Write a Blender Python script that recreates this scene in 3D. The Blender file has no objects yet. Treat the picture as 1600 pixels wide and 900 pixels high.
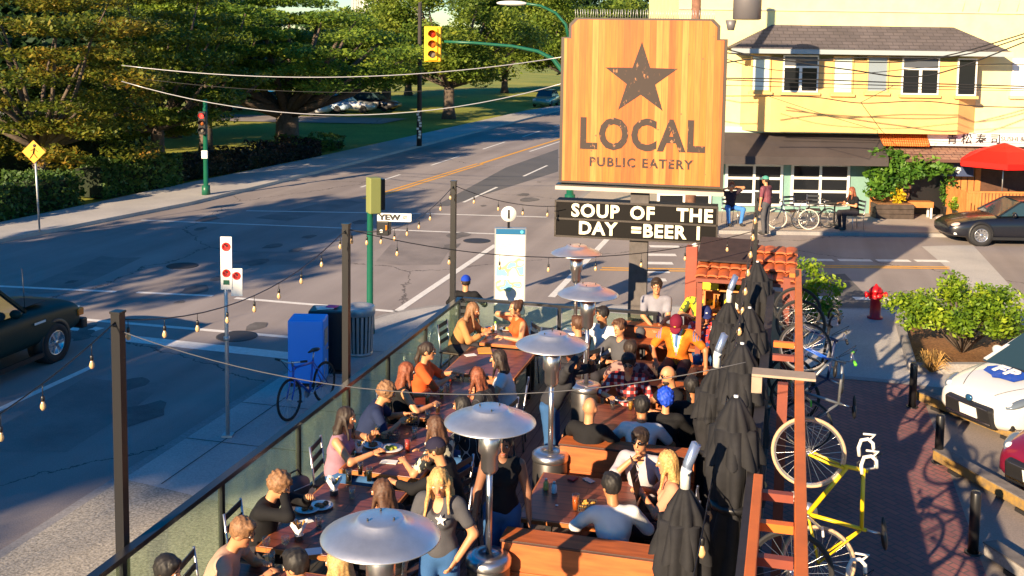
import bpy, bmesh, math, random
import numpy as np
from mathutils import Vector, Matrix, Euler
from math import sin, cos, pi, radians, sqrt, atan2
random.seed(7); rng = np.random.default_rng(7)
S = bpy.context.scene; COL = S.collection
# ---------------------------------------------------------------- camera
CAM_H, FPX, PITCH, ROLL, YAW = 6.2, 1700.0, radians(5.5), radians(.8), radians(14.5)
PPY = 60 + FPX * math.tan(PITCH)
Fh = Vector((-sin(YAW), cos(YAW), 0)); Rh = Vector((cos(YAW), sin(YAW), 0)); Zu = Vector((0, 0, 1))
FW = Fh * cos(PITCH) - Zu * sin(PITCH); UP = Fh * sin(PITCH) + Zu * cos(PITCH)
RI = Rh * cos(ROLL) + UP * sin(ROLL); UI = UP * cos(ROLL) - Rh * sin(ROLL)
CAMP = Vector((0, 0, CAM_H))
cd = bpy.data.cameras.new('camera'); cam = bpy.data.objects.new('camera', cd); COL.objects.link(cam)
m = Matrix((RI, UI, -FW)).transposed().to_4x4(); m.translation = CAMP; cam.matrix_world = m
cd.sensor_width = 36; cd.lens = 36 * FPX / 1600; cd.shift_y = (PPY - 450) / 1600
cd.clip_start = .1; cd.clip_end = 3000; S.camera = cam
# ---------------------------------------------------------------- light
SUN_EL = radians(19); SD = Vector((.317, .948, 0)).normalized()
w = bpy.data.worlds.new('World'); S.world = w; w.use_nodes = True
nt = w.node_tree; bg = nt.nodes['Background']; sk = nt.nodes.new('ShaderNodeTexSky')
sk.sky_type = 'NISHITA'; sk.sun_disc = False; sk.sun_elevation = SUN_EL; sk.sun_rotation = math.atan2(-SD.x, -SD.y)
sk.air_density = 1.; sk.dust_density = .2; sk.ozone_density = 4.
hs = nt.nodes.new('ShaderNodeHueSaturation'); hs.inputs['Saturation'].default_value = 1.7; nt.links.new(sk.outputs[0], hs.inputs['Color'])
nt.links.new(hs.outputs[0], bg.inputs[0]); bg.inputs[1].default_value = .07
sl = bpy.data.lights.new('sun', 'SUN'); sl.energy = 5; sl.angle = radians(.5); sl.color = (1, .76, .48)
so = bpy.data.objects.new('sun', sl); COL.objects.link(so)
so.rotation_euler = Vector((SD.x * cos(SUN_EL), SD.y * cos(SUN_EL), -sin(SUN_EL))).to_track_quat('-Z', 'Y').to_euler()
vs = S.view_settings; vs.view_transform = 'Standard'; vs.look = 'None'; vs.exposure = 1.35; vs.gamma = 1; vs.use_curve_mapping = False
# ---------------------------------------------------------------- helpers
def ray(px, py): return FW * FPX + RI * (px - 800) + UI * (PPY - py)
def at(px, py, z=0.):
    d = ray(px, py); p = CAMP + d * ((z - CAM_H) / d.z); return Vector((p.x, p.y, z))
def at_y(px, py, D):
    d = ray(px, py); return CAMP + d * (D / d.dot(Fh))
def R(d): return radians(d)
MATS = {}
def mat(name, col, rough=.6, metal=0., var=.0, vs=6., bump=0., bs=60., col2=None, spec=.5, trans=0., emit=None, es=1., coat=0., alpha=1.):
    if name in MATS: return MATS[name]
    m = bpy.data.materials.new(name); m.use_nodes = True; N = m.node_tree; P = N.nodes['Principled BSDF']
    c = tuple(col) + (1,); P.inputs['Base Color'].default_value = c; P.inputs['Roughness'].default_value = rough
    P.inputs['Metallic'].default_value = metal; P.inputs['Specular IOR Level'].default_value = spec
    if trans: P.inputs['Transmission Weight'].default_value = trans
    if coat: P.inputs['Coat Weight'].default_value = coat; P.inputs['Coat Roughness'].default_value = .05
    if alpha < 1: P.inputs['Alpha'].default_value = alpha
    if emit: P.inputs['Emission Color'].default_value = tuple(emit) + (1,); P.inputs['Emission Strength'].default_value = es
    if var or col2 or bump:
        tc = N.nodes.new('ShaderNodeTexCoord')
    if var or col2:
        n = N.nodes.new('ShaderNodeTexNoise'); n.inputs['Scale'].default_value = vs; n.inputs['Detail'].default_value = 5; n.inputs['Roughness'].default_value = .65
        N.links.new(tc.outputs['Object'], n.inputs['Vector'])
        r = N.nodes.new('ShaderNodeValToRGB'); a, b = r.color_ramp.elements; a.position = .3; b.position = .7
        if col2: a.color = c; b.color = tuple(col2) + (1,)
        else: a.color = tuple(x * (1 - var) for x in col) + (1,); b.color = tuple(min(1, x * (1 + var)) for x in col) + (1,)
        N.links.new(n.outputs['Fac'], r.inputs['Fac']); N.links.new(r.outputs['Color'], P.inputs['Base Color'])
    if bump:
        n2 = N.nodes.new('ShaderNodeTexNoise'); n2.inputs['Scale'].default_value = bs; n2.inputs['Detail'].default_value = 3
        N.links.new(tc.outputs['Object'], n2.inputs['Vector']); bp = N.nodes.new('ShaderNodeBump'); bp.inputs['Strength'].default_value = bump
        bp.inputs['Distance'].default_value = .01
        N.links.new(n2.outputs['Fac'], bp.inputs['Height']); N.links.new(bp.outputs['Normal'], P.inputs['Normal'])
    MATS[name] = m; return m
def nodes(name):
    m = bpy.data.materials.new(name); m.use_nodes = True; MATS[name] = m; N = m.node_tree
    return m, N, N.nodes['Principled BSDF']
class MB:
    def __init__(s): s.v = []; s.f = []; s.m = []; s.sm = []; s.cur = 0
    def add(s, vs, fs, smooth=False):
        o = len(s.v); s.v += [tuple(p) for p in vs]
        for f in fs: s.f.append(tuple(i + o for i in f)); s.m.append(s.cur); s.sm.append(smooth)
        return s
    def box(s, c, d, rz=0., rx=0., ry=0., taper=1.):
        M = Euler((rx, ry, rz)).to_matrix(); c = Vector(c); vs = []
        for z in (-.5, .5):
            t = taper if z > 0 else 1
            for x, y in ((-.5, -.5), (.5, -.5), (.5, .5), (-.5, .5)): vs.append(c + M @ Vector((x * d[0] * t, y * d[1] * t, z * d[2])))
        return s.add(vs, [(0, 3, 2, 1), (4, 5, 6, 7), (0, 1, 5, 4), (1, 2, 6, 5), (2, 3, 7, 6), (3, 0, 4, 7)])
    def bb(s, a, b): return s.box([(a[i] + b[i]) / 2 for i in range(3)], [abs(b[i] - a[i]) for i in range(3)])
    def beam(s, a, b, w, h, up=(0, 0, 1)):
        a = Vector(a); b = Vector(b); d = (b - a).normalized(); x = d.cross(Vector(up))
        x = x.normalized() if x.length > 1e-4 else Vector((1, 0, 0)); z = x.cross(d); vs = []
        for p in (a, b):
            for i, j in ((-.5, -.5), (.5, -.5), (.5, .5), (-.5, .5)): vs.append(p + x * w * i + z * h * j)
        return s.add(vs, [(0, 3, 2, 1), (4, 5, 6, 7), (0, 1, 5, 4), (1, 2, 6, 5), (2, 3, 7, 6), (3, 0, 4, 7)])
    def tube(s, path, r, n=8, cap=True, sx=1.):
        path = [Vector(p) for p in path]; k = len(path); rs = r if isinstance(r, (list, tuple)) else [r] * k; vs = []; prev = None
        for i, p in enumerate(path):
            d = (path[min(i + 1, k - 1)] - path[max(i - 1, 0)])
            if d.length < 1e-9: d = Vector((0, 0, 1))
            d.normalize()
            x = (prev - d * prev.dot(d)) if prev is not None else d.orthogonal()
            if x.length < 1e-6: x = d.orthogonal()
            x.normalize(); prev = x; y = d.cross(x)
            for j in range(n): a = 2 * pi * j / n; vs.append(p + x * cos(a) * rs[i] * sx + y * sin(a) * rs[i])
        fs = [(i * n + j, i * n + (j + 1) % n, (i + 1) * n + (j + 1) % n, (i + 1) * n + j) for i in range(k - 1) for j in range(n)]
        if cap: fs += [tuple(range(n))[::-1], tuple((k - 1) * n + j for j in range(n))]
        return s.add(vs, fs, True)
    def lathe(s, prof, c=(0, 0, 0), n=20, M=None, smooth=True):
        c = Vector(c); vs = []
        for r_, z in prof:
            for j in range(n):
                a = 2 * pi * j / n; p = Vector((r_ * cos(a), r_ * sin(a), z)); vs.append(c + (M @ p if M else p))
        k = len(prof)
        fs = [(i * n + j, i * n + (j + 1) % n, (i + 1) * n + (j + 1) % n, (i + 1) * n + j) for i in range(k - 1) for j in range(n)]
        fs += [tuple(range(n))[::-1], tuple((k - 1) * n + j for j in range(n))]
        return s.add(vs, fs, smooth)
    def ell(s, c, r, n=10, k=7, M=None):
        return s.lathe([(max(1e-4, sin(pi * i / k)) * 1., -cos(pi * i / k)) for i in range(k + 1)], c, n, (M or Matrix.Identity(3)) @ Matrix.Diagonal(Vector(r)))
    def prism(s, pts, z0, z1):
        n = len(pts); a = sum(pts[i][0] * pts[(i + 1) % n][1] - pts[(i + 1) % n][0] * pts[i][1] for i in range(n))
        if a < 0: pts = pts[::-1]
        vs = [(p[0], p[1], z0) for p in pts] + [(p[0], p[1], z1) for p in pts]
        return s.add(vs, [tuple(range(n))[::-1], tuple(range(n, 2 * n))] + [(i, (i + 1) % n, (i + 1) % n + n, i + n) for i in range(n)])
    def poly(s, pts, z=0.): return s.add([(p[0], p[1], p[2] if len(p) > 2 else z) for p in pts], [tuple(range(len(pts)))])
    def strip(s, a, b, w, z):
        a = Vector(a[:2]); b = Vector(b[:2]); d = (b - a).normalized(); n = Vector((-d.y, d.x)) * w / 2
        return s.add([(*(a - n), z), (*(b - n), z), (*(b + n), z), (*(a + n), z)], [(0, 1, 2, 3)])
    def xf(s, M, i0=0):
        s.v = s.v[:i0] + [tuple(M @ Vector(p)) for p in s.v[i0:]]; return s
    def build(s, name, ms, parent=None, bevel=0., loc=None, rz=0., **tags):
        me = bpy.data.meshes.new(name); me.from_pydata(s.v, [], s.f)
        for m_ in (ms if isinstance(ms, (list, tuple)) else [ms]): me.materials.append(m_)
        me.polygons.foreach_set('use_smooth', s.sm); me.polygons.foreach_set('material_index', s.m); me.update()
        o = bpy.data.objects.new(name, me); COL.objects.link(o)
        if parent: o.parent = parent
        if loc is not None: o.location = loc
        o.rotation_euler.z = rz
        if bevel:
            b = o.modifiers.new('bevel', 'BEVEL'); b.width = bevel; b.segments = 2; b.limit_method = 'ANGLE'
        return tag(o, **tags)
def tag(o, label=None, cat=None, group=None, kind=None):
    if label: o['label'] = label
    if cat: o['category'] = cat
    if group: o['group'] = group
    if kind: o['kind'] = kind
    return o
def thing(name, label, cat, loc=(0, 0, 0), rz=0., group=None):
    o = bpy.data.objects.new(name, None); COL.objects.link(o); o.location = loc; o.rotation_euler.z = rz; o.empty_display_size = .1
    return tag(o, label, cat, group)
def copy_tree(o, loc=None, rz=None, label=None, parent=None):
    c = o.copy(); COL.objects.link(c)
    if parent: c.parent = parent
    if loc is not None: c.location = loc
    if rz is not None: c.rotation_euler.z = rz
    if label: c['label'] = label
    for ch in o.children: copy_tree(ch, parent=c)
    return c
def npmesh(name, V, Fq, ms, parent=None, smooth=False, mi=None):
    me = bpy.data.meshes.new(name); V = np.asarray(V, np.float32); Fq = np.asarray(Fq, np.int32); n, k = Fq.shape
    me.vertices.add(len(V)); me.vertices.foreach_set('co', V.ravel()); me.loops.add(n * k); me.loops.foreach_set('vertex_index', Fq.ravel())
    me.polygons.add(n); me.polygons.foreach_set('loop_start', np.arange(0, n * k, k, dtype=np.int32))
    if smooth: me.polygons.foreach_set('use_smooth', np.ones(n, bool))
    for m_ in (ms if isinstance(ms, (list, tuple)) else [ms]): me.materials.append(m_)
    if mi is not None: me.polygons.foreach_set('material_index', np.asarray(mi, np.int32))
    me.update(calc_edges=True); me.validate()
    o = bpy.data.objects.new(name, me); COL.objects.link(o)
    if parent: o.parent = parent
    return o
def text(s, size, m_, parent, M, name='lettering', bold=0., ext=.004, sx=1., sp=1., align='CENTER'):
    c = bpy.data.curves.new(name, 'FONT'); c.body = s; c.size = size; c.extrude = ext; c.offset = bold; c.align_x = align; c.align_y = 'CENTER'; c.space_character = sp; c.resolution_u = 3
    t = bpy.data.objects.new(name, c); COL.objects.link(t); dg = bpy.context.evaluated_depsgraph_get()
    me = bpy.data.meshes.new_from_object(t.evaluated_get(dg)); bpy.data.objects.remove(t); bpy.data.curves.remove(c)
    me.transform(M @ Matrix.Diagonal((sx, 1, 1, 1))); me.materials.clear(); me.materials.append(m_)
    o = bpy.data.objects.new(name, me); COL.objects.link(o)
    if parent: o.parent = parent
    return o
UPR = Matrix.Rotation(pi / 2, 4, 'X')      # text upright, facing -y
def TR(x, y, z): return Matrix.Translation((x, y, z))
# ================================================================ ground
def ground_mat(name, c1, c2, scale=.35, fine=40., rough=.9, bump=.25, crack=0., fa=.18):
    m_, N, P = nodes(name); L = N.links
    tc = N.nodes.new('ShaderNodeTexCoord')
    def noise(sc, det=6, ro=.6):
        n = N.nodes.new('ShaderNodeTexNoise'); n.inputs['Scale'].default_value = sc; n.inputs['Detail'].default_value = det; n.inputs['Roughness'].default_value = ro
        L.new(tc.outputs['Object'], n.inputs['Vector']); return n
    a = noise(scale); b = noise(fine, 3)
    r = N.nodes.new('ShaderNodeValToRGB'); e = r.color_ramp.elements; e[0].position = .32; e[1].position = .68; e[0].color = (*c1, 1); e[1].color = (*c2, 1)
    
    if crack:
        m3 = N.nodes.new('ShaderNodeMapping'); m3.inputs['Scale'].default_value = (1.1, .05, 1); L.new(tc.outputs['Object'], m3.inputs[0]); s3 = N.nodes.new('ShaderNodeTexNoise'); s3.inputs['Scale'].default_value = 1; s3.inputs['Detail'].default_value = 6; L.new(m3.outputs[0], s3.inputs['Vector'])
        av = N.nodes.new('ShaderNodeMix'); av.inputs['Factor'].default_value = .55; L.new(a.outputs['Fac'], av.inputs[2]); L.new(s3.outputs['Fac'], av.inputs[3]); L.new(av.outputs[0], r.inputs['Fac'])
    else: L.new(a.outputs['Fac'], r.inputs['Fac'])
    mp = N.nodes.new('ShaderNodeMapRange'); mp.inputs['From Min'].default_value = .3; mp.inputs['From Max'].default_value = .7
    mp.inputs['To Min'].default_value = 1 - fa; mp.inputs['To Max'].default_value = 1 + fa; L.new(b.outputs['Fac'], mp.inputs['Value'])
    mx = N.nodes.new('ShaderNodeMix'); mx.data_type = 'RGBA'; mx.blend_type = 'MULTIPLY'; mx.inputs['Factor'].default_value = 1
    L.new(r.outputs['Color'], mx.inputs[6]); L.new(mp.outputs['Result'], mx.inputs[7]); out = mx.outputs[2]
    if crack:
        vo = N.nodes.new('ShaderNodeTexVoronoi'); vo.feature = 'DISTANCE_TO_EDGE'; vo.inputs['Scale'].default_value = .22
        wp = noise(.45, 8, .7); ad = N.nodes.new('ShaderNodeMix'); ad.data_type = 'VECTOR'; ad.inputs['Factor'].default_value = .6
        L.new(tc.outputs['Object'], ad.inputs[4]); L.new(wp.outputs['Color'], ad.inputs[5]); L.new(ad.outputs[1], vo.inputs['Vector'])
        lt = N.nodes.new('ShaderNodeMath'); lt.operation = 'LESS_THAN'; lt.inputs[1].default_value = crack; L.new(vo.outputs['Distance'], lt.inputs[0])
        m2 = N.nodes.new('ShaderNodeMix'); m2.data_type = 'RGBA'; L.new(lt.outputs[0], m2.inputs['Factor']); L.new(out, m2.inputs[6]); m2.inputs[7].default_value = (c1[0] * .45, c1[1] * .45, c1[2] * .45, 1); out = m2.outputs[2]
    L.new(out, P.inputs['Base Color']); P.inputs['Roughness'].default_value = rough; P.inputs['Specular IOR Level'].default_value = .3
    bp = N.nodes.new('ShaderNodeBump'); bp.inputs['Strength'].default_value = bump; bp.inputs['Distance'].default_value = .01; L.new(b.outputs['Fac'], bp.inputs['Height']); L.new(bp.outputs['Normal'], P.inputs['Normal'])
    return m_
ASPH = ground_mat('asphalt', (.205, .176, .17), (.35, .305, .29), .25, 55, crack=.0016)
CONC = ground_mat('concrete', (.36, .345, .34), (.48, .455, .43), .5, 45)
AGGR = ground_mat('aggregate', (.30, .27, .23), (.40, .36, .30), .6, 30, fa=.5, bump=.6)
KERB = ground_mat('kerb_stone', (.24, .23, .23), (.32, .30, .29), .9, 30)
LAWN = ground_mat('lawn', (.14, .20, .03), (.36, .33, .05), .12, 12, fa=.4, bump=.8)
SOIL = ground_mat('soil', (.16, .075, .03), (.24, .12, .05), 1.5, 25, fa=.5, bump=.9)
def brick_mat(name, c1, c2, mortar, sc=1., rot=0., ms=.012, bw=.22, rh=.11, rough=.85):
    m_, N, P = nodes(name); L = N.links; tc = N.nodes.new('ShaderNodeTexCoord'); mp = N.nodes.new('ShaderNodeMapping'); mp.inputs['Rotation'].default_value[2] = rot
    L.new(tc.outputs['Object'], mp.inputs[0]); b = N.nodes.new('ShaderNodeTexBrick'); b.inputs['Scale'].default_value = sc; b.inputs['Color1'].default_value = (*c1, 1); b.inputs['Color2'].default_value = (*c2, 1)
    b.inputs['Mortar'].default_value = (*mortar, 1); b.inputs['Mortar Size'].default_value = ms; b.inputs['Brick Width'].default_value = bw; b.inputs['Row Height'].default_value = rh
    L.new(mp.outputs[0], b.inputs['Vector'])
    n = N.nodes.new('ShaderNodeTexNoise'); n.inputs['Scale'].default_value = 1.2; n.inputs['Detail'].default_value = 6; L.new(tc.outputs['Object'], n.inputs['Vector'])
    mr = N.nodes.new('ShaderNodeMapRange'); mr.inputs['To Min'].default_value = .6; mr.inputs['To Max'].default_value = 1.4; L.new(n.outputs['Fac'], mr.inputs['Value'])
    mx = N.nodes.new('ShaderNodeMix'); mx.data_type = 'RGBA'; mx.blend_type = 'MULTIPLY'; mx.inputs['Factor'].default_value = 1; L.new(b.outputs['Color'], mx.inputs[6]); L.new(mr.outputs[0], mx.inputs[7])
    L.new(mx.outputs[2], P.inputs['Base Color']); P.inputs['Roughness'].default_value = rough
    bp = N.nodes.new('ShaderNodeBump'); bp.inputs['Strength'].default_value = .4; bp.inputs['Distance'].default_value = .006; L.new(b.outputs['Fac'], bp.inputs['Height']); bp.invert = True; L.new(bp.outputs['Normal'], P.inputs['Normal'])
    return m_
BRICK = brick_mat('brick_pavers', (.30, .115, .105), (.22, .09, .095), (.12, .08, .085), rot=R(45))
PAINT = mat('white_road_paint', (.80, .78, .75), .8, col2=(.62, .60, .57), vs=9)
PAINTY = mat('yellow_road_paint', (.85, .40, .03), .8, col2=(.62, .30, .05), vs=9)
MB().poly([(-400, -300), (400, -300), (400, 900), (-400, 900)], -.03).build('ground', LAWN, kind='structure')
MB().poly([(-24.4, -60), (90, -60), (90, 130), (-14, 130), (-19.6, 90), (-20.56, 49.5), (-20.9, 39.6), (-21.1, 35), (-22.4, 27), (-24.4, 10)], 0).build('road', ASPH, kind='structure')
# far (park side) sidewalk with kerb
fk = [(-26.4, -60), (-24.4, 10), (-22.4, 27), (-21.1, 35), (-20.9, 39.6), (-20.56, 49.5), (-19.6, 90), (-14, 130)]
fb = [(-28.4, -60), (-26.6, 10), (-24.6, 27), (-24.2, 33), (-24.0, 39), (-23.2, 49.5), (-22.0, 90), (-16.5, 130)]
m = MB()
for a, b, c, d in zip(fk, fk[1:], fb[1:], fb): m.prism([a, b, c, d], -.02, .12)
m.build('park_sidewalk', CONC, kind='structure')
# near block: sidewalk, kerb, plaza
arc = [(-5.65 + 3.2 * cos(R(t)), 20.75 + 3.2 * sin(R(t))) for t in range(180, 94, -12)]
near = [(-8.85, -40)] + arc + [(-2, 24.98), (1.2, 25.78), (8, 27.55), (30, 33.2), (30, -40)]
MB().prism(near, -.02, .115).build('kerb', KERB, kind='structure')
def inset(pts, d):
    out = []
    for i, p in enumerate(pts):
        a = Vector(pts[max(i - 1, 0)]); b = Vector(pts[min(i + 1, len(pts) - 1)]); t = (b - a).normalized(); out.append((p[0] + t.y * d, p[1] - t.x * d))
    return out
ins = inset(near[:-2], .16) 
sw = [(-8.69, -40)] + ins[1:-1] + [(9, 27.6), (9, 20.2), (.3, 20.2), (.3, 19), (-5.5, 19), (-5.5, -40)]
MB().poly(sw, .122).build('sidewalk', CONC, kind='structure')
MB().poly([(-8.69, -40), (-5.5, -40), (-5.5, 12.05), (-8.69, 12.6)], .127).build('sidewalk_aggregate', AGGR, kind='structure')
m = MB()
for u_ in (14.2, 15.9, 17.6, 19.3): m.strip((-8.69, u_), (-5.9, u_), .02, .127)
m.strip((-8.1, 12.6), (-8.1, 20), .02, .127)
m.build('sidewalk_joints', mat('joint', (.09, .085, .085), .95), kind='structure')
MB().poly([(-.6, -10), (2.35, -10), (2.35, 20.2), (-.6, 20.2)], .124).build('brick_plaza', BRICK, kind='structure')
MB().poly([(2.35, -10), (30, -10), (30, 33), (9, 27.4), (9, 20.19), (2.35, 20.19)], .122).build('parking_lot', ground_mat('lot_asphalt', (.20, .17, .15), (.29, .24, .21), .4, 40), kind='structure')
MB().strip((.3, 20.3), (2.4, 20.3), .18, .1285).build('paver_edge', KERB, kind='structure')
# far block sidewalk (north side of the cross street)
k0 = at(862, 333); kr = at(1480, 371)
dx = Rh.xy
b0 = Vector((k0.x + 1.2, k0.y + .0)); 
far = [(-7.9, 38.6), (-7.4, 36.2), (-5.9, 34.75), (-2.05, 35.35), (5, 37.15), (40, 46.2), (40, 60), (-9.5, 130), (-6.4, 130), (-8.1, 60)]
far = [(-8.1, 60), (-7.9, 38.6), (-7.4, 36.2), (-5.9, 34.75), (-2.05, 35.35), (5, 37.15), (40, 46.2), (40, 60)]
MB().prism(far, -.02, .115).build('far_kerb', KERB, kind='structure')
MB().poly([(-7.9, 60), (-7.72, 38.6), (-7.25, 36.35), (-5.9, 34.93), (-2.05, 35.53), (5, 37.33), (40, 46.4), (40, 60)], .121).build('far_sidewalk', ground_mat('far_conc', (.36, .30, .25), (.46, .39, .33), .6, 40), kind='structure')
MB().poly([(-8.1, 60), (-8.1, 130), (40, 130), (40, 60)], .1).build('far_lawn', LAWN, kind='structure')
# markings
m = MB(); Z = .005
m.strip((-8.53, 22.75), (-8.53, 31.2), .18, Z)              # crosswalk over the side street
m.strip((-5.48, 25.2), (-5.48, 33.8), .18, Z)
m.strip((-8.45, 22.75), (-12.6, 22.8), .16, Z)              # crosswalk over the avenue
m.strip((-8.9, 18.9), (-13.1, 19.05), .42, Z)
m.strip((-9.3, 20.12), (-14.9, 20.06), .16, Z)
m.strip((-13.2, 22.83), (-15.1, 22.6), .16, Z); m.strip((-15.6, 22.5), (-19.4, 22.05), .16, Z); m.strip((-19.8, 22), (-22.2, 21.7), .16, Z)
m.strip((-13.9, 19.4), (-14.9, 19.5), .4, Z)
m.strip((-12.47, -20), (-12.47, 17.2), .14, Z)
for i in range(7): m.strip((-18.3, -2 + i * 6.), (-18.4, 1 + i * 6.), .12, Z) if i < 4 else None
m.strip((-8.6, 33.0), (-13.2, 32.5), .14, Z); m.strip((-13.7, 32.4), (-20.9, 31.6), .14, Z)
m.strip((-8.2, 36.7), (-12.4, 36.0), .14, Z); m.strip((-12.6, 35.95), (-18.6, 34.5), .14, Z)
for i in range(9):
    a = 39 + i * 8.4; m.strip((-11.95 + i * .25, a), (-11.87 + i * .25, a + 4.5), .12, Z)
    m.strip((-17.15 + i * .2, 41.5 + i * 8.4), (-17.1 + i * .2, 46 + i * 8.4), .12, Z)
m.strip((-14.0, 58), (-12.6, 84), .12, Z)
m.strip((.2, 27.0), (1.2, 27.25), .3, Z); m.strip((1.6, 27.35), (2.6, 27.6), .3, Z)
for i in range(4): q = at(1250 + i * 60, 406 + i * .5); m.strip(q, q + Rh * .95, .3, Z)
m.strip(at(950, 372), at(1012, 372), .3, Z)
for i in range(5): q = at(1015 - i * 7, 385 + i * 13); m.strip(q, q + Rh * .9, .35, Z)
m.build('road_markings', PAINT, kind='structure')
m = MB()
m.strip((-15.55, 38.6), (-14.75, 51.4), .14, Z); m.strip((-15.85, 38.6), (-15.05, 51.4), .14, Z); m.strip((-14.9, 51.4), (-13.5, 75), .2, Z)
for o in (0, .28):
    m.strip((-4.9, 28.45 + o + .2), (-.2, 29.65 + o + .2), .13, Z); m.strip(at(1240, 417 - o * 9), at(1484, 420 - o * 9), .12, Z)
m.build('yellow_road_lines', PAINTY, kind='structure')
m = MB()
q = [at(1440, 385), at(1520, 383), at(1600, 470), at(1600, 520)]
m.poly([(p.x, p.y) for p in q], .0045); m.build('concrete_strip', CONC, kind='structure')
m = MB()
q = [at(1240, 432), at(1320, 428), at(1382, 490), at(1250, 492)]
m.poly([(p.x, p.y) for p in q], .0042); m.build('road_shade_patch', ground_mat('dark_asphalt', (.10, .10, .105), (.13, .125, .13), .4, 50), kind='structure')  # shadow of the hut painted onto the road as darker asphalt
m = MB(); q = [at(870, 232), at(870, 285), at(745, 312), at(860, 238)]
m.poly([(p.x, p.y) for p in [at(790, 262), at(872, 233), at(872, 268), at(700, 322), at(680, 322)]], .0042); m.build('road_patch', MATS['dark_asphalt'], kind='structure')
m = MB()
for p in [(285, 415), (745, 376), (370, 525)]:
    q = at(*p, .008); m.lathe([(.42, -.01), (.42, 0), (.38, .001), (.001, .001)], q, 24)
m.build('manhole_covers', mat('iron', (.06, .055, .055), .6, .4, bump=.5, bs=30), kind='structure')

g_ = random.Random(12); m = MB(); DKA = MATS['dark_asphalt']
for (cx_, cy_, a_, b_, th_) in ((-13.5, 27.5, 1.6, .9, .3), (-10.6, 30.2, .9, 2.6, .2), (-16.5, 35.5, 2.4, .7, 1.4), (-11.2, 15.0, .8, 1.7, .1), (-17.6, 24, .6, 2.2, .15)):
    pts_ = [(cx_ + cos(th_) * a_ * x - sin(th_) * b_ * y, cy_ + sin(th_) * a_ * x + cos(th_) * b_ * y) for x, y in ((-1, -.9), (-.2, -1.05), (1, -.95), (1.05, .1), (.95, 1), (0, .92), (-1.02, 1.0))]; m.poly(pts_, .0038)
m.build('asphalt_repairs', ground_mat('repair_asphalt', (.17, .15, .148), (.27, .235, .225), .8, 60), kind='structure')
m = MB()
for i in range(26):
    cx_, cy_ = g_.choice(((-10.6, 0), (-14, 0), (-18, 0))); cx_ += g_.gauss(0, .35); cy_ = g_.uniform(12, 48); r_ = g_.uniform(.08, .4); m.poly([(cx_ + r_ * g_.uniform(.6, 1.1) * cos(2 * pi * k / 11), cy_ + 1.7 * r_ * g_.uniform(.6, 1.1) * sin(2 * pi * k / 11)) for k in range(11)], .0062 + i * .0001)
m.build('oil_stains', ground_mat('oil_asphalt', (.10, .092, .092), (.17, .155, .15), 2., 50), kind='structure')
# ================================================================ far building
DB = 38.7
def bp(px, py, off=0.):
    q = at_y(px, py, DB - off); return q.dot(Rh), q.z
YEL = mat('yellow_stucco', (.74, .66, .33), .9, var=.10, vs=1.6, bump=.25, bs=40)
TAN = mat('tan_stucco', (.72, .45, .17), .9, var=.10, vs=1.8, bump=.25, bs=40)
TEAL = mat('teal_wall', (.17, .31, .28), .7, var=.08)
TRIMW = mat('white_trim', (.75, .74, .70), .5); DARK = mat('dark_interior', (.012, .012, .014), .4)
GLASSD = mat('dark_window_glass', (.012, .014, .018), .08, spec=.35); BLIND = mat('pale_blind', (.62, .72, .66), .5); GBLIND = mat('grey_blind', (.22, .27, .32), .4)
SHING = brick_mat('dark_shingles', (.10, .085, .095), (.075, .065, .075), (.04, .035, .04), 1., 0, .012, .35, .16)
bld = thing('commercial_building', 'yellow two storey corner building with tan bay and dark shingle roof across the street', 'building', tuple(Fh * DB), YAW)
xl, _ = bp(1058, 100); xs, _ = bp(1369, 250)
_, zb = bp(1400, 207)
MB().bb((xl, 0, zb), (40, 8.5, 10.5)).build('wall', YEL, bld)
m = MB()
for px in (1505, 1530, 1560, 1590): x, z = bp(px, 0); m.tube([(x, -.03, z + .4), (x + .04, -.03, z - .1), (x - .02, -.03, z - .4)], .012, 5)
m.bb((xl, -.05, 7.3), (40, -.0, 7.36)); m.build('conduit', mat('grey_trim', (.45, .43, .35), .6), bld)
# bay
bx0, bz1 = bp(1160, 80); bx1, _ = bp(1528, 90); bd = .75; e = .004
MB().prism([(bx0, -e), (bx0 + .9, -bd), (bx1 - .9, -bd), (bx1, -e)], zb + .02, 5.62).build('bay_wall', TAN, bld)
zE = bp(1300, 77, bd)[1]; zR = bp(1300, 40)[1]; ex0 = bp(1140, 77, bd)[0]; ex1 = bp(1572, 80, bd)[0]; rx0 = bp(1206, 40)[0]; rx1 = bp(1490, 40)[0]
oy = -bd - .45
m = MB(); m.add([(ex0, oy, zE), (ex1, oy, zE), (ex1, 0, zE), (ex0, 0, zE), (rx0, -.01, zR), (rx1, -.01, zR)], [(0, 1, 5, 4), (1, 2, 5), (3, 0, 4), (3, 2, 1, 0)]); rf = m.build('bay_roof', SHING, bld)
MB().bb((ex0 - .03, oy - .08, zE - .17), (ex1 + .03, oy + .02, zE - .01)).build('gutter', mat('blue_grey_gutter', (.32, .36, .38), .5), rf)
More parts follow.
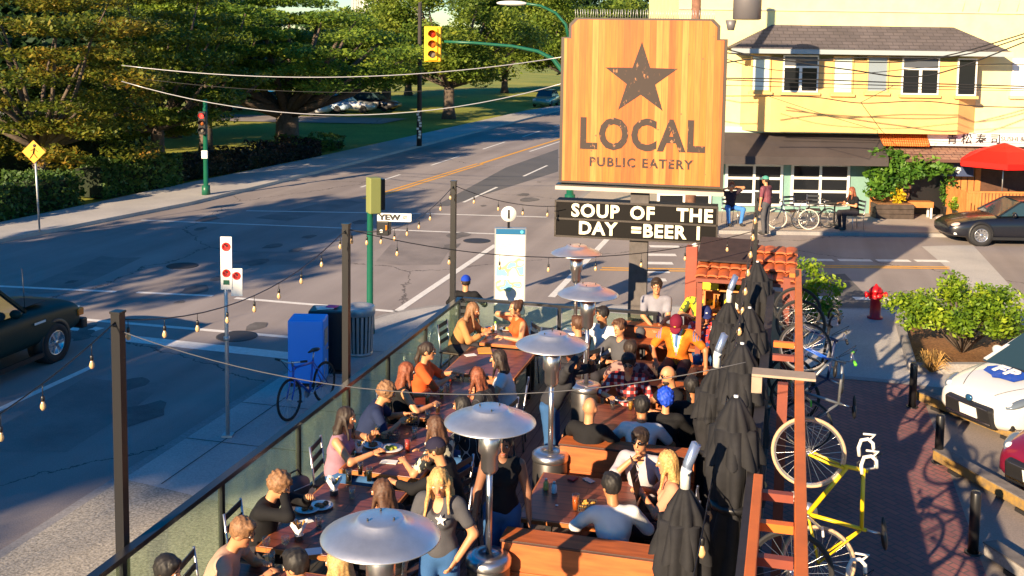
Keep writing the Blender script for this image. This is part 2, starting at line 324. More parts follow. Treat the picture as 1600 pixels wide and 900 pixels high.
def window(x0, x1, z0, z1, y, kind, parent):
    fr = MB(); w_ = .05
    for a, b in (((x0 - w_, z0 - w_), (x1 + w_, z0)), ((x0 - w_, z1), (x1 + w_, z1 + w_)), ((x0 - w_, z0), (x0, z1)), ((x1, z0), (x1 + w_, z1))): fr.bb((a[0], y - .06, a[1]), (b[0], y, b[1]))
    zt = z0 + (z1 - z0) * .70
    if kind == 'double': fr.bb((x0, y - .06, zt - .035), (x1, y, zt + .035)); xm = (x0 + x1) / 2; fr.bb((xm - .05, y - .055, z0), (xm + .05, y, zt - .035))
    f = fr.build('window', TRIMW if kind in ('double', 'plain', 'far') else TAN, parent)
    MB().bb((x0, y - .03, z0), (x1, y - .004, z1)).build('pane', {'pale': BLIND, 'grey': GBLIND, 'far': mat('white_blind', (.75, .76, .72), .5)}.get(kind, GLASSD), f)
    if kind == 'double': MB().bb((x0 + .02, y - .04, zt + .05), (x1 - .02, y - .031, z1 - .02)).build('blind', mat('dark_blind', (.07, .08, .10), .5), f)
    MB().bb((x0 - .12, y - .12, z0 - .15), (x1 + .12, y - .002, z0 - w_ - .004)).build('sill', TAN if y < -.1 else YEL, f)
for a, b, c, d, k in ((1173, 1197, 87, 140, 'pale'), (1226, 1275, 88, 142, 'double'), (1304, 1329, 90, 144, 'pale'), (1357, 1384, 90, 142, 'grey'), (1412, 1463, 91, 146, 'double'), (1493, 1516, 93, 147, 'plain')):
    off = bd if 1200 < a < 1480 else bd * .55 if a < 1200 else bd * .6
    x0, z1 = bp(a, c, off); x1, z0 = bp(b, d, off)
    window(x0, x1, z0, z1, -bd - .002 if 1200 < a < 1490 else -bd - .002, k, bld)
x0, z1 = bp(1584, 93); x1, z0 = bp(1625, 148); window(x0, x1, z0, z1, -.003, 'far', bld)
# left shop front
MB().bb((xl, 0, .115), (xs, 8.4, zb)).build('shop_wall', TEAL, bld)
m = MB(); y0 = bp(1200, 197)[1]; MB().bb((xl, -.06, bp(1250, 210)[1]), (xs, -.003, bp(1250, 199)[1])).build('fascia', mat('pale_teal', (.42, .58, .53), .6), bld)
za, zc = bp(1250, 208)[1], bp(1250, 258, 1.3)[1]
m = MB(); m.add([(xl, -.07, za), (xs, -.07, za), (xs, -1.3, zc + .28), (xl, -1.3, zc + .28), (xl, -1.3, zc), (xs, -1.3, zc), (xs, -.07, zc + .05), (xl, -.07, zc + .05)], [(0, 3, 2, 1), (3, 4, 5, 2), (0, 7, 4, 3), (1, 2, 5, 6), (4, 7, 6, 5)])
m.build('awning', mat('charcoal_awning', (.05, .04, .04), .8, var=.2, vs=.8), bld)
def grid_window(a, b, c, d, nx, nz):
    x0, z1 = bp(a, c); x1, z0 = bp(b, d); fr = MB(); t = .045
    for i in range(nx + 1): x = x0 + (x1 - x0) * i / nx; fr.bb((x - t, -.09, z0), (x + t, -.003, z1))
    for i in range(nz + 1): z = z0 + (z1 - z0) * i / nz; fr.bb((x0, -.088, z - t), (x1, -.0035, z + t))
    f = fr.build('shop_window', TRIMW, bld); MB().bb((x0, -.05, z0), (x1, -.006, z1)).build('pane', GLASSD, f)
grid_window(1136, 1219, 236, 320, 2, 4); grid_window(1239, 1323, 236, 320, 2, 4); grid_window(1030, 1108, 250, 330, 2, 3)
# right shop (sushi)
xr = 40
MB().bb((xs + .003, .01, .115), (xr, 8, zb)).build('sushi_wall', mat('dark_brown_wood', (.10, .045, .025), .7, var=.3, vs=4), bld)
x0, z1 = bp(1371, 206); x1, z0 = bp(1446, 227); m = MB(); n = 22
for i in range(n): a = x0 + (x1 - x0) * i / n; m.tube([(a + .04, -.42, z0), (a + .04, -.05, z1)], .045, 6)
m.build('canopy', mat('orange_tile', (.62, .17, .03), .6, var=.15), bld)
x0, z1 = bp(1446, 206); x1, z0 = bp(1800, 225); z0b = bp(1446, 226.5)[1]
sg = MB().bb((x0, -.22, z0b), (x1, -.02, z1)).build('shop_sign', mat('sign_white', (.80, .79, .76), .5), bld)
INK = mat('sign_ink', (.02, .02, .022), .6)
zc_ = (z0b + z1) / 2; hx = bp(1520, 215)[0]
text('青 松 寿 司', .40, INK, sg, TR(hx - .05, -.223, zc_) @ UPR, bold=.006, ext=.002)
text('SUSHI &', .24, INK, sg, TR(bp(1578, 215)[0], -.223, zc_ + .03) @ UPR, bold=.004, ext=.002)
m = MB(); x0, z1 = bp(1371, 229); x1 = 40; z0 = bp(1371, 248, 1.)[1]
m.add([(x0, -.02, z1), (x1, -.02, z1), (x1, -1., z0), (x0, -1., z0), (x0, -1, z0 - .1), (x1, -1, z0 - .1), (x0, -.02, z0 - .1), (x1, -.02, z0 - .1)], [(0, 3, 2, 1), (3, 4, 5, 2), (4, 6, 7, 5), (0, 6, 4, 3)])
m.build('shop_eave', brick_mat('brown_shingles', (.30, .17, .12), (.24, .14, .10), (.10, .05, .04), 1., 0, .015, .3, .2), bld)
x0, z1 = bp(1462, 252); x1, z0 = bp(1512, 273); nr = MB().bb((x0, -.5, z0), (x1, -.48, z1)).build('shop_curtain', mat('navy_cloth', (.04, .06, .14), .8), bld)
for px in (1472, 1488): x, z = bp(px, 263); MB().box((x, -.505, z), (.14, .006, .2), ry=R(20)).box((x, -.508, z), (.2, .006, .06)).build('emblem', TRIMW, nr)
x0, z1 = bp(1425, 262); x1, z0 = bp(1478, 336); MB().bb((x0, -.015, .125), (x1, .006, z1)).build('doorway', DARK, bld)
WOODO = mat('orange_cedar', (.50, .19, .05), .65, var=.22, vs=3)
x0, z1 = bp(1482, 262); x1, z0 = bp(1530, 300); m = MB()
for i in range(5): m.bb((x0 + i * .24, -.03, .125), (x0 + i * .24 + .2, -.002, z1))
m.build('wood_panel', WOODO, bld)
x0, z1 = bp(1360, 285); m = MB().bb((x0, -.04, .125), (x0 + 1., -.004, z1)).build('wood_panel', WOODO, bld)
# ---------------------------------------------------------------- things before the building
def pl(px, py, z=.121):
    return at(px, py, z)
def leafcloud(n, c, r, size, flat=.5, zup=.3, seed=0, shell=.35):
    g = np.random.default_rng(seed); d = g.normal(size=(n, 3)); d /= np.linalg.norm(d, axis=1)[:, None]
    rad = (g.random(n) ** (shell))[:, None]; P = np.asarray(c) + d * rad * np.asarray(r)
    return leafquads(P, size, g, zup)
def leafquads(P, size, g, zup=.3):
    n = len(P); nrm = g.normal(size=(n, 3)); nrm[:, 2] = np.abs(nrm[:, 2]) + zup; nrm /= np.linalg.norm(nrm, axis=1)[:, None]
    t = np.cross(nrm, g.normal(size=(n, 3))); t /= np.linalg.norm(t, axis=1)[:, None]; b = np.cross(nrm, t)
    s = (size * (.45 + 1.15 * g.random(n)))[:, None]; w_ = s * .55
    V = np.stack([P - t * s * .5, P + b * w_ * .5 - nrm * s * .08, P + t * s * .5, P - b * w_ * .5 - nrm * s * .08], 1).reshape(-1, 3)
    return V, np.arange(4 * n).reshape(-1, 4)
def leaf_mat(name, cols, trans=.35, clump=.25, rough=.55):
    m_, N, P = nodes(name); L = N.links; ge = N.nodes.new('ShaderNodeNewGeometry'); tc = N.nodes.new('ShaderNodeTexCoord')
    n = N.nodes.new('ShaderNodeTexNoise'); n.inputs['Scale'].default_value = clump; n.inputs['Detail'].default_value = 2; L.new(tc.outputs['Object'], n.inputs['Vector'])
    mx = N.nodes.new('ShaderNodeMath'); mx.operation = 'MULTIPLY_ADD'; mx.inputs[1].default_value = .38; L.new(ge.outputs['Random Per Island'], mx.inputs[0])
    mr = N.nodes.new('ShaderNodeMapRange'); mr.inputs['From Min'].default_value = .3; mr.inputs['From Max'].default_value = .7; mr.inputs['To Max'].default_value = .62; L.new(n.outputs['Fac'], mr.inputs['Value']); L.new(mr.outputs[0], mx.inputs[2])
    r = N.nodes.new('ShaderNodeValToRGB'); e = r.color_ramp.elements; k = len(cols)
    e[0].color = (*cols[0], 1); e[0].position = 0; e[1].color = (*cols[-1], 1); e[1].position = 1
    for i in range(1, k - 1): x = e.new(i / (k - 1)); x.color = (*cols[i], 1)
    L.new(mx.outputs[0], r.inputs['Fac']); L.new(r.outputs['Color'], P.inputs['Base Color']); P.inputs['Roughness'].default_value = rough
    tr = N.nodes.new('ShaderNodeBsdfTranslucent'); L.new(r.outputs['Color'], tr.inputs['Color']); ms = N.nodes.new('ShaderNodeMixShader'); ms.inputs[0].default_value = trans
    L.new(P.outputs[0], ms.inputs[1]); L.new(tr.outputs[0], ms.inputs[2]); L.new(ms.outputs[0], N.nodes['Material Output'].inputs[0]); return m_
LF_VINE = leaf_mat('vine_leaf', [(.03, .10, .015), (.08, .20, .02), (.20, .36, .04)], clump=1.5)
LF_LIME = leaf_mat('lime_leaf', [(.05, .12, .01), (.17, .29, .015), (.46, .54, .03)], clump=2.5)
LF_YEL = leaf_mat('yellow_flower', [(.5, .35, .01), (.8, .6, .02)], clump=2.)
BARK = mat('bark', (.10, .075, .06), .9, var=.4, vs=9, bump=.8, bs=14)
PLW = mat('dark_planter_wood', (.055, .04, .032), .8, var=.4, vs=5)
# planter with vine
a = at_y(1364, 338, DB - .9); b = at_y(1422, 338, DB - .9)
pt = thing('planter_box', 'dark wooden planter box at the foot of the leafy bush by the sushi shop', 'planter', ((a.x + b.x) / 2, (a.y + b.y) / 2, .121), YAW)
m = MB()
for i in range(3): m.bb((-.66, -.32, .01 + i * .17), (.66, .32, .165 + i * .17))
m.build('box', PLW, pt); MB().bb((-.6, -.28, .5), (.6, .28, .54)).build('soil', SOIL, pt)
vt = thing('climbing_bush', 'large green leafy bush growing from the planter beside the teal wall', 'bush', tuple(Vector((pt.location.x, pt.location.y, .62))), YAW)
MB().tube([(.2, 0, 0), (0, .05, .7), (-.3, 0, 1.2)], [.035, .03, .02]).tube([(.2, 0, .1), (.5, 0, .9), (.9, .1, 1.5)], [.03, .025, .015]).build('stem', BARK, vt)
Vs = []; g = np.random.default_rng(3); P_ = []
for c, r, n in (((-.1, 0, 1.0), (.95, .5, .55), 620), ((.9, .05, 1.3), (.9, .45, .45), 520), ((-.3, 0, 1.6), (.8, .45, .4), 380), ((1.7, .1, 1.25), (.5, .3, .25), 150), ((-.5, -.1, .5), (.6, .35, .35), 200)):
    d = g.normal(size=(n, 3)); d /= np.linalg.norm(d, axis=1)[:, None]; P_.append(np.array(c) + d * (g.random(n) ** .4)[:, None] * np.array(r))
npmesh('foliage', *leafquads(np.concatenate(P_), .2, g), LF_VINE, vt)
npmesh('flowers', *leafcloud(120, (.1, -.2, .28), (.3, .2, .25), .14, seed=4), LF_YEL, vt)
# bench seat, pots
q = at_y(1436, 335, DB - .8); bn = thing('wooden_bench', 'small orange wooden bench by the dark sushi shop doorway', 'bench', (q.x, q.y, .121), YAW)
MB().bb((-.42, -.2, .38), (.42, .2, .58)).build('seat', WOODO, bn)
for sx in (-.36, .36):
    for sy in (-.15, .15): MB().bb((sx - .03, sy - .03, 0), (sx + .03, sy + .03, .378)).build('leg', TRIMW, bn)
TERRA = mat('terracotta', (.42, .16, .07), .8, var=.15); BLKPOT = mat('black_pot', (.02, .02, .022), .5)
for i, (px, py, mt, h, lab) in enumerate(((1480, 338, BLKPOT, 1.25, 'tall green potted plant left of the slatted fence'), (1496, 345, BLKPOT, .55, 'low lime potted plant in a black pot at the fence corner'), (1503, 330, TERRA, 1.7, 'feathery tall potted plant behind the slatted fence corner'), (1465, 330, TERRA, 1.0, 'potted plant just inside the dark doorway of the sushi shop'))):
    q = at(px, py, .121); p = thing('potted_plant', lab, 'plant', tuple(q), 0, 'potted plants by the sushi shop')
    MB().lathe([(.14, 0), (.2, .34), (.22, .36), (.19, .37), (.01, .34)], n=14).build('pot', mt, p)
    npmesh('foliage', *leafcloud(int(150 + 130 * h), (0, 0, .35 + h * .45), (.32, .32, h * .45), .13, seed=20 + i), (LF_VINE, LF_LIME, LF_VINE, LF_VINE)[i], p)
# slatted fence + red umbrella
fx0 = at_y(1512, 345, DB - 2.4); fn = thing('slatted_fence', 'orange cedar slatted patio fence under the red umbrella', 'fence', (fx0.x, fx0.y, .121), YAW)
m = MB()
for i in range(46): m.bb((i * .115, 0, .05), (i * .115 + .075, .03, 1.12))
m.build('slats', WOODO, fn); MB().bb((-.05, -.02, 1.12), (5.4, .06, 1.18)).bb((-.05, .031, .1), (5.4, .06, .2)).build('rail', WOODO, fn)
for x in (-.06, 2.6, 5.3): MB().bb((x, .032, 0), (x + .09, .12, 1.119)).build('post', WOODO, fn)
m = MB()
for i in range(16): m.bb((-.004, .15 + i * .115, .05), (.026, .225 + i * .115, 1.12))
m.build('side_slats', WOODO, fn)
REDF = mat('red_canvas', (.80, .012, .008), .6, spec=.2); q = at_y(1566, 290, DB - 1.2)
ru = thing('patio_umbrella', 'large open red patio umbrella in front of the sushi shop', 'umbrella', (q.x, q.y, .121), YAW)
MB().tube([(0, 0, 0), (0, 0, 2.72)], .025, 8).build('pole', mat('steel', (.45, .45, .46), .35, .9), ru)
prof = [(.02, 2.72), (.85, 2.46), (1.62, 2.12)]; m = MB(); n = 6; vs = []
for r_, z in prof:
    for j in range(n): a = 2 * pi * j / n + .2; vs.append((r_ * cos(a), r_ * sin(a) * .95, z))
for j in range(n): a = 2 * pi * j / n + .2; vs.append((1.63 * cos(a), 1.63 * sin(a) * .95, 1.93))
fs = [(i * n + j, i * n + (j + 1) % n, (i + 1) * n + (j + 1) % n, (i + 1) * n + j) for i in range(3) for j in range(n)]
m.add(vs, fs).build('canopy', REDF, ru)
m = MB()
for j in range(n): a = 2 * pi * j / n + .2; m.tube([(0, 0, 2.62), (1.58 * cos(a), 1.58 * sin(a) * .95, 2.09)], .012, 5)
m.build('ribs', mat('steel', (.45, .45, .46), .35, .9), ru)
# ---------------------------------------------------------------- utility pole, transformer and wires
q = at_y(1078, 340, 33.2)
up = thing('utility_pole', 'brown wooden utility pole with grey transformer behind the sign', 'utility pole', (q.x, q.y, 0), YAW)
MB().tube([(0, 0, 0), (0, 0, 9.6)], [.17, .13], 12).build('pole', mat('pole_wood', (.22, .11, .07), .9, var=.3, vs=8), up)
MB().bb((-1.1, -.22, 7.9), (1.6, -.13, 8.02)).build('crossarm', MATS['pole_wood'], up)
x, z0 = at_y(1165, 47, 32.9).dot(Rh) - q.dot(Rh), at_y(1165, 31, 32.9).z
tr_ = MB().lathe([(.36, z0), (.42, z0 + .02), (.42, z0 + 1.1), (.36, z0 + 1.2), (.01, z0 + 1.22)], (1.45, -.45, 0), 22)
t_ = tr_.build('transformer', mat('transformer_grey', (.17, .16, .17), .5, .3), up)
MB().lathe([(.1, z0 - .32), (.17, z0 - .02), (.1, z0 - .01)], (1.0, -.35, 0), 12).build('bushing', MATS['transformer_grey'], t_)
WIREK = mat('black_wire', (.015, .015, .016), .6); WIREG = mat('grey_wire', (.42, .42, .44), .4, .6)
def sag(a, b, s, n=14): a = Vector(a); b = Vector(b); return [a.lerp(b, i / n) - Vector((0, 0, s * 4 * (i / n) * (1 - i / n))) for i in range(n + 1)]
def wire(pts, r, mt, label, name='power_line', grp='overhead wires'):
    return MB().tube(pts, r, 5).build(name, mt, label=label, cat='wire', group=grp)
D1 = 33.0
def wp(px, py, D=D1): return at_y(px, py, D)
WL = [((1130, 76), (1225, 95), (1340, 90), (1490, 88), (1600, 58)), ((1130, 82), (1235, 92), (1400, 97), (1500, 82), (1640, 40)), ((1120, 100), (1200, 92), (1320, 108), (1450, 118), (1610, 62)),
      ((1120, 122), (1260, 124), (1400, 129), (1640, 136)), ((1120, 124), (1300, 131), (1500, 136), (1640, 140)), ((1120, 150), (1260, 151), (1345, 161), (1440, 158), (1530, 166), (1640, 168)),
      ((1120, 88), (1200, 108), (1330, 115), (1440, 106), (1560, 100), (1640, 103)), ((1120, 133), (1340, 138), (1640, 142))]
WN = ['dark overhead wire crossing the bay roof eave, highest on the left', 'dark overhead wire along the bay eave rising to the upper right', 'sagging dark wire over the middle of the bay windows', 'straight dark wire across the lower bay windows, upper of two', 'straight dark wire across the lower bay windows, lower of two', 'lowest sagging wire across the tan wall below the windows', 'dark wire dipping past the tops of the bay windows', 'thin dark wire just beneath the straight pair on the bay']
for pts, lab, r in zip(WL, WN, (.02, .02, .022, .02, .016, .016, .012, .01)):
    P = [wp(*p) for p in pts]; out = []
    for i in range(len(P) - 1):
        p0, p1, p2, p3 = P[max(i - 1, 0)], P[i], P[i + 1], P[min(i + 2, len(P) - 1)]
        for k in range(8):
            t = k / 8; out.append(.5 * ((2 * p1) + (p2 - p0) * t + (2 * p0 - 5 * p1 + 4 * p2 - p3) * t * t + (3 * p1 - p0 - 3 * p2 + p3) * t ** 3))
    out.append(P[-1]); wire(out, r, WIREK, lab)
wire([wp(1345, 160), wp(1398, 133)][::-1] + [wp(1378, 205, 38)], .01, WIREK, 'thin wire dropping from the line to the orange canopy')
wire([wp(1200, 150), wp(1290, 180), wp(1372, 204, 38.)], .008, WIREK, 'thin slanting wire across the tan wall to the canopy corner')
for (a, b, s, lab) in (((190, 102), (885, 88), .55, 'upper pale trolley wire in front of the trees'), ((190, 127), (890, 127), 1.15, 'lower pale trolley wire in front of the park trees'), ((230, 124), (760, 136), .3, 'thin brownish wire between the two pale trolley wires')):
    wire(sag(at_y(*a, 37), at_y(*b, 37), s, 20) + ([at_y(1077, b[1] - 22, 33.2)] if 'thin' not in lab else []), .018 if 'thin' not in lab else .01, WIREG if 'thin' not in lab else WIREK, lab)
# ================================================================ trees and hedges of the park
def clump_tree(name, label, cat, loc, clumps, leaf, size, trunk_h, trunk_r, lm, seed, limbs=14, group=None, zup=.6, forks=1, lean=0.):
    t = thing(name, label, cat, loc, 0, group); g = np.random.default_rng(seed); rr = random.Random(seed); P = []
    for c, r, n in clumps:
        d = g.normal(size=(n, 3)); d /= np.linalg.norm(d, axis=1)[:, None]
        P.append(np.array(c) + d * (g.random(n) ** .45)[:, None] * np.array(r))
    npmesh('crown', *leafquads(np.concatenate(P), size, g, zup), lm, t)
    m = MB(); fk = Vector((lean * trunk_h, 0, trunk_h)); m.tube([(0, 0, -.1), (lean * trunk_h * .2, 0, trunk_h * .3), fk], [trunk_r * 1.5, trunk_r * 1.05, trunk_r * .95], 12)
    for c, r, n in rr.sample(clumps, min(limbs, len(clumps))):
        c = Vector(c); mid = fk.lerp(c, .5) + Vector((rr.uniform(-.3, .3), rr.uniform(-.3, .3), -.12 * (c - fk).length + rr.uniform(0, .4)))
        q = trunk_r * rr.uniform(.32, .55); m.tube([fk - Vector((0, 0, .25)), mid, c], [q, q * .6, q * .2], 7)
    m.build('trunk', BARK, t); return t
def crown_clumps(rx, ry, z0, z1, n, cr, flat, leaves, seed, layers=0, hollow=.55):
    g = random.Random(seed); out = []
    for i in range(n):
        while 1:
            x, y, z = g.uniform(-1, 1), g.uniform(-1, 1), g.uniform(-1, 1); q = x * x + y * y + z * z
            if q < 1 and q > hollow ** 2: break
        zz = z0 + (z1 - z0) * (z + 1) / 2
        if layers: zz = z0 + (z1 - z0) * (round((z + 1) / 2 * layers) / layers) + g.uniform(-.12, .12) - .05 * (x * x + y * y) * 2
        s = g.uniform(.7, 1.3); out.append(((x * rx, y * ry, zz), (cr * s, cr * s, cr * s * flat), int(leaves * s * s)))
    return out
LF_MAPLE = leaf_mat('maple_leaf', [(0.0230, 0.0576, 0.0069), (0.0749, 0.1152, 0.0115), (0.1728, 0.1843, 0.0173), (0.2880, 0.1958, 0.0202), (0.3341, 0.1267, 0.0115)], clump=.42)
LF_GREEN = leaf_mat('bright_green_leaf', [(0.0261, 0.0783, 0.0098), (0.0979, 0.1828, 0.0196), (0.2350, 0.3264, 0.0326), (0.3590, 0.4047, 0.0522)], clump=.5)
LF_OLIVE = leaf_mat('olive_leaf', [(0.0398, 0.0862, 0.0099), (0.1127, 0.1856, 0.0199), (0.2122, 0.2785, 0.0331), (0.2917, 0.3050, 0.0331)], clump=.4)
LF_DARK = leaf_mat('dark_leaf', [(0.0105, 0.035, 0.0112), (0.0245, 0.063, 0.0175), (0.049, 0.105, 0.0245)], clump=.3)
LF_HEDGE = leaf_mat('hedge_leaf', [(0.021, 0.056, 0.0105), (0.063, 0.126, 0.021), (0.126, 0.21, 0.042)], clump=.8)
LF_PURP = leaf_mat('dark_purple_leaf', [(.02, .012, .012), (.045, .025, .02), (.06, .06, .02)], clump=.5)
def leafy(name, label, px, py, z, D, **k): pass
# centre layered tree
clump_tree('park_tree', 'broad bright green tree with flat layered boughs and a thick forked trunk', 'tree', (-26.4, 53.6, .05),
           crown_clumps(7.4, 5.5, 2.7, 8.0, 120, 1.25, .26, 400, 11, layers=6, hollow=.45), None, .20, 2.1, .62, LF_GREEN, 11, limbs=26, group='park trees', zup=1.0)
clump_tree('park_tree', 'smaller dark trunked green tree just left of the broad layered tree', 'tree', (-28.9, 49.5, .05),
           crown_clumps(4.6, 4, 3.4, 8.5, 60, 1.1, .28, 360, 12, layers=5), None, .20, 2.0, .33, LF_GREEN, 12, limbs=16, group='park trees', zup=1.0)
# left maples turning orange
clump_tree('maple_tree', 'orange tinged maple nearest the left edge behind the hedge and yellow sign', 'tree', (-27.4, 35.0, .05),
           crown_clumps(4.6, 4.4, .9, 9.2, 110, 1.05, .33, 390, 13, layers=9), None, .165, 2.0, .3, LF_MAPLE, 13, limbs=20, group='park trees', zup=.8)
clump_tree('maple_tree', 'maple with green and amber leaves right of the yellow sign, reaching low over the hedge', 'tree', (-27.2, 42.5, .05),
           crown_clumps(4.0, 3.8, 1.0, 8.6, 100, 1.05, .30, 360, 14, layers=9), None, .165, 2.2, .3, leaf_mat('amber_leaf', [(0.0230, 0.0576, 0.0069), (0.0691, 0.1267, 0.0115), (0.1555, 0.1958, 0.0173), (0.2650, 0.2074, 0.0173)], clump=.42), 14, limbs=20, group='park trees', zup=.8)
# right dense trees
clump_tree('park_tree', 'dense round olive green tree far down the street behind the yellow traffic signal', 'tree', (-25.6, 79.5, .05),
           crown_clumps(6.6, 6.0, 2.6, 11.5, 95, 1.6, .55, 520, 15), None, .26, 2.6, .4, LF_OLIVE, 15, limbs=16, group='park trees')
clump_tree('park_tree', 'tall green tree behind the street light arm beside the sign', 'tree', (-22.5, 108, .05),
           crown_clumps(7.5, 6.0, 3.0, 13.5, 95, 1.8, .5, 430, 16), None, .30, 2.8, .4, LF_OLIVE, 16, limbs=14, group='park trees')
clump_tree('park_tree', 'lower yellow green tree further back between the layered and the dense round tree', 'tree', (-34, 88, .05),
           crown_clumps(6.5, 6, 2.6, 8.3, 80, 1.7, .5, 430, 17), None, .28, 2.8, .4, LF_OLIVE, 17, limbs=14, group='park trees')
# dark background trees
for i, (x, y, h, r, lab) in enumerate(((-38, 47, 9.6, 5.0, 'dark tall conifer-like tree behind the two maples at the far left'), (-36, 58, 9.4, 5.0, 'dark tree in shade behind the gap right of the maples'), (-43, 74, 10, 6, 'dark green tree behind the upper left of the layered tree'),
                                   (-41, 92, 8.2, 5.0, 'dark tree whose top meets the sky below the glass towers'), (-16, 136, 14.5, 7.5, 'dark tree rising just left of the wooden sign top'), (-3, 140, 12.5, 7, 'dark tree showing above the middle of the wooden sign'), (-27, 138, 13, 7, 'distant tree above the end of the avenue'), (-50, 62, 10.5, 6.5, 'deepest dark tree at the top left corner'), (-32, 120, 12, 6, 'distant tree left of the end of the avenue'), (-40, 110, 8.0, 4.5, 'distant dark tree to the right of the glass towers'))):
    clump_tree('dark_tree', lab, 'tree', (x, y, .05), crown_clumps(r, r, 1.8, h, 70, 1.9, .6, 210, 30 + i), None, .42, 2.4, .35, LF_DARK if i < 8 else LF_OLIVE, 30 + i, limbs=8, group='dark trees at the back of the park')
# trees outside the frame that shade the avenue and the sidewalk
SHADE = [(-25.2, -33.5, 18.8, 3.4), (-27.5, -31, 17.5, 4.2), (-26, -14, 11.2, 3.6), (-26.5, -3, 13, 4.0), (-25.6, 6, 12.0, 3.2)]
for i, (x, y, h, r) in enumerate(SHADE):
    clump_tree('street_tree', 'leafy tree casting shade over the avenue', 'tree', (x, y, .05), crown_clumps(r, r, 17.7 if i == 0 else h * (.6 if i == 1 else .25), h, 60, .9 if i == 0 else 1.4, .6, 80 if i == 1 else 150, 50 + i), None, .5, 2.6, .35, LF_GREEN, 50 + i, limbs=8, group='trees shading the avenue')
# hedges and ground planting
def hedge(label, a, b, w, h, n, lm, seed):
    a = Vector((*a, .05)); b = Vector((*b, .05)); L_ = (b - a).length; t = thing('hedge', label, 'hedge', tuple(a), atan2(b.y - a.y, b.x - a.x), 'hedges along the park edge')
    g = np.random.default_rng(seed); P = g.random((n, 3)) * np.array([L_, w, h]) - np.array([0, w / 2, 0])
    k = g.random(n); P[k < .4, 2] = h * (.9 + .12 * g.random((k < .4).sum())); P[k > .65, 1] = -w / 2 + .1 * g.random((k > .65).sum())
    P[:, 2] += .12 * np.sin(P[:, 0] * 2.3 + seed) * P[:, 2] / h + .1 * np.sin(P[:, 0] * 5.1) * P[:, 2] / h; P[:, 1] += .15 * np.sin(P[:, 0] * 1.7)
    npmesh('foliage', *leafquads(P, .15, g), lm, t)
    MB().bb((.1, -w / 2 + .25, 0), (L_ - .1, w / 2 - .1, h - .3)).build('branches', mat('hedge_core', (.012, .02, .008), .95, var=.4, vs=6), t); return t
hedge('clipped dark green hedge at the left edge behind the pole of the yellow sign', (-25.6, 26.0), (-25.2, 33.6), 1.6, 1.25, 5000, LF_HEDGE, 1)
hedge('round leafy green hedge lit by the sun left of the park signal pole', (-25.4, 35.0), (-24.6, 39.3), 1.6, 1.35, 4200, LF_HEDGE, 2)
hedge('low dark ground planting under the layered tree by the sidewalk', (-25.6, 40.2), (-24.4, 51.5), 2.2, .8, 4500, LF_PURP, 3)
hedge('low dark green planting at the foot of the thick forked trunk', (-26.4, 51.0), (-24.4, 55.5), 1.8, .7, 2200, LF_HEDGE, 4)
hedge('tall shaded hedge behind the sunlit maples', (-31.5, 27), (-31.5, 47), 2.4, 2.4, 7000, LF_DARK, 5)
# glass towers far away
TWG = brick_mat('tower_glass', (.16, .34, .40), (.22, .42, .46), (.5, .55, .55), 1., 0, .25, 3.2, 3.0, rough=.25)
for i, (p0, p1, y1, D, mt, lab) in enumerate(((551, 563, -6, 640, mat('tower_concrete', (.42, .42, .40), .7), 'slim grey tower at the left of the distant skyline'), (563, 598, -30, 700, TWG, 'wide glass tower above the trees under the sky gap'), (574, 598, 2, 660, mat('tower_green', (.30, .50, .42), .3), 'low green glass tower in front of the wide distant tower'), (646, 660, -8, 680, MATS['tower_concrete'], 'pale distant tower right of the sky gap'))):
    a = at_y(p0, 40, D); b = at_y(p1, 40, D); zt = at_y(p0, y1, D).z; wd = (b - a).length
    t = thing('glass_tower', lab, 'tower', (*((a + b) / 2).xy, 0), YAW, 'distant towers'); MB().bb((-wd / 2, 0, 0), (wd / 2, wd, zt)).build('facade', mt, t)
    m = MB()
    for k in range(int(zt / 3.2)): m.bb((-wd / 2 - .1, -.15, k * 3.2), (wd / 2 + .1, -.02, k * 3.2 + .7))
    for k in range(4): x = -wd / 2 + wd * k / 3; m.bb((x - .5, -.3, 0), (x + .5, -.16, zt))
    m.build('floor_bands', mat('tower_concrete', (.42, .42, .40), .7), t)
# ================================================================ vehicles
TYRE = mat('tyre_rubber', (.018, .018, .02), .8); RIM = mat('alloy_rim', (.6, .6, .62), .25, .9); BLK = mat('black_plastic', (.015, .015, .017), .45)
CGLASS = mat('car_glass', (.025, .05, .06), .05, spec=.9); LAMP = mat('headlight_glass', (.7, .72, .75), .08, spec=.9); PLATE = mat('plate', (.75, .74, .72), .4)
REDL = mat('tail_light', (.5, .02, .015), .15); AMB = mat('amber_light', (.8, .2, .02), .2); CHROME = mat('chrome', (.75, .75, .76), .12, 1.)
STEEL = mat('brushed_steel', (.62, .61, .62), .28, .95); BLACKP = mat('black_paint', (.012, .012, .014), .35)
def wheel(parent, x, y, r, w_, spokes=7):
    sd = 1 if x > 0 else -1; M = Matrix.Rotation(pi / 2, 3, 'Y') if sd > 0 else Matrix.Rotation(-pi / 2, 3, 'Y')
    t = MB().lathe([(r * .62, -w_), (r * .94, -w_), (r, -w_ * .8), (r, -.03), (r * .95, 0), (r * .66, .004), (r * .62, -.02)], (x, y, r), 28, M).build('wheel', TYRE, parent)
    m = MB(); m.lathe([(r * .64, -.015), (r * .62, .003), (r * .56, -.005), (r * .56, -.06), (.001, -.06)], (x, y, r), 28, M)
    for i in range(spokes):
        a = 2 * pi * i / spokes; d = Vector((0, cos(a), sin(a))); c = Vector((x - sd * .022, y, r)); m.beam(c + d * .04, c + d * r * .58, .05, .03, up=(1, 0, 0))
    m.lathe([(.06, -.03), (.055, -.002), (.001, 0)], (x, y, r), 12, M); m.build('rim', RIM, t); return t
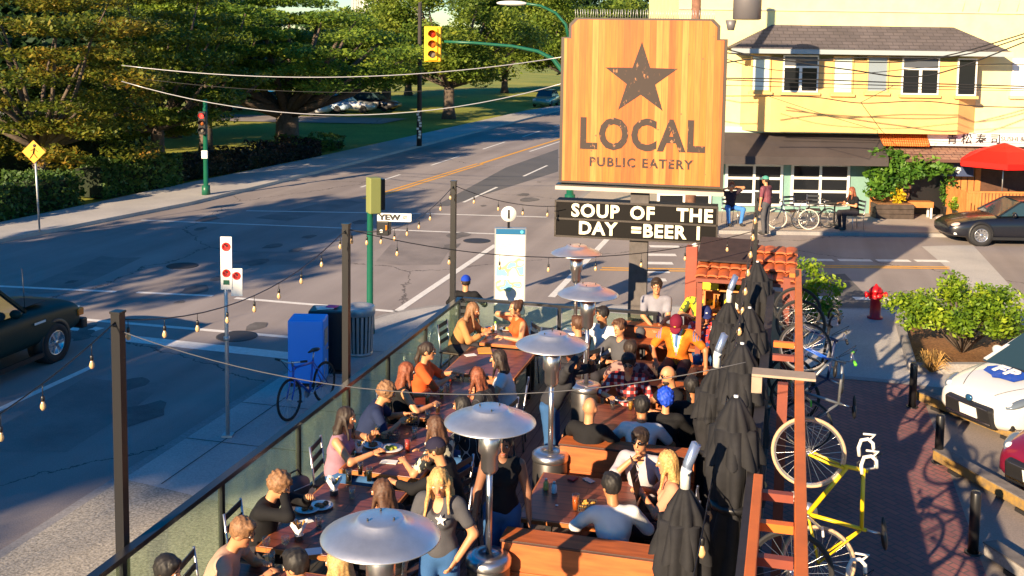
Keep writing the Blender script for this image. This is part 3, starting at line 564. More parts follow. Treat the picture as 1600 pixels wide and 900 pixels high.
def car(name, label, cat, loc, rz, paint, st, cab, wb, wr, tr, rim_sp=7, simple=False, group=None):
    """st: lower body stations (y, zbottom, ztop, halfwidth); cab: (y, z, halfwidth) x4: windscreen base, roof front, roof rear, rear base"""
    c = thing(name, label, cat, loc, rz, group); sec = lambda w_, zb_, zt: [(0, zb_), (.8 * w_, zb_), (.96 * w_, zb_ + .08), (w_, zb_ + .25 * (zt - zb_)), (w_, zb_ + .6 * (zt - zb_)), (.97 * w_, zb_ + .82 * (zt - zb_)), (.86 * w_, zt - .015), (.5 * w_, zt + .025), (0, zt + .03)]
    m = MB(); k = 16; vs = []
    for y, zb_, zt, w_ in st:
        p = sec(w_, zb_, zt); ring = p + [(-x, z) for x, z in p[-2:0:-1]]; vs += [(x, y, z) for x, z in ring]
    n = len(st); fs = [(i * k + j, (i + 1) * k + j, (i + 1) * k + (j + 1) % k, i * k + (j + 1) % k) for i in range(n - 1) for j in range(k)] + [tuple(range(k)), tuple(reversed([(n - 1) * k + j for j in range(k)]))]
    b = m.add(vs, fs, True).build('body', paint, c)
    if not simple: sb = b.modifiers.new('sub', 'SUBSURF'); sb.levels = sb.render_levels = 2
    # cabin
    (y0, z0, w0), (y1, z1, w1), (y2, z2, w2), (y3, z3, w3) = cab
    g = MB(); ym = (y1 + y2) / 2
    V = [(-w0, y0, z0), (w0, y0, z0), (-w1, y1, z1), (w1, y1, z1), (-w2, y2, z2), (w2, y2, z2), (-w3, y3, z3), (w3, y3, z3)]
    g.add(V, [(0, 1, 3, 2), (1, 7, 5, 3), (6, 0, 2, 4), (7, 6, 4, 5), (2, 3, 5, 4), (0, 6, 7, 1)]).build('windows', CGLASS, c)
    r = MB(); 
    ro = [(-w1 * .98, y1, z1 + .004), (0, y1 + .04, z1 + .035), (w1 * .98, y1, z1 + .004), (-w1 * .99, ym, z1 + .03), (0, ym, z1 + .075), (w1 * .99, ym, z1 + .03), (-w2 * .98, y2, z2 + .004), (0, y2 - .04, z2 + .04), (w2 * .98, y2, z2 + .004)]
    r.add(ro, [(0, 1, 4, 3), (1, 2, 5, 4), (3, 4, 7, 6), (4, 5, 8, 7)], True).build('roof', paint, c)
    if simple: 
        for s_ in (-1, 1):
            for yy in wb: MB().lathe([(wr, -.2), (wr, 0), (wr * .6, .005), (.01, .005)], (s_ * tr, yy, wr), 14, Matrix.Rotation(s_ * pi / 2, 3, 'Y')).build('wheel', TYRE, c)
        return c
    for s_ in (-1, 1):
        p = MB(); a = [Vector((s_ * abs(V[i][0]) * 1.004, V[i][1], V[i][2])) for i in (1, 3, 5, 7)]
        for q0, q1, t_ in ((a[0], a[1], .07), (a[1], a[2], .06), (a[2], a[3], .13), (a[1].lerp(a[2], .5) , a[0].lerp(a[3], .48), .07)): p.beam(q0, q1, .05, t_, up=(1, 0, 0))
        p.build('pillar', paint, c)
        mr = MB().ell((s_ * (w0 + .16), y0 - .45, z0 + .08), (.12, .07, .085)).build('mirror', paint, c)
        for yy in wb:
            MB().lathe([(wr * 1.16, -.3), (wr * 1.16, .006), (wr * .9, .006), (wr * .9, -.3)], (s_ * tr, yy, wr + .03), 28, Matrix.Rotation(s_ * pi / 2, 3, 'Y')).build('wheel_arch', BLK, c)
            wheel(c, s_ * (tr + .018), yy, wr, .2, rim_sp)
        MB().bb((s_ * tr * .97, wb[1] + wr, .2), (s_ * (tr + .012), wb[0] - wr, .29)).build('sill', BLK, c)
    return c
GREENP = mat('dark_green_car_paint', (.008, .030, .026), .45, 0, spec=.2); WHITEP = mat('white_car_paint', (.62, .62, .62), .3, coat=.8)
MAROON = mat('maroon_car_paint', (.22, .012, .04), .3, .3, coat=.8); BLACKC = mat('black_car_paint', (.007, .008, .014), .3, .0, coat=.5)
# dark green four wheel drive on the avenue
sv = car('parked_car', 'dark green boxy four wheel drive at the left edge of the avenue', 'car', (-14.15, 15.85, 0), 0, GREENP,
         [(-2.3, .55, 1.0, .78), (-2.2, .42, 1.05, .86), (-1.2, .40, 1.12, .89), (.3, .40, 1.12, .89), (.9, .40, 1.10, .88), (1.9, .42, 1.04, .86), (2.22, .45, .98, .82), (2.3, .52, .9, .74)],
         [(.75, 1.11, .74), (.15, 1.66, .62), (-1.9, 1.68, .62), (-2.2, 1.10, .76)], (1.42, -1.35), .37, .86, 6); sv.name = 'green_car'
for s_ in (-1, 1): MB().box((s_ * .60, 2.27, .78), (.3, .08, .2)).build('headlight', LAMP, sv, bevel=.02); MB().box((s_ * .80, 2.2, .78), (.1, .16, .14)).build('turn_signal', AMB, sv, bevel=.01)
MB().box((0, 2.29, .76), (.82, .04, .22)).build('grille', BLK, sv); MB().box((0, 2.34, .52), (1.66, .16, .2)).build('bumper', BLK, sv, bevel=.03)
MB().tube([(.78, .7, 1.12), (.8, .62, 1.95)], .006, 5).build('antenna', BLK, sv)
MB().bb((.05, .9, 1.15), (.62, 1.5, 1.158)).build('hood_scoop', GREENP, sv, bevel=.004)
MB().bb((.89, .8, .86), (.899, 1.1, .9)).build('badge', PLATE, sv)
# white hatchback and maroon car, nose to the plaza
HD = Vector((-.79, -.61, 0)).normalized(); hz = atan2(HD.y, HD.x) - pi / 2
hp = at(1512, 650, .35); hc = Vector((hp.x, hp.y, 0)) - HD * 2.02
SIDE = Vector((HD.y, -HD.x, 0))
def hatch(label, loc, paint, name):
    c = car('car', label, 'car', tuple(loc), hz, paint,
            [(-2.0, .5, 1.0, .70), (-1.92, .34, 1.02, .81), (-.9, .24, .98, .85), (.3, .22, .97, .85), (.85, .22, .96, .845), (1.3, .22, .90, .83), (1.7, .23, .80, .78), (1.92, .26, .68, .68), (2.0, .34, .56, .56)],
            [(.95, .95, .70), (.05, 1.42, .55), (-1.35, 1.40, .53), (-1.95, 1.0, .66)], (1.22, -1.28), .31, .835, 8); c.name = name
    for s_ in (-1, 1):
        MB().add([(s_ * .42, 1.90, .66), (s_ * .50, 1.88, .55), (s_ * .70, 1.70, .60), (s_ * .795, 1.34, .79), (s_ * .74, 1.36, .84), (s_ * .60, 1.72, .755)], [(0, 1, 2, 3, 4, 5)]).build('headlight', mat('dark_lamp', (.10, .12, .15), .06, spec=.9), c)
        h = c.children[-1]; so_ = h.modifiers.new('solid', 'SOLIDIFY'); so_.thickness = .05; so_.offset = 0
        MB().ell((s_ * .635, 1.69, .70), (.12, .25, .06), 14, 9, Matrix.Rotation(s_ * R(24), 3, 'Z') @ Matrix.Rotation(R(-20), 3, 'X')).build('cover', mat('lamp_cover', (.12, .15, .19), .05, spec=.9), h); MB().ell((s_ * .60, 1.80, .685), (.06, .075, .05)).build('lens', LAMP, h)
        MB().box((s_ * .62, 1.80, .36), (.2, .12, .1)).build('fog_lamp', BLK, c, bevel=.02)
    g = MB().box((0, 1.955, .44), (1.02, .16, .33), rx=R(-16), taper=.9).build('grille', BLK, c, bevel=.04)
    MB().box((0, 2.05, .56), (.80, .012, .02), rx=R(-16)).build('grille_bar', CHROME, g); MB().box((0, 2.03, .35), (.9, .012, .02)).build('grille_bar', CHROME, g)
    MB().box((-.02, 2.04, .46), (.34, .02, .17), rx=R(-12)).build('number_plate', PLATE, c)
    MB().ell((0, 2.02, .655), (.07, .03, .055)).build('front_badge', mat('blue_badge', (.03, .12, .25), .2, .5), c)
    MB().box((-.3, .95, .985), (.8, .02, .015), rz=R(6)).build('wiper', BLK, c)
    for s_ in (-1, 1):
        sl_ = MB()
        for k in range(16): y_ = .92 + k * .056; sl_.strip((s_ * (.66 - .012 * k - .0006 * k * k), y_), (s_ * (.66 - .012 * (k + 1) - .0006 * (k + 1) ** 2), y_ + .056), .012, .95)
        so2 = sl_.build('hood_seam', BLK, c); sw_ = so2.modifiers.new('wrap', 'SHRINKWRAP'); sw_.target = [q for q in c.children if q.name.startswith('body')][0]; sw_.wrap_method = 'PROJECT'; sw_.use_project_z = True; sw_.use_negative_direction = True; sw_.use_positive_direction = True; sw_.offset = .003; sw_.wrap_mode = 'ABOVE_SURFACE'
    return c
wc = hatch('white hatchback with a blue lettered patch on its hood, parked nose to the plaza', hc, WHITEP, 'white_car')
MB().add([(-.38, 1.08, .0), (-.05, 1.02, 0), (.30, 1.10, 0), (.38, 1.22, 0), (.32, 1.38, 0), (.10, 1.44, 0), (.02, 1.50, 0), (-.06, 1.45, 0), (-.32, 1.42, 0), (-.36, 1.26, 0)], [tuple(range(10))]).xf(TR(.02, 0, .905 + .05) @ Matrix.Translation((0, 1.25, 0)) @ Matrix.Rotation(R(-11), 4, 'X') @ Matrix.Translation((0, -1.25, 0))).build('hood_logo', mat('logo_blue', (.004, .06, .40), .4), wc)
hl = wc.children[-1]; so_ = hl.modifiers.new('solid', 'SOLIDIFY'); so_.thickness = .03; so_.offset = 0
text('FP', .33, PLATE, hl, TR(0, 1.25, 1.0) @ Matrix.Rotation(R(-11), 4, 'X') @ Matrix.Rotation(pi, 4, 'Z'), bold=.010, ext=.006, sx=1.25, sp=1.12)
mc = hatch('maroon car cut off by the right edge, nose to the plaza below the white one', hc + Vector((.42, -2.75, 0)), MAROON, 'maroon_car')
# black sedan on the side street
q = at(1483, 384); bc = car('car', 'black sedan parked across the street by the slatted fence', 'car', (*(q.xy + Rh.xy * 2.35 + Fh.xy * .85), 0), YAW + pi / 2, BLACKC,
         [(-2.3, .5, .95, .6), (-2.2, .34, .98, .80), (-1.2, .2, .95, .88), (0, .18, .92, .89), (.8, .18, .92, .88), (1.5, .2, .84, .86), (2.0, .22, .74, .80), (2.25, .26, .64, .68), (2.33, .34, .54, .55)],
         [(.85, .92, .74), (.1, 1.36, .58), (-1.1, 1.36, .58), (-1.95, .98, .70)], (1.38, -1.38), .34, .872, 10); bc.name = 'black_car'
for s_ in (-1, 1): MB().ell((s_ * .62, 2.08, .64), (.13, .16, .055), M=Matrix.Rotation(R(-12), 3, 'X')).build('headlight', mat('pink_lamp', (.65, .45, .42), .1, spec=.9), bc); MB().box((s_ * .66, 2.12, .36), (.16, .1, .07)).build('fog_lamp', LAMP, bc, bevel=.015)
MB().box((0, 2.28, .45), (.7, .08, .2)).build('grille', BLK, bc, bevel=.02)
# far cars
def smallcar(label, p, rz, paint, grp='cars parked beyond the park lawn'):
    c = car('parked_car', label, 'car', tuple(p), rz, paint, [(-2.2, .4, .95, .7), (-2.0, .25, .98, .85), (0, .2, .95, .88), (1, .2, .95, .87), (1.9, .25, .8, .82), (2.2, .35, .65, .7)],
               [(.9, .95, .75), (.2, 1.5, .62), (-1.5, 1.5, .62), (-2.1, 1.0, .74)], (1.3, -1.3), .33, .86, simple=True, group=grp)
    return c
q = at(853, 166); fc = smallcar('teal car at the far end of the avenue beside the wooden sign', (q.x, q.y, 0), R(180), mat('teal_car_paint', (.10, .30, .28), .3, .3, coat=.6), None)
for s_ in (-1, 1): MB().box((s_ * .62, 2.16, .7), (.26, .1, .12)).build('headlight', LAMP, fc)
PB = mat('pale_blue_car_paint', (.40, .52, .66), .3, coat=.6); SV = mat('silver_car_paint', (.6, .6, .6), .3, .4, coat=.6)
MB().poly([(-60, 66), (-28.4, 72.5), (-28.4, 78), (-60, 74)], .02).build('park_road', ASPH, kind='structure')
for i, (px, py, mt, lab) in enumerate(((345, 165, PB, 'pale blue car seen between the trunks left of the layered tree'), (386, 163, WHITEP, 'white car behind the fork of the layered tree'), (424, 163, SV, 'silver car glimpsed low behind the layered tree trunk'), (472, 172, WHITEP, 'white car at the right of the thick forked trunk'), (508, 168, PB, 'pale blue car right of the thick forked trunk'), (545, 168, SV, 'silver car at the shaded lawn edge under the boughs'), (585, 165, BLACKC, 'dark car rightmost of those beyond the lawn'))):
    q = at(px, py + 8, 0); smallcar(lab, (q.x, q.y, .02), R(-95 + 8 * (i % 3)), mt)
# ================================================================ street furniture
GRN = mat('green_pole_paint', (.008, .10, .055), .4, var=.1); GALV = mat('galvanised', (.50, .50, .50), .45, .6, var=.12); SIGW = mat('sign_face', (.78, .77, .72), .5); SIGR = mat('sign_red', (.55, .03, .03), .5); YELS = mat('signal_yellow', (.85, .45, .005), .45); SIGO = mat('sign_amber', (.85, .36, .015), .5)
def disc(m, c, r, n=20, th=.01, ax='Y'):
    return m.lathe([(r, -th / 2), (r, th / 2), (.001, th / 2)], c, n, Matrix.Rotation(pi / 2, 3, 'X'), smooth=False)
def roundel(parent, x, z, y, r):
    m = MB(); m.lathe([(r, 0), (r, .006), (r * .74, .006), (r * .74, 0)], (x, y, z), 24, Matrix.Rotation(pi / 2, 3, 'X')); m.beam((x - r * .6, y - .004, z + r * .6), (x + r * .6, y - .004, z - r * .6), .006, r * .24, up=(0, 1, 0))
    o = m.build('roundel', SIGR, parent); m2 = MB(); m2.beam((x, y - .002, z - r * .45), (x, y - .002, z + r * .45), .004, r * .22, up=(0, 1, 0)).lathe([(r * .26, 0), (r * .26, .004), (r * .1, .004), (r * .1, 0)], (x + r * .12, y, z + r * .22), 14, Matrix.Rotation(pi / 2, 3, 'X')); m2.build('letter', INK, o)
def signpost(label, px, py, h, z=.12): q = at(px, py, z); return thing('sign_post', label, 'sign', tuple(q), YAW), q
# parking sign
sp, q = signpost('grey pole with white no parking signs on the near sidewalk', 356, 682, 3)
zt = at_y(356, 372, q.dot(Fh)).z - .12
MB().tube([(0, 0, 0), (0, 0, zt)], .03, 10).build('pole', GALV, sp); MB().box((0, 0, .02), (.16, .16, .03)).build('base', GALV, sp)
sg = MB().box((.02, -.05, zt - .37), (.17, .012, .80)).build('sign_plate', SIGW, sp, bevel=.003); roundel(sg, .02, zt - .12, -.058, .068); roundel(sg, .02, zt - .52, -.058, .062)
sg = MB().box((.17, -.04, zt - .66), (.17, .012, .42)).build('sign_plate', SIGW, sp, bevel=.003); roundel(sg, .17, zt - .56, -.048, .062)
MB().box((.02, -.06, zt - .66), (.09, .004, .07)).build('arrow', GRN, sg)
MB().tube([(0, 0, zt - 1.5), (0, 0, zt - 1.56)], .045, 10).build('clamp', GALV, sp)
# pedestrian warning sign
sp, q = signpost('amber diamond pedestrian crossing sign on a thin pole by the hedge', 62, 362, 3)
zt = at_y(57, 237, q.dot(Fh)).z - .12
MB().tube([(0, 0, 0), (-.08, 0, zt)], .03, 8).build('pole', GALV, sp)
dm = MB().box((-.09, -.05, zt), (.50, .012, .50), ry=R(45)).build('sign_plate', SIGO, sp); m = MB(); X0 = -.09
m.lathe([(.05, 0), (.05, .006), (.001, .006)], (X0 + .03, -.058, zt + .19), 12, Matrix.Rotation(pi / 2, 3, 'X'))
for a, b, w_ in (((.02, .13), (-.01, -.04), .09), ((-.01, -.04), (-.12, -.2), .05), ((0, -.04), (.11, -.19), .05), ((.02, .1), (.13, .0), .035), ((.02, .1), (-.1, .03), .035)): m.beam((X0 + a[0], -.06, zt + a[1]), (X0 + b[0], -.06, zt + b[1]), .005, w_, up=(0, 1, 0))
m.build('walker_symbol', INK, dm)
# signal pole by the park
def signal_head(m, parent, c, mt, lit, ry=0., s=1.):
    h = MB().box(c, (.34 * s, .26 * s, 1.02 * s)).build('signal_head', mt, parent, bevel=.03)
    for i, col in enumerate((('red_lamp', (.35, .03, .01)), ('amber_lamp', (.35, .10, .02)), ('green_lamp', (.18, .16, .13)))):
        z = c[2] + (.32 - .32 * i) * s; e = dict(emit=(1, .03, .02), es=2.2) if i == 0 and lit else {}
        l = MB().lathe([(.115 * s, 0), (.115 * s, .015), (.08 * s, .045), (.001, .055)], (c[0], c[1] - .131 * s, z), 18, Matrix.Rotation(pi / 2, 3, 'X')).build('lens', mat(col[0] + ('_lit' if e else ''), col[1], .2, **e), h)
        m2 = MB(); n = 10; vs = []
        for k in range(n + 1):
            a = R(-20) + R(220) * k / n
            for rr_, dd in ((.135, 0), (.135, .2), (.128, .2), (.128, 0)): vs.append((c[0] + rr_ * s * cos(a), c[1] - .131 * s - dd * s, z + rr_ * s * sin(a)))
        fs = [(k * 4 + j, k * 4 + (j + 1) % 4, k * 4 + 4 + (j + 1) % 4, k * 4 + 4 + j) for k in range(n) for j in range(4)]
        m2.add(vs, fs, True).build('visor', mt, h)
    return h
q = at(322, 304, .12); tp = thing('signal_pole', 'green traffic signal pole with a red light at the park corner', 'traffic light', tuple(q), YAW)
zr = at_y(319, 180, q.dot(Fh)).z - .12; m = MB().tube([(0, 0, 0), (0, 0, .35), (0, 0, .36), (0, 0, zr + .6)], [.16, .15, .09, .08], 12); m.build('pole', GRN, tp)
signal_head(None, tp, (-.02, -.26, zr - .27), BLACKP, True, s=.85); MB().box((0, -.12, 1.55), (.22, .1, .3)).build('push_button', SIGW, tp)
# near green pole: signal seen from behind, street name and walk signal
q = at(578, 521, .12); gp = thing('signal_pole', 'green traffic signal pole carrying a street name blade beside the trash can', 'traffic light', tuple(q), YAW); D = q.dot(Fh)
zt = at_y(585, 277, D).z - .12; zb_ = at_y(585, 333, D).z - .12
MB().tube([(0, 0, 0), (0, 0, .5), (0, 0, .51), (0, 0, zb_ + .05)], [.10, .09, .068, .06], 12).build('pole', GRN, gp)
MB().box((.07, .0, (zt + zb_) / 2), (.24, .26, zt - zb_), rz=R(28)).build('signal_back', mat('olive_signal_back', (.20, .22, .07), .6), gp, bevel=.02)
MB().box((.17, .16, (zt + zb_) / 2), (.17, .2, zt - zb_ - .1), rz=R(28)).build('signal_hood', BLACKP, gp)
zs = at_y(613, 339, D).z - .12; bl = MB().box((.50, -.06, zs), (.70, .014, .17), rz=R(-4)).build('street_name_sign', SIGW, gp, bevel=.003)
text('YEW', .155, INK, bl, TR(.40, -.075, zs) @ Matrix.Rotation(R(-4), 4, 'Z') @ UPR, bold=.006, ext=.002, sx=1.3); text('ST', .08, INK, bl, TR(.72, -.088, zs) @ Matrix.Rotation(R(-4), 4, 'Z') @ UPR, bold=.003, ext=.002)
zw = at_y(600, 356, D).z - .12; ws = MB().box((.28, .02, zw), (.26, .2, .30), rz=R(-10)).build('walk_signal', BLACKP, gp, bevel=.02)
disc(MB(), (.24, -.10, zw - .05), .035).build('walk_symbol', SIGW, ws); MB().box((.34, -.105, zw + .02), (.03, .01, .1)).build('hand_symbol', AMB, ws)
# dark pole on the far curb
q = at(655, 228, .12); sp = thing('street_pole', 'dark pole with a papered base on the park side curb', 'pole', tuple(q), YAW)
MB().tube([(0, 0, 0), (0, 0, 8)], [.15, .10], 10).build('shaft', mat('dark_pole', (.035, .03, .028), .8), sp); m = MB(); g = random.Random(5)
for i in range(10): m.box((g.uniform(-.08, .08), -.155, .5 + i * .16), (.14, .01, .12), ry=g.uniform(-.2, .2))
m.build('paper_notices', SIGW, sp)
# street light and mast arm pole at the far corner, behind the sign
q = at(890, 330, .12); D = q.dot(Fh); mp_ = thing('signal_mast', 'green mast behind the wooden sign holding the yellow signal and the street light', 'traffic light', tuple(q), YAW)
def lc(px, py): p = at_y(px, py, D) - q; return (p.dot(Rh), 0, p.z)
MB().tube([(0, 0, 0), (0, 0, .6), (0, 0, .61), lc(889, 60)], [.2, .19, .13, .09], 12).build('pole', GRN, mp_)
MB().tube([lc(889, 140), lc(880, 112), lc(864, 92), lc(840, 80), lc(800, 72), lc(740, 67), lc(694, 65)], [.10, .09, .075, .065, .055, .05, .045], 8).build('mast_arm', GRN, mp_)
MB().tube([lc(889, 60), lc(884, 38), lc(868, 20), lc(845, 9), lc(815, 4.5)], [.07, .055, .05, .045, .04], 8).build('lamp_arm', GRN, mp_)
x, _, z = lc(800, 5); MB().ell((x, 0, z), (.55, .16, .09), 14).build('street_lamp', mat('lamp_grey', (.75, .74, .70), .4), mp_)
x, _, z = lc(676, 69); sh = signal_head(None, mp_, (x, -.02, z), YELS, False, s=1.1); MB().bb((x - .30, .125, z - .62), (x + .30, .135, z + .62)).build('back_plate', YELS, mp_); MB().box((x, -.0, z), (.58, .2, 1.22)).build('signal_face', YELS, mp_, bevel=.03)
# information kiosk
q = Vector((-6.15, 21.7, .122)); D = q.dot(Fh); ki = thing('map_kiosk', 'white street map kiosk topped by a round information sign', 'kiosk', tuple(q), YAW)
kx = (at_y(797, 400, D) - q).dot(Rh); zt = at_y(797, 356, D).z - q.z; kw = .66
MB().bb((kx - kw / 2, -.08, .12), (kx + kw / 2, .08, zt)).bb((kx - kw / 2 + .05, -.06, 0), (kx + kw / 2 - .05, .06, .12)).build('frame', mat('kiosk_grey', (.40, .41, .42), .4, .4), ki)
MB().bb((kx - kw / 2 + .03, -.087, .3), (kx + kw / 2 - .02, -.081, zt - .13)).build('panel', mat('kiosk_white', (.70, .70, .68), .4), ki)
hd = MB().bb((kx - kw / 2 + .03, -.09, zt - .125), (kx + kw / 2 - .02, -.081, zt - .01)).build('header', mat('kiosk_blue', (.02, .13, .28), .35), ki)
disc(MB(), (kx + .24, -.094, zt - .068), .035).build('header_icon', mat('kiosk_cyan', (.1, .5, .65), .4), hd)
def mapmat():
    m_, N, P = nodes('street_map'); L = N.links; tc = N.nodes.new('ShaderNodeTexCoord'); n = N.nodes.new('ShaderNodeTexNoise'); n.inputs['Scale'].default_value = 3.6; n.inputs['Detail'].default_value = 1
    L.new(tc.outputs['Object'], n.inputs['Vector']); r = N.nodes.new('ShaderNodeValToRGB'); r.color_ramp.interpolation = 'CONSTANT'; e = r.color_ramp.elements; e[0].color = (.22, .62, .72, 1); e[1].position = .45; e[1].color = (.50, .60, .25, 1); x = e.new(.50); x.color = (.68, .67, .58, 1)
    L.new(n.outputs['Fac'], r.inputs['Fac']); L.new(r.outputs['Color'], P.inputs['Base Color']); P.inputs['Roughness'].default_value = .35; return m_
MP = mapmat(); zk = [at_y(797, y, D).z - q.z for y in (402, 430, 436, 462)]
MB().bb((kx - kw / 2 + .04, -.091, zk[1]), (kx + kw / 2 - .04, -.088, zk[0])).build('map', MP, ki); MB().bb((kx - kw / 2 + .04, -.091, zk[3]), (kx + kw / 2 - .04, -.088, zk[2])).build('map', MP, ki)
m = MB()
for i in range(8): m.bb((kx - kw / 2 + .06, -.09, zk[0] + .06 + i * .045), (kx - kw / 2 + .06 + (.3 if i % 3 else .2), -.088, zk[0] + .072 + i * .045))
m.build('text_lines', GALV, ki)
zi = at_y(795, 334, D).z - q.z; ci = (at_y(795, 334, D) - q).dot(Rh); MB().tube([(ci, 0, zt), (ci, 0, zi)], .025, 8).build('stem', BLACKP, ki)
ib = MB().lathe([(.16, -.02), (.165, 0), (.16, .02), (.001, .02)], (ci, -.03, zi), 24, Matrix.Rotation(pi / 2, 3, 'X')).build('information_disc', SIGW, ki); text('i', .26, INK, ib, TR(ci, -.053, zi - .005) @ UPR, bold=.012, ext=.002)
# trash can
q = at(562, 553, .122); tc_ = thing('trash_can', 'grey slatted steel trash can beside the green signal pole', 'trash can', tuple(q), YAW); m = MB()
for i in range(20): a = 2 * pi * i / 20; m.beam((.24 * cos(a), .24 * sin(a), .06), (.27 * cos(a), .27 * sin(a), .8), .05, .012, up=(cos(a), sin(a), 0))
m.build('slats', GALV, tc_); MB().lathe([(.24, 0), (.25, .06), (.23, .06), (.22, .01), (.001, .01)], n=24).build('base', GALV, tc_)
MB().lathe([(.28, .78), (.30, .80), (.30, .93), (.27, .95), (.2, .95), (.19, .90), (.001, .88)], n=24).build('rim', GALV, tc_); MB().lathe([(.2, .04), (.22, .86), (.001, .86)], n=20).build('liner', BLKPOT, tc_)
# newspaper boxes
def news(label, px, py, mt, w_, d, h, rz, name='newspaper_box'):
    q = at(px, py, .122); b = thing(name, label, 'newspaper box', tuple(q), rz); MB().box((0, 0, h / 2 + .03), (w_, d, h - .06)).build('cabinet', mt, b, bevel=.025)
    MB().box((0, 0, .02), (w_ * .94, d * .94, .04)).build('plinth', BLKPOT, b); f = MB().box((w_ / 2 + .004, 0, h * .72), (.01, d * .55, h * .24)).build('display_window', mat('news_page', (.35, .34, .30), .4, var=.5, vs=25), b)
    MB().box((w_ / 2 + .014, d * .15, h * .52), (.02, .12, .025)).build('handle', GALV, b)
    disc(MB(), (0, 0, 0), .04).xf(TR(w_ / 2 + .006, -.05, h * .36) @ Matrix.Rotation(pi / 2, 4, 'Z')).build('emblem', SIGW, b); return b
BLUEP = mat('blue_box_paint', (.03, .30, .95), .4)
news('bright blue newspaper box on the sidewalk behind the parked bicycle', 482, 598, BLUEP, .62, .5, 1.18, R(14)); nb = news('black newspaper box behind the blue one with papers on its top', 512, 578, BLACKP, .62, .48, 1.15, R(14))
MB().box((-.05, 0, 1.16), (.3, .24, .012), rz=.3).build('flyer', SIGW, nb); MB().box((.08, .05, 1.175), (.2, .16, .01), rz=-.2).build('flyer', mat('pink_paper', (.75, .05, .25), .6), nb)
# fire hydrant
q = at(1367, 497, .122); hy = thing('fire_hydrant', 'red fire hydrant standing alone on the shaded side street sidewalk', 'hydrant', tuple(q), YAW); HR = mat('hydrant_red', (.52, .008, .012), .4, var=.1)
MB().lathe([(.17, 0), (.17, .03), (.12, .05), (.115, .42), (.15, .44), (.15, .47), (.12, .48), (.12, .58), (.15, .6), (.15, .63), (.1, .7), (.04, .73), (.03, .76), (.001, .78)], n=20).build('barrel', HR, hy)
for s_, a in ((1, 0), (-1, 0), (0, -1)): d = Vector((s_, a, 0)); MB().tube([d * .1 + Vector((0, 0, .53)), d * .2 + Vector((0, 0, .53)), d * .205 + Vector((0, 0, .53)), d * .24 + Vector((0, 0, .53))], [.055, .055, .07, .065], 12).build('outlet_cap', HR, hy)
# bollards
for px, py, lab in ((1425, 636, 'black steel bollard beside the planting bed, farthest of the row'), (1466, 723, 'black steel bollard between the two parking stops'), (1520, 864, 'nearest black steel bollard at the lower right')):
    q = at(px, py, .124); b = thing('bollard', lab, 'bollard', tuple(q), 0, 'bollards along the plaza edge'); h = (at_y(px, {636: 567, 723: 647, 864: 767}[py], q.dot(Fh)).z - .124)
    MB().lathe([(.062, 0), (.062, h - .03), (.05, h - .006), (.001, h)], n=18).build('post', BLACKP, b); MB().lathe([(.1, 0), (.1, .012), (.07, .02), (.07, 0)], n=18).build('flange', BLACKP, b)
# parking stops
YK = mat('yellow_kerb_paint', (.40, .23, .04), .8, col2=(.15, .11, .07), vs=9)
for (a, b, lab) in (((1436, 628), (1612, 700), 'yellow painted timber parking stop in front of the white hatchback'), ((1464, 722), (1640, 822), 'worn yellow parking stop in front of the maroon car'), ((1545, 872), (1680, 960), 'blue grey parking stop in the lower right corner')):
    p0 = at(*a, .124); p1 = at(*b, .124); L_ = min((p1 - p0).length, 2.3); st = thing('parking_stop', lab, 'parking stop', tuple(p0), atan2((p1 - p0).y, (p1 - p0).x), 'parking stops')
    MB().bb((0, -.09, .05), (L_, .09, .2)).build('beam', YK if 'yellow' in lab else KERB, st, bevel=.02); MB().bb((.0, -.10, .2), (L_, .10, .215)).build('top_board', mat('weathered_board', (.16, .14, .13), .85, var=.3), st)
    for x in (.35, L_ - .5): MB().bb((x, -.1, 0), (x + .2, .1, .05)).build('foot', BLKPOT, st)
# planting bed with lime shrub
bed = [at(1403, 512), at(1560, 500), at(1640, 545), at(1640, 600), at(1560, 592), at(1425, 592)]
MB().prism([(p.x, p.y) for p in bed], .1, .18).build('planting_bed', SOIL, kind='structure')
for i, (a, b, lab) in enumerate(((0, 1, 'far'), (0, 5, 'left'), (5, 4, 'near'))):
    d = (bed[b] - bed[a]); MB().beam(bed[a] + Vector((0, 0, .18)), bed[b] + Vector((0, 0, .18)), .14, .24).build('bed_kerb', KERB, kind='structure')
q = at(1503, 552, .16); sh = thing('lime_shrub', 'wide lime green shrub in the planting bed behind the white car', 'shrub', tuple(q)); P_ = []; g = np.random.default_rng(9); m = MB()
for i in range(26):
    a = g.random() * 2 * pi; r_ = .25 + 1.05 * g.random(); tip = Vector((r_ * cos(a) * 1.0, r_ * sin(a) * .8, .55 + .95 * g.random() * (1.15 - r_ * .55)))
    m.tube([(0, 0, 0), tip * .5 + Vector((0, 0, .1)), tip], [.02, .014, .006], 5); n = 300; d = g.normal(size=(n, 3)); d /= np.linalg.norm(d, axis=1)[:, None]; P_.append(np.array(tip) + d * (g.random(n) ** .5)[:, None] * np.array((.34, .34, .24)))
m.build('stems', BARK, sh); npmesh('foliage', *leafquads(np.concatenate(P_), .088, g, .5), LF_LIME, sh)
q = at(1455, 580, .16); tg = thing('ornamental_grass', 'tuft of dry straw coloured grass below the lime shrub', 'grass tuft', tuple(q)); P_ = []; m = MB(); gr = random.Random(3)
for i in range(150): a = gr.random() * 2 * pi; r_ = gr.uniform(.1, .42); h = gr.uniform(.12, .4); m.tube([(.05 * cos(a), .05 * sin(a), 0), (r_ * .6 * cos(a), r_ * .6 * sin(a), h), (r_ * cos(a), r_ * sin(a), h * .7)], [.006, .005, .001], 3)
m.build('blades', mat('straw', (.62, .36, .10), .8, var=.2), tg)
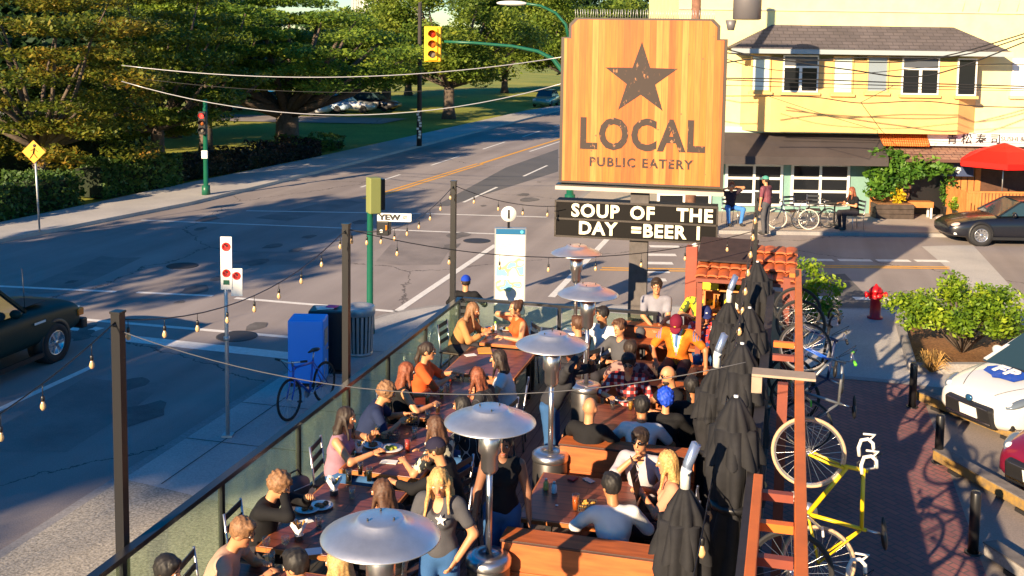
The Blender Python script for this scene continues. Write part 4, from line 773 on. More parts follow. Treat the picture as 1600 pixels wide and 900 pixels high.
q = at(1268, 512, .12); sh = thing('lime_bush', 'yellow green leafy bush behind the hanging bicycles', 'bush', tuple(q)); P_ = []; m = MB(); gr = random.Random(8)
for i in range(13): tip = Vector((gr.uniform(-.42, .42), gr.uniform(-.3, .3), gr.uniform(.3, 1.35))); m.tube([(0, 0, 0), tip * .6, tip], [.02, .012, .005], 5); n = 150; d = g.normal(size=(n, 3)); d /= np.linalg.norm(d, axis=1)[:, None]; P_.append(np.array(tip) + d * (g.random(n) ** .5)[:, None] * .24)
m.build('stems', BARK, sh); npmesh('foliage', *leafquads(np.concatenate(P_), .095, g, .5), LF_LIME, sh)
# ================================================================ patio
DK = .4
def plank_mat(name, c1, c2, gap, rot=0., bw=3.2, rh=.14, rough=.6, coat=0., grain=18.):
    m_, N, P = nodes(name); L = N.links; tc = N.nodes.new('ShaderNodeTexCoord'); mp = N.nodes.new('ShaderNodeMapping'); mp.inputs['Rotation'].default_value[2] = rot; L.new(tc.outputs['Object'], mp.inputs[0])
    b = N.nodes.new('ShaderNodeTexBrick'); b.inputs['Scale'].default_value = 1; b.inputs['Color1'].default_value = (*c1, 1); b.inputs['Color2'].default_value = (*c2, 1); b.inputs['Mortar'].default_value = (*gap, 1)
    b.inputs['Mortar Size'].default_value = .006; b.inputs['Brick Width'].default_value = bw; b.inputs['Row Height'].default_value = rh; b.inputs['Bias'].default_value = 0; L.new(mp.outputs[0], b.inputs['Vector'])
    m2 = N.nodes.new('ShaderNodeMapping'); m2.inputs['Scale'].default_value = (1.2, grain, grain); L.new(mp.outputs[0], m2.inputs[0]); n = N.nodes.new('ShaderNodeTexNoise'); n.inputs['Scale'].default_value = 2; n.inputs['Detail'].default_value = 5; L.new(m2.outputs[0], n.inputs['Vector'])
    mr = N.nodes.new('ShaderNodeMapRange'); mr.inputs['From Min'].default_value = .25; mr.inputs['From Max'].default_value = .75; mr.inputs['To Min'].default_value = .62; mr.inputs['To Max'].default_value = 1.35; L.new(n.outputs['Fac'], mr.inputs['Value'])
    mx = N.nodes.new('ShaderNodeMix'); mx.data_type = 'RGBA'; mx.blend_type = 'MULTIPLY'; mx.inputs['Factor'].default_value = 1; L.new(b.outputs['Color'], mx.inputs[6]); L.new(mr.outputs[0], mx.inputs[7])
    L.new(mx.outputs[2], P.inputs['Base Color']); P.inputs['Roughness'].default_value = rough
    if coat: P.inputs['Coat Weight'].default_value = coat; P.inputs['Coat Roughness'].default_value = .25
    return m_
DECK = plank_mat('deck_boards', (.085, .065, .062), (.12, .09, .082), (.01, .008, .008), rot=R(90))
BENW = plank_mat('bench_cedar', (.46, .115, .025), (.36, .082, .02), (.05, .015, .008), bw=5, rh=.5, grain=9)
TABW = plank_mat('table_mahogany', (.20, .055, .032), (.15, .04, .026), (.03, .01, .008), bw=4, rh=.16, rough=.42, coat=.12, grain=10)
TABE = mat('table_edge_wood', (.42, .13, .03), .5, var=.2, vs=6)
RAILM = mat('black_rail_paint', (.012, .013, .018), .32, spec=.6)
def glass_mat(name, tint, refl=.10, blend=.92):
    m_ = bpy.data.materials.new(name); m_.use_nodes = True; N = m_.node_tree; N.nodes.remove(N.nodes['Principled BSDF']); L = N.links
    t = N.nodes.new('ShaderNodeBsdfTransparent'); t.inputs[0].default_value = (*tint, 1); gl = N.nodes.new('ShaderNodeBsdfGlossy'); gl.inputs['Roughness'].default_value = .03; gl.inputs[0].default_value = (.9, .95, .9, 1)
    df = N.nodes.new('ShaderNodeBsdfTranslucent'); df.inputs[0].default_value = (.62, .72, .42, 1)
    lw = N.nodes.new('ShaderNodeLayerWeight'); lw.inputs[0].default_value = .12; fr = N.nodes.new('ShaderNodeMath'); fr.operation = 'MULTIPLY'; fr.inputs[1].default_value = .5; L.new(lw.outputs['Facing'], fr.inputs[0]); a = N.nodes.new('ShaderNodeMixShader'); b = N.nodes.new('ShaderNodeMixShader')
    ad = N.nodes.new('ShaderNodeMath'); ad.operation = 'ADD'; ad.inputs[1].default_value = refl; L.new(fr.outputs[0], ad.inputs[0])
    tc = N.nodes.new('ShaderNodeTexCoord'); n = N.nodes.new('ShaderNodeTexNoise'); n.inputs['Scale'].default_value = 1.6; n.inputs['Detail'].default_value = 4; L.new(tc.outputs['Object'], n.inputs[0]); mr = N.nodes.new('ShaderNodeMapRange'); mr.inputs['From Min'].default_value = .35; mr.inputs['From Max'].default_value = .75; mr.inputs['To Min'].default_value = 1 - blend; mr.inputs['To Max'].default_value = (1 - blend) * 3.5; L.new(n.outputs[0], mr.inputs[0])
    L.new(mr.outputs[0], a.inputs[0]); L.new(t.outputs[0], a.inputs[1]); L.new(df.outputs[0], a.inputs[2]); L.new(ad.outputs[0], b.inputs[0]); L.new(a.outputs[0], b.inputs[1]); L.new(gl.outputs[0], b.inputs[2]); L.new(b.outputs[0], N.nodes['Material Output'].inputs[0]); MATS[name] = m_; return m_
RGLASS = glass_mat('rail_glass', (.90, .97, .88), .02, .955); CLEARG = glass_mat('drinking_glass', (.93, .95, .95), .08, .97)
m = MB(); m.bb((-5.86, 3.5, .1), (-.18, 19.0, DK - .03)).bb((-5.9, 3.5, DK - .03), (-.18, 19.05, DK)); m.build('patio_deck', DECK, kind='structure')
# glass railing
rl = thing('glass_railing', 'black framed glass railing along the patio edge by the sidewalk', 'railing', (-5.75, 0, DK)); PU = [4.7, 6.5, 8.30, 10.07, 11.93, 13.46, 14.98, 16.7, 18.55]
MB().beam((0, 4.0, 1.07), (0, 18.6, 1.07), .10, .055).build('top_rail', RAILM, rl); MB().beam((0, 4.0, .12), (0, 18.6, .12), .04, .04).build('bottom_rail', RAILM, rl)
for u_ in PU: MB().bb((-.025, u_ - .03, 0), (.025, u_ + .03, 1.042)).build('post', RAILM, rl)
for a, b in zip(PU, PU[1:]): MB().bb((-.006, a + .05, .16), (.006, b - .05, 1.02)).build('glass_panel', RGLASS, rl)
rb = thing('glass_railing', 'short black glass railing across the far end of the patio below the map kiosk', 'railing', (-5.75, 18.62, DK))
MB().beam((.06, 0, 1.07), (3.6, 0, 1.07), .08, .05).build('top_rail', RAILM, rb)
for x in (1.85, 3.55): MB().bb((x - .03, -.025, 0), (x + .03, .025, 1.044)).build('post', RAILM, rb)
for a, b in ((.1, 1.8), (1.9, 3.5)): MB().bb((a, -.006, .12), (b, .006, 1.02)).build('glass_panel', RGLASS, rb)
# light poles
def pole(label, x, y, top, w_=.09, z=0.):
    p = thing('light_pole', label, 'pole', (x, y, z)); MB().bb((-w_ / 2, -w_ / 2, 0), (w_ / 2, w_ / 2, top - z)).build('post', BLACKP, p); MB().bb((-w_ / 2 - .008, -w_ / 2 - .008, top - z), (w_ / 2 + .008, w_ / 2 + .008, top - z + .02)).build('cap', BLACKP, p)
    MB().tube([(0, -w_ / 2 - .03, top - z - .1), (0, w_ / 2 + .03, top - z - .1)], .015, 6).build('hook', BLACKP, p); return p
def on_x(px, py, x): d = ray(px, py); return CAMP + d * ((x - CAM_H * 0) / d.x)
pa = on_x(184, 489, -5.88); pb = on_x(541, 351, -5.88); pc = on_x(709, 284, -5.88)
pole('black square light pole nearest the camera at the lower left of the railing', pa.x, pa.y, pa.z); pole('black light pole midway along the railing beside the trash can', pb.x, pb.y, pb.z); pole('black light pole at the far corner of the railing', pc.x, pc.y, pc.z)
pd = on_x(1183, 302, -.52); pole('thin black light pole standing beside the tiled roof of the server hut', pd.x, pd.y, pd.z, .06)
# ---------------------------------------------------------------- the wooden sign
SGD = 20.3
def sp_(px, py, D=SGD): return at_y(px, py, D)
WOODS = None
def signwood():
    m_, N, P = nodes('sign_cedar'); L = N.links; tc = N.nodes.new('ShaderNodeTexCoord'); sx = N.nodes.new('ShaderNodeSeparateXYZ'); L.new(tc.outputs['Object'], sx.inputs[0])
    dv = N.nodes.new('ShaderNodeMath'); dv.operation = 'DIVIDE'; dv.inputs[1].default_value = .118; L.new(sx.outputs[0], dv.inputs[0]); fl = N.nodes.new('ShaderNodeMath'); fl.operation = 'FLOOR'; L.new(dv.outputs[0], fl.inputs[0]); frc = N.nodes.new('ShaderNodeMath'); frc.operation = 'FRACT'; L.new(dv.outputs[0], frc.inputs[0])
    wn = N.nodes.new('ShaderNodeTexWhiteNoise'); wn.noise_dimensions = '1D'; L.new(fl.outputs[0], wn.inputs['W'])
    r = N.nodes.new('ShaderNodeValToRGB'); e = r.color_ramp.elements; e[0].color = (.40, .088, .010, 1); e[1].color = (.62, .22, .045, 1); x = e.new(.5); x.color = (.50, .135, .010, 1); L.new(wn.outputs['Value'], r.inputs[0])
    mp = N.nodes.new('ShaderNodeMapping'); mp.inputs['Scale'].default_value = (16, 1, 1.1); L.new(tc.outputs['Object'], mp.inputs[0]); n = N.nodes.new('ShaderNodeTexNoise'); n.inputs['Scale'].default_value = 1.6; n.inputs['Detail'].default_value = 6; L.new(mp.outputs[0], n.inputs['Vector'])
    mr = N.nodes.new('ShaderNodeMapRange'); mr.inputs['From Min'].default_value = .25; mr.inputs['From Max'].default_value = .75; mr.inputs['To Min'].default_value = .72; mr.inputs['To Max'].default_value = 1.2; L.new(n.outputs['Fac'], mr.inputs['Value'])
    mx = N.nodes.new('ShaderNodeMix'); mx.data_type = 'RGBA'; mx.blend_type = 'MULTIPLY'; mx.inputs[0].default_value = 1; L.new(r.outputs[0], mx.inputs[6]); L.new(mr.outputs[0], mx.inputs[7])
    lt = N.nodes.new('ShaderNodeMath'); lt.operation = 'LESS_THAN'; lt.inputs[1].default_value = .045; L.new(frc.outputs[0], lt.inputs[0]); m2 = N.nodes.new('ShaderNodeMix'); m2.data_type = 'RGBA'; L.new(lt.outputs[0], m2.inputs[0]); L.new(mx.outputs[2], m2.inputs[6]); m2.inputs[7].default_value = (.22, .07, .02, 1)
    vo = N.nodes.new('ShaderNodeTexVoronoi'); vo.inputs['Scale'].default_value = 3.2; L.new(tc.outputs['Object'], vo.inputs['Vector']); l2 = N.nodes.new('ShaderNodeMath'); l2.operation = 'LESS_THAN'; l2.inputs[1].default_value = .055; L.new(vo.outputs['Distance'], l2.inputs[0]); m3 = N.nodes.new('ShaderNodeMix'); m3.data_type = 'RGBA'; L.new(l2.outputs[0], m3.inputs[0]); L.new(m2.outputs[2], m3.inputs[6]); m3.inputs[7].default_value = (.24, .08, .03, 1)
    L.new(m3.outputs[2], P.inputs['Base Color']); P.inputs['Roughness'].default_value = .6; return m_, m3.outputs[2]
SWOOD, _ = signwood()
def worn(name, ink, wood, sc=9., lo=.40, hi=.44):
    m_, N, P = nodes(name); L = N.links; tc = N.nodes.new('ShaderNodeTexCoord'); mp = N.nodes.new('ShaderNodeMapping'); mp.inputs['Scale'].default_value = (1.6, 1, .8); L.new(tc.outputs['Object'], mp.inputs[0]); n = N.nodes.new('ShaderNodeTexNoise'); n.inputs['Scale'].default_value = sc; n.inputs['Detail'].default_value = 7; n.inputs['Roughness'].default_value = .7; L.new(mp.outputs[0], n.inputs['Vector'])
    r = N.nodes.new('ShaderNodeValToRGB'); e = r.color_ramp.elements; e[0].position = lo; e[1].position = hi; e[0].color = (*wood, 1); e[1].color = (*ink, 1); L.new(n.outputs[0], r.inputs[0]); L.new(r.outputs[0], P.inputs['Base Color']); P.inputs['Roughness'].default_value = .7; return m_
WORN = worn('worn_brown_paint', (.035, .022, .018), (.36, .15, .06), lo=.36, hi=.41)
c = sp_(1004, 160); pw = 3.05; zt = sp_(1010, 29).z; zb_ = sp_(1000, 288).z
PS = thing('eatery_sign', 'tall wooden pylon sign with star and lettering above a black message board', 'sign', (c.x, c.y, 0), R(3))
x0, x1 = -pw / 2, pw / 2; ch = .12; st_ = .36
out = [(x0, zb_), (x1, zb_), (x1, zt - st_), (x1 - .14, zt - st_), (x1 - .14, zt - ch), (x1 - .14 - ch, zt), (x0 + .14 + ch, zt), (x0 + .14, zt - ch), (x0 + .14, zt - st_), (x0, zt - st_)]
def upright(pts, y0, y1):
    m = MB(); m.prism(pts, -y1, -y0); return m.xf(Matrix.Rotation(pi / 2, 4, 'X'))
cx = [(x * .962 + .0, zb_ + (z - zb_) * .976 + .04) for x, z in out]
DKF = mat('dark_sign_frame', (.045, .028, .02), .5)
fr = upright(out, -.18, .18).build('frame', DKF, PS); pn = upright(cx, -.192, -.175).build('wood_panel', SWOOD, PS)
zs = sp_(1003, 125).z; xs_ = (sp_(1003, 125) - sp_(1004, 160)).dot(Rh); pts = []
for i in range(10): r_ = .70 if i % 2 == 0 else .275; a = pi / 2 + i * pi / 5; pts.append((xs_ + r_ * cos(a), zs + .01 + r_ * sin(a)))
upright(pts, -.197, -.190).build('star', WORN, pn)
z1 = sp_(1002, 212).z; z2 = sp_(1001, 254).z
text('LOCAL', .80, WORN, pn, TR(0, -.1965, z1) @ UPR, bold=.026, ext=.004, sx=.86, sp=1.10); text('PUBLIC EATERY', .235, WORN, pn, TR(0, -.1965, z2) @ UPR, bold=.007, ext=.004, sx=.98, sp=1.22)
for px in (910, 965, 960, 1075, 935): pass
m = MB(); gr = random.Random(4)
for i in range(56): x = x0 + .25 + (pw - .5) * i / 55; m.tube([(x, -.1, zt), (x + gr.uniform(-.02, .02), -.1, zt + .16)], .006, 4)
m.build('bird_spikes', GALV, PS)
MB().bb((x0 - .05, -.3, zb_ - .12), (x1 + .02, -.22, zb_ - .05)).build('lamp_bar', mat('pale_tube', (.5, .42, .36), .4, .3), PS); MB().bb((x0 - .05, -.2, zb_ - .11), (x1, .15, zb_ - .03)).build('lower_rail', BLACKP, PS)
MB().bb((-.17, -.12, 0), (.17, .12, zb_ - .11)).build('post', mat('grey_post', (.085, .075, .075), .7, var=.3, vs=4), PS)
q0 = (sp_(869, 340) - c).dot(Rh); q1 = (sp_(1119, 345) - c).dot(Rh); zt2 = sp_(990, 316).z; zb2 = sp_(990, 371).z; bw = q1 - q0; bc_ = (q0 + q1) / 2
mb_ = MB().bb((bc_ - bw / 2, -.24, zb2), (bc_ + bw / 2, .24, zt2)).build('message_board', mat('board_black', (.007, .006, .006), .6, spec=.15), PS)
m = MB(); h_ = (zt2 - zb2)
for z in (zb2, zb2 + h_ / 2, zt2): m.bb((bc_ - bw / 2 - .012, -.255, z - .018), (bc_ + bw / 2 + .012, -.2405, z + .018))
m.bb((bc_ - bw / 2 - .012, -.255, zb2), (bc_ - bw / 2 + .02, -.241, zt2)).bb((bc_ + bw / 2 - .02, -.255, zb2), (bc_ + bw / 2 + .012, -.241, zt2)); m.build('track', mat('dark_aluminium', (.07, .06, .055), .4, .5), mb_)
CREAM = mat('cream_letters', (.80, .74, .55), .5); sz = h_ * .40
def words(s, px, row): x = (sp_(px, 340) - c).dot(Rh); text(s, sz * 1.25, CREAM, mb_, TR(x, -.262, zb2 + h_ * (.74 if row == 0 else .25)) @ UPR, bold=.012, ext=.004, sp=1.12)
words('SOUP', 932, 0); words('OF', 1005, 0); words('THE', 1085, 0); words('DAY', 936, 1); words('=BEER', 1030, 1); words('I', 1091, 1)
# ---------------------------------------------------------------- patio heaters
def heater(label, x, y, s=1.):
    h = thing('patio_heater', label, 'patio heater', (x, y, DK), random.random() * 6, 'patio heaters down the middle of the patio')
    MB().lathe([(.21, .03), (.215, .06), (.215, .70), (.205, .72), (.20, .76), (.10, .79), (.03, .80), (.001, .80)], n=28).build('tank_cover', mat('dark_steel', (.16, .15, .15), .35, .85), h)
    MB().lathe([(.222, .70), (.226, .72), (.224, .77), (.19, .80), (.03, .815), (.03, .80)], n=28).build('collar', STEEL, h)
    MB().tube([(0, 0, .8), (0, 0, 1.72)], .032, 12).build('pole', STEEL, h)
    MB().lathe([(.06, 1.62), (.085, 1.66), (.085, 1.80), (.11, 1.83), (.11, 2.06), (.001, 2.06)], n=22).build('burner', STEEL, h)
    MB().lathe([(.13, 2.03), (.155, 2.06), (.155, 2.09), (.001, 2.09)], n=24).build('emitter_ring', mat('copper_ring', (.70, .16, .05), .4, .5), h)
    r_ = .445 * s; MB().lathe([(r_ * .98, 2.115), (r_, 2.12), (r_ * .99, 2.13), (r_ * .86, 2.165), (r_ * .6, 2.21), (r_ * .43, 2.235), (r_ * .40, 2.26), (r_ * .36, 2.268), (.001, 2.268)], n=48).build('reflector', mat('spun_aluminium', (.70, .69, .70), .38, .86, var=.12, vs=4, bump=.35, bs=7), h)
    for i in range(3): a = 2 * pi * i / 3; MB().lathe([(.008, 2.268), (.008, 2.285), (.001, 2.285)], (r_ * .25 * cos(a), r_ * .25 * sin(a), 0), 6).build('reflector_screw', BLKPOT, h)
    for i in range(3): a = 2 * pi * i / 3; MB().tube([(.1 * cos(a), .1 * sin(a), 2.06), (.2 * cos(a), .2 * sin(a), 2.2)], .006, 4).build('strut', STEEL, h)
    MB().bb((-.05, -.219, .3), (.06, -.212, .48)).build('label_plate', SIGW, h); return h
for (px, py), (x, y), lab in zip(((595, 828), (766, 652), (863, 533), (919, 455), (901, 392)), ((0, 0),) * 5, ('steel patio heater nearest the camera, its dish filling the bottom middle', 'patio heater standing just behind the server in the star shirt', 'patio heater in front of the left end of the middle booths', 'patio heater beside the man in the white shirt near the back', 'farthest patio heater, just below the black message board')):
    q = at(px, py, DK + 2.17); heater(lab, q.x, q.y)
# ---------------------------------------------------------------- booths and tables
def booth(label, v0, v1, ub, face, back_h=.9, seat=.45, both=None, bt=.30):
    """ub: near edge of the back box; face +1 looks away from the camera, -1 towards it, 0 both"""
    b = thing('booth_bench', label, 'bench', ((v0 + v1) / 2, ub, DK), 0, 'cedar booth benches'); w_ = v1 - v0; m = MB(); nb = 3; ph = (back_h - .03) / nb
    for i in range(nb): m.bb((-w_ / 2, .02, i * ph + .006), (w_ / 2, bt - .02, (i + 1) * ph - .006))
    m.bb((-w_ / 2 + .03, .035, 0), (w_ / 2 - .03, bt - .035, back_h - .04)); m.build('backrest', BENW, b, bevel=.004)
    MB().bb((-w_ / 2 - .02, 0, back_h - .03), (w_ / 2 + .02, bt, back_h)).build('top_ledge', BENW, b, bevel=.006)
    for f_ in ((1, -1) if face == 0 else (face,)):
        y0, y1 = (bt, bt + .46) if f_ > 0 else (-.46, 0)
        MB().bb((-w_ / 2, y0 + .002, seat - .05), (w_ / 2, y1, seat)).build('seat', BENW, b, bevel=.006); yy = y1 - .06 * f_
        MB().bb((-w_ / 2 + .02, min(yy, yy - .03 * f_), 0), (w_ / 2 - .02, max(yy, yy - .03 * f_), seat - .051)).build('kick_board', BENW, b)
    return b
booth('cedar booth bench across the bottom right, its planked back toward the camera', -2.62, -1.12, 9.93, 1)
booth('double cedar booth bench behind the man in grey with the black bag on it', -2.6, -.98, 12.58, 0)
booth('double cedar booth bench behind the plaid shirted man', -2.5, -1.0, 15.15, 0)
booth('low cedar bench between the far booths and the server hut', -2.4, -1.0, 17.18, -1, back_h=.56)
booth('tall far cedar bench under the man in the grey tee at the patio end', -2.9, -1.0, 18.35, -1, back_h=.9, seat=.70)
def table(label, v0, v1, u0, u1, grp, legs='4', name='patio_table'):
    t = thing(name, label, 'table', ((v0 + v1) / 2, (u0 + u1) / 2, DK), 0, grp); a, b = (v1 - v0) / 2, (u1 - u0) / 2
    MB().bb((-a, -b, .715), (a, b, .75)).build('tabletop', TABW, t, bevel=.008)
    e = MB()
    for p, q in (((-a, -b - .018), (a, -b)), ((-a, b), (a, b + .018)), ((-a - .018, -b - .018), (-a, b + .018)), ((a, -b - .018), (a + .018, b + .018))): e.bb((p[0], p[1], .70), (q[0], q[1], .746))
    e.build('edge_band', TABE, t)
    for x in (-a + .08, a - .08):
        for y in (-b + .08, b - .08): MB().bb((x - .035, y - .035, 0), (x + .035, y + .035, .714)).build('leg', BLACKP, t)
    return t
LG = 'dark communal tables along the glass railing'; RG = 'booth tables on the right of the patio'
table('table nearest the camera with wine glasses and the paper cone', -4.98, -4.02, 7.2, 9.05, LG); table('table with two white plates beside the woman in the black jacket', -4.98, -4.02, 9.42, 11.05, LG)
table('table with the plate of salad in front of the woman in the mauve top', -4.98, -4.02, 11.45, 13.0, LG); table('crowded table beside the man in the navy shirt', -4.98, -4.02, 13.35, 14.95, LG)
table('purplish empty looking table beyond the woman in orange with sunglasses', -4.98, -3.9, 15.35, 16.75, LG); table('farthest railing table between the two women by the corner pole', -4.9, -3.95, 17.05, 18.3, LG)
table('bare mahogany booth table at the lower right with an orange drink', -2.66, -1.5, 10.78, 12.02, RG); table('booth table between the plaid shirted man and the bald man in black', -2.5, -1.35, 13.62, 14.6, RG); table('booth table half hidden behind the bearded bald man', -2.4, -1.3, 16.1, 16.68, RG)
def chair(label, x, y, rz, group='metal chairs along the railing tables'):
    c = thing('patio_chair', label, 'chair', (x, y, DK), rz, group); c.scale = (1.1, 1.1, 1.12)
    MB().box((0, 0, .44), (.42, .42, .03)).build('seat', mat('chair_seat', (.06, .03, .025), .5), c, bevel=.01)
    for sx in (-.18, .18):
        MB().tube([(sx, .18, 0), (sx, .17, .425)], .013, 6).build('leg', STEEL, c); MB().tube([(sx, -.22, 0), (sx, -.18, .425), (sx, -.20, .45), (sx, -.25, .86)], .013, 6).build('leg', STEEL, c)
    b = MB()
    for z in (.58, .70, .82): b.beam((-.18, -.215 - (z - .5) * .09, z), (.18, -.215 - (z - .5) * .09, z), .012, .06)
    b.build('backrest', mat('chair_back', (.03, .035, .04), .4), c); return c
# ---------------------------------------------------------------- closed umbrellas
CLOTH = mat('black_canvas', (.015, .015, .018), .8, var=.35, vs=5, spec=.3)
def pleated(prof, n=64, k=8, ph=0., wob=.0, c=(0, 0)):
    m = MB(); vs = []; rg = random.Random(int(ph * 100) + n); off = [rg.uniform(-.5, .5) for _ in range(k)]
    for i, (r_, z, d) in enumerate(prof):
        for j in range(n):
            a = 2 * pi * j / n; q = a * k / (2 * pi) + ph; cell = int(q) % k; f_ = abs(((q + .2 * sin(3 * z + off[cell])) % 1) - .5) * 2
            rr_ = r_ * (1 - d * (f_ ** 1.6) + wob * sin(5 * a + 7 * z)); vs.append((c[0] + rr_ * cos(a), c[1] + rr_ * sin(a), z + (.05 * (f_ - .5) if i == len(prof) - 1 else 0)))
    L_ = len(prof); fs = [(i * n + j, (i + 1) * n + j, (i + 1) * n + (j + 1) % n, i * n + (j + 1) % n) for i in range(L_ - 1) for j in range(n)] + [tuple(range(n))]
    return m.add(vs, fs, True)
def closed_umbrella(label, x, y, top, ph, fin=True, s=1.):
    u_ = thing('closed_umbrella', label, 'umbrella', (x, y, DK), 0, 'closed black umbrellas along the right side'); t = top - DK
    MB().lathe([(.3, 0), (.3, .05), (.05, .09), (.04, .3), (.001, .3)], n=20).build('base', BLACKP, u_); MB().tube([(0, 0, .08), (0, 0, t)], .022, 8).build('pole', mat('white_pole', (.7, .7, .7), .4), u_)
    MB().add(*(lambda b: (b.v, b.f, True))(pleated([(.26 * s, t - .30, .25), (.30 * s, t - .75, .35), (.22 * s, t - 1.05, .3), (.30 * s, t - 1.4, .38), (.36 * s, t - 1.75, .4), (.34 * s, t - 1.85, .42)], ph=ph, wob=.03))).build('canopy', CLOTH, u_)
    pleated([(.045 * s, t - .02, .05), (.08 * s, t - .06, .1), (.19 * s, t - .22, .22), (.31 * s, t - .55, .36), (.33 * s, t - .62, .40)], ph=ph + .3, wob=.04).build('vent_flap', CLOTH, u_)
    MB().lathe([(.232 * s, t - 1.08), (.245 * s, t - 1.05), (.232 * s, t - 1.02)], n=24).build('strap', BLACKP, u_)
    if fin:
        f_ = MB().tube([(0, 0, t - .02), (0, 0, t + .12), (.012, .0, t + .16)], [.045, .045, .05], 12).build('finial', mat('white_plastic', (.7, .7, .68), .4), u_)
        MB().tube([(.005, 0, t + .10), (.02, .01, t + .20), (.085, .03, t + .38), (.09, .03, t + .385)], [.042, .047, .046, .025], 14).build('finial_cap', mat('blue_grey_metal', (.30, .38, .55), .3, .7), f_)
    return u_
for (x, y, top, ph, fin, lab) in ((-.80, 9.35, 2.30, 0, True, 'closed black umbrella nearest the camera at the bottom right of the patio'), (-.45, 12.0, 2.9, .15, False, 'tall closed black umbrella behind the one beside the bearded man'), (-.46, 17.4, 2.75, .6, False, 'closed black umbrella against the fence just before the tiled hut'), (-.42, 10.15, 2.9, .4, False, 'closed black umbrella squeezed against the dark fence behind the nearest one'), (-.78, 13.0, 2.32, .7, True, 'closed black umbrella beside the bearded bald man'), (-.45, 14.1, 2.8, .2, False, 'closed black umbrella against the fence halfway along the patio'), (-.82, 16.2, 2.36, .5, True, 'closed black umbrella next to the man in the navy cap'), (-.85, 18.9, 2.35, .9, True, 'farthest closed black umbrella in front of the tiled hut')):
    closed_umbrella(lab, x, y, top, ph, fin, .92)
# ---------------------------------------------------------------- dark fence, bicycle rack
m = MB(); fb_ = thing('board_fence', 'dark stained board fence between the umbrellas and the hanging bicycles', 'fence', (-.25, 5, .1))
for i in range(84): m.bb((0, i * .15, 0), (.03, i * .15 + .142, 2.1))
m.build('boards', mat('dark_fence_stain', (.022, .02, .025), .7, var=.35, vs=3), fb_); MB().bb((-.04, -.02, 2.1), (.07, 12.7, 2.14)).build('cap_rail', MATS['dark_fence_stain'], fb_)
OST = mat('orange_stain', (.62, .14, .014), .5, var=.14, vs=3); OSD = mat('dark_red_stain', (.20, .045, .025), .55, var=.2, vs=3)
rk = thing('bicycle_rack', 'orange stained ladder shaped timber rack that the bicycles hang from', 'bicycle rack', (.05, 0, .12)); ZB = 2.73
MB().bb((.065, 5.6, ZB - .1), (.15, 16.2, ZB + .06)).build('front_beam', OST, rk, bevel=.006); MB().bb((-.24, 5.6, ZB - .1), (-.17, 8.3, ZB + .05)).build('rear_beam', OST, rk, bevel=.006)
for i in (0, 1, 2, 3, 4, 11, 12): MB().bb((-.169, 5.95 + i * .53, ZB - .06), (.059, 6.02 + i * .53, ZB + .0)).build('rung', OSD if i % 3 else OST, rk)
for y in (5.7, 11.0, 16.1): MB().bb((-.1, y - .05, 0), (.0, y + .05, ZB - .061)).build('post', OSD, rk)
MB().bb((-.35, 10.75, ZB + .061), (.26, 10.98, ZB + .085)).bb((-.35, 10.73, ZB - .1), (-.25, 10.98, ZB + .06)).build('cross_board', mat('bleached_board', (.36, .27, .20), .75, var=.15, vs=4), rk)
MB().bb((-.02, 15.55, ZB + .061), (.06, 15.95, ZB + .12)).build('end_block', OST, rk)
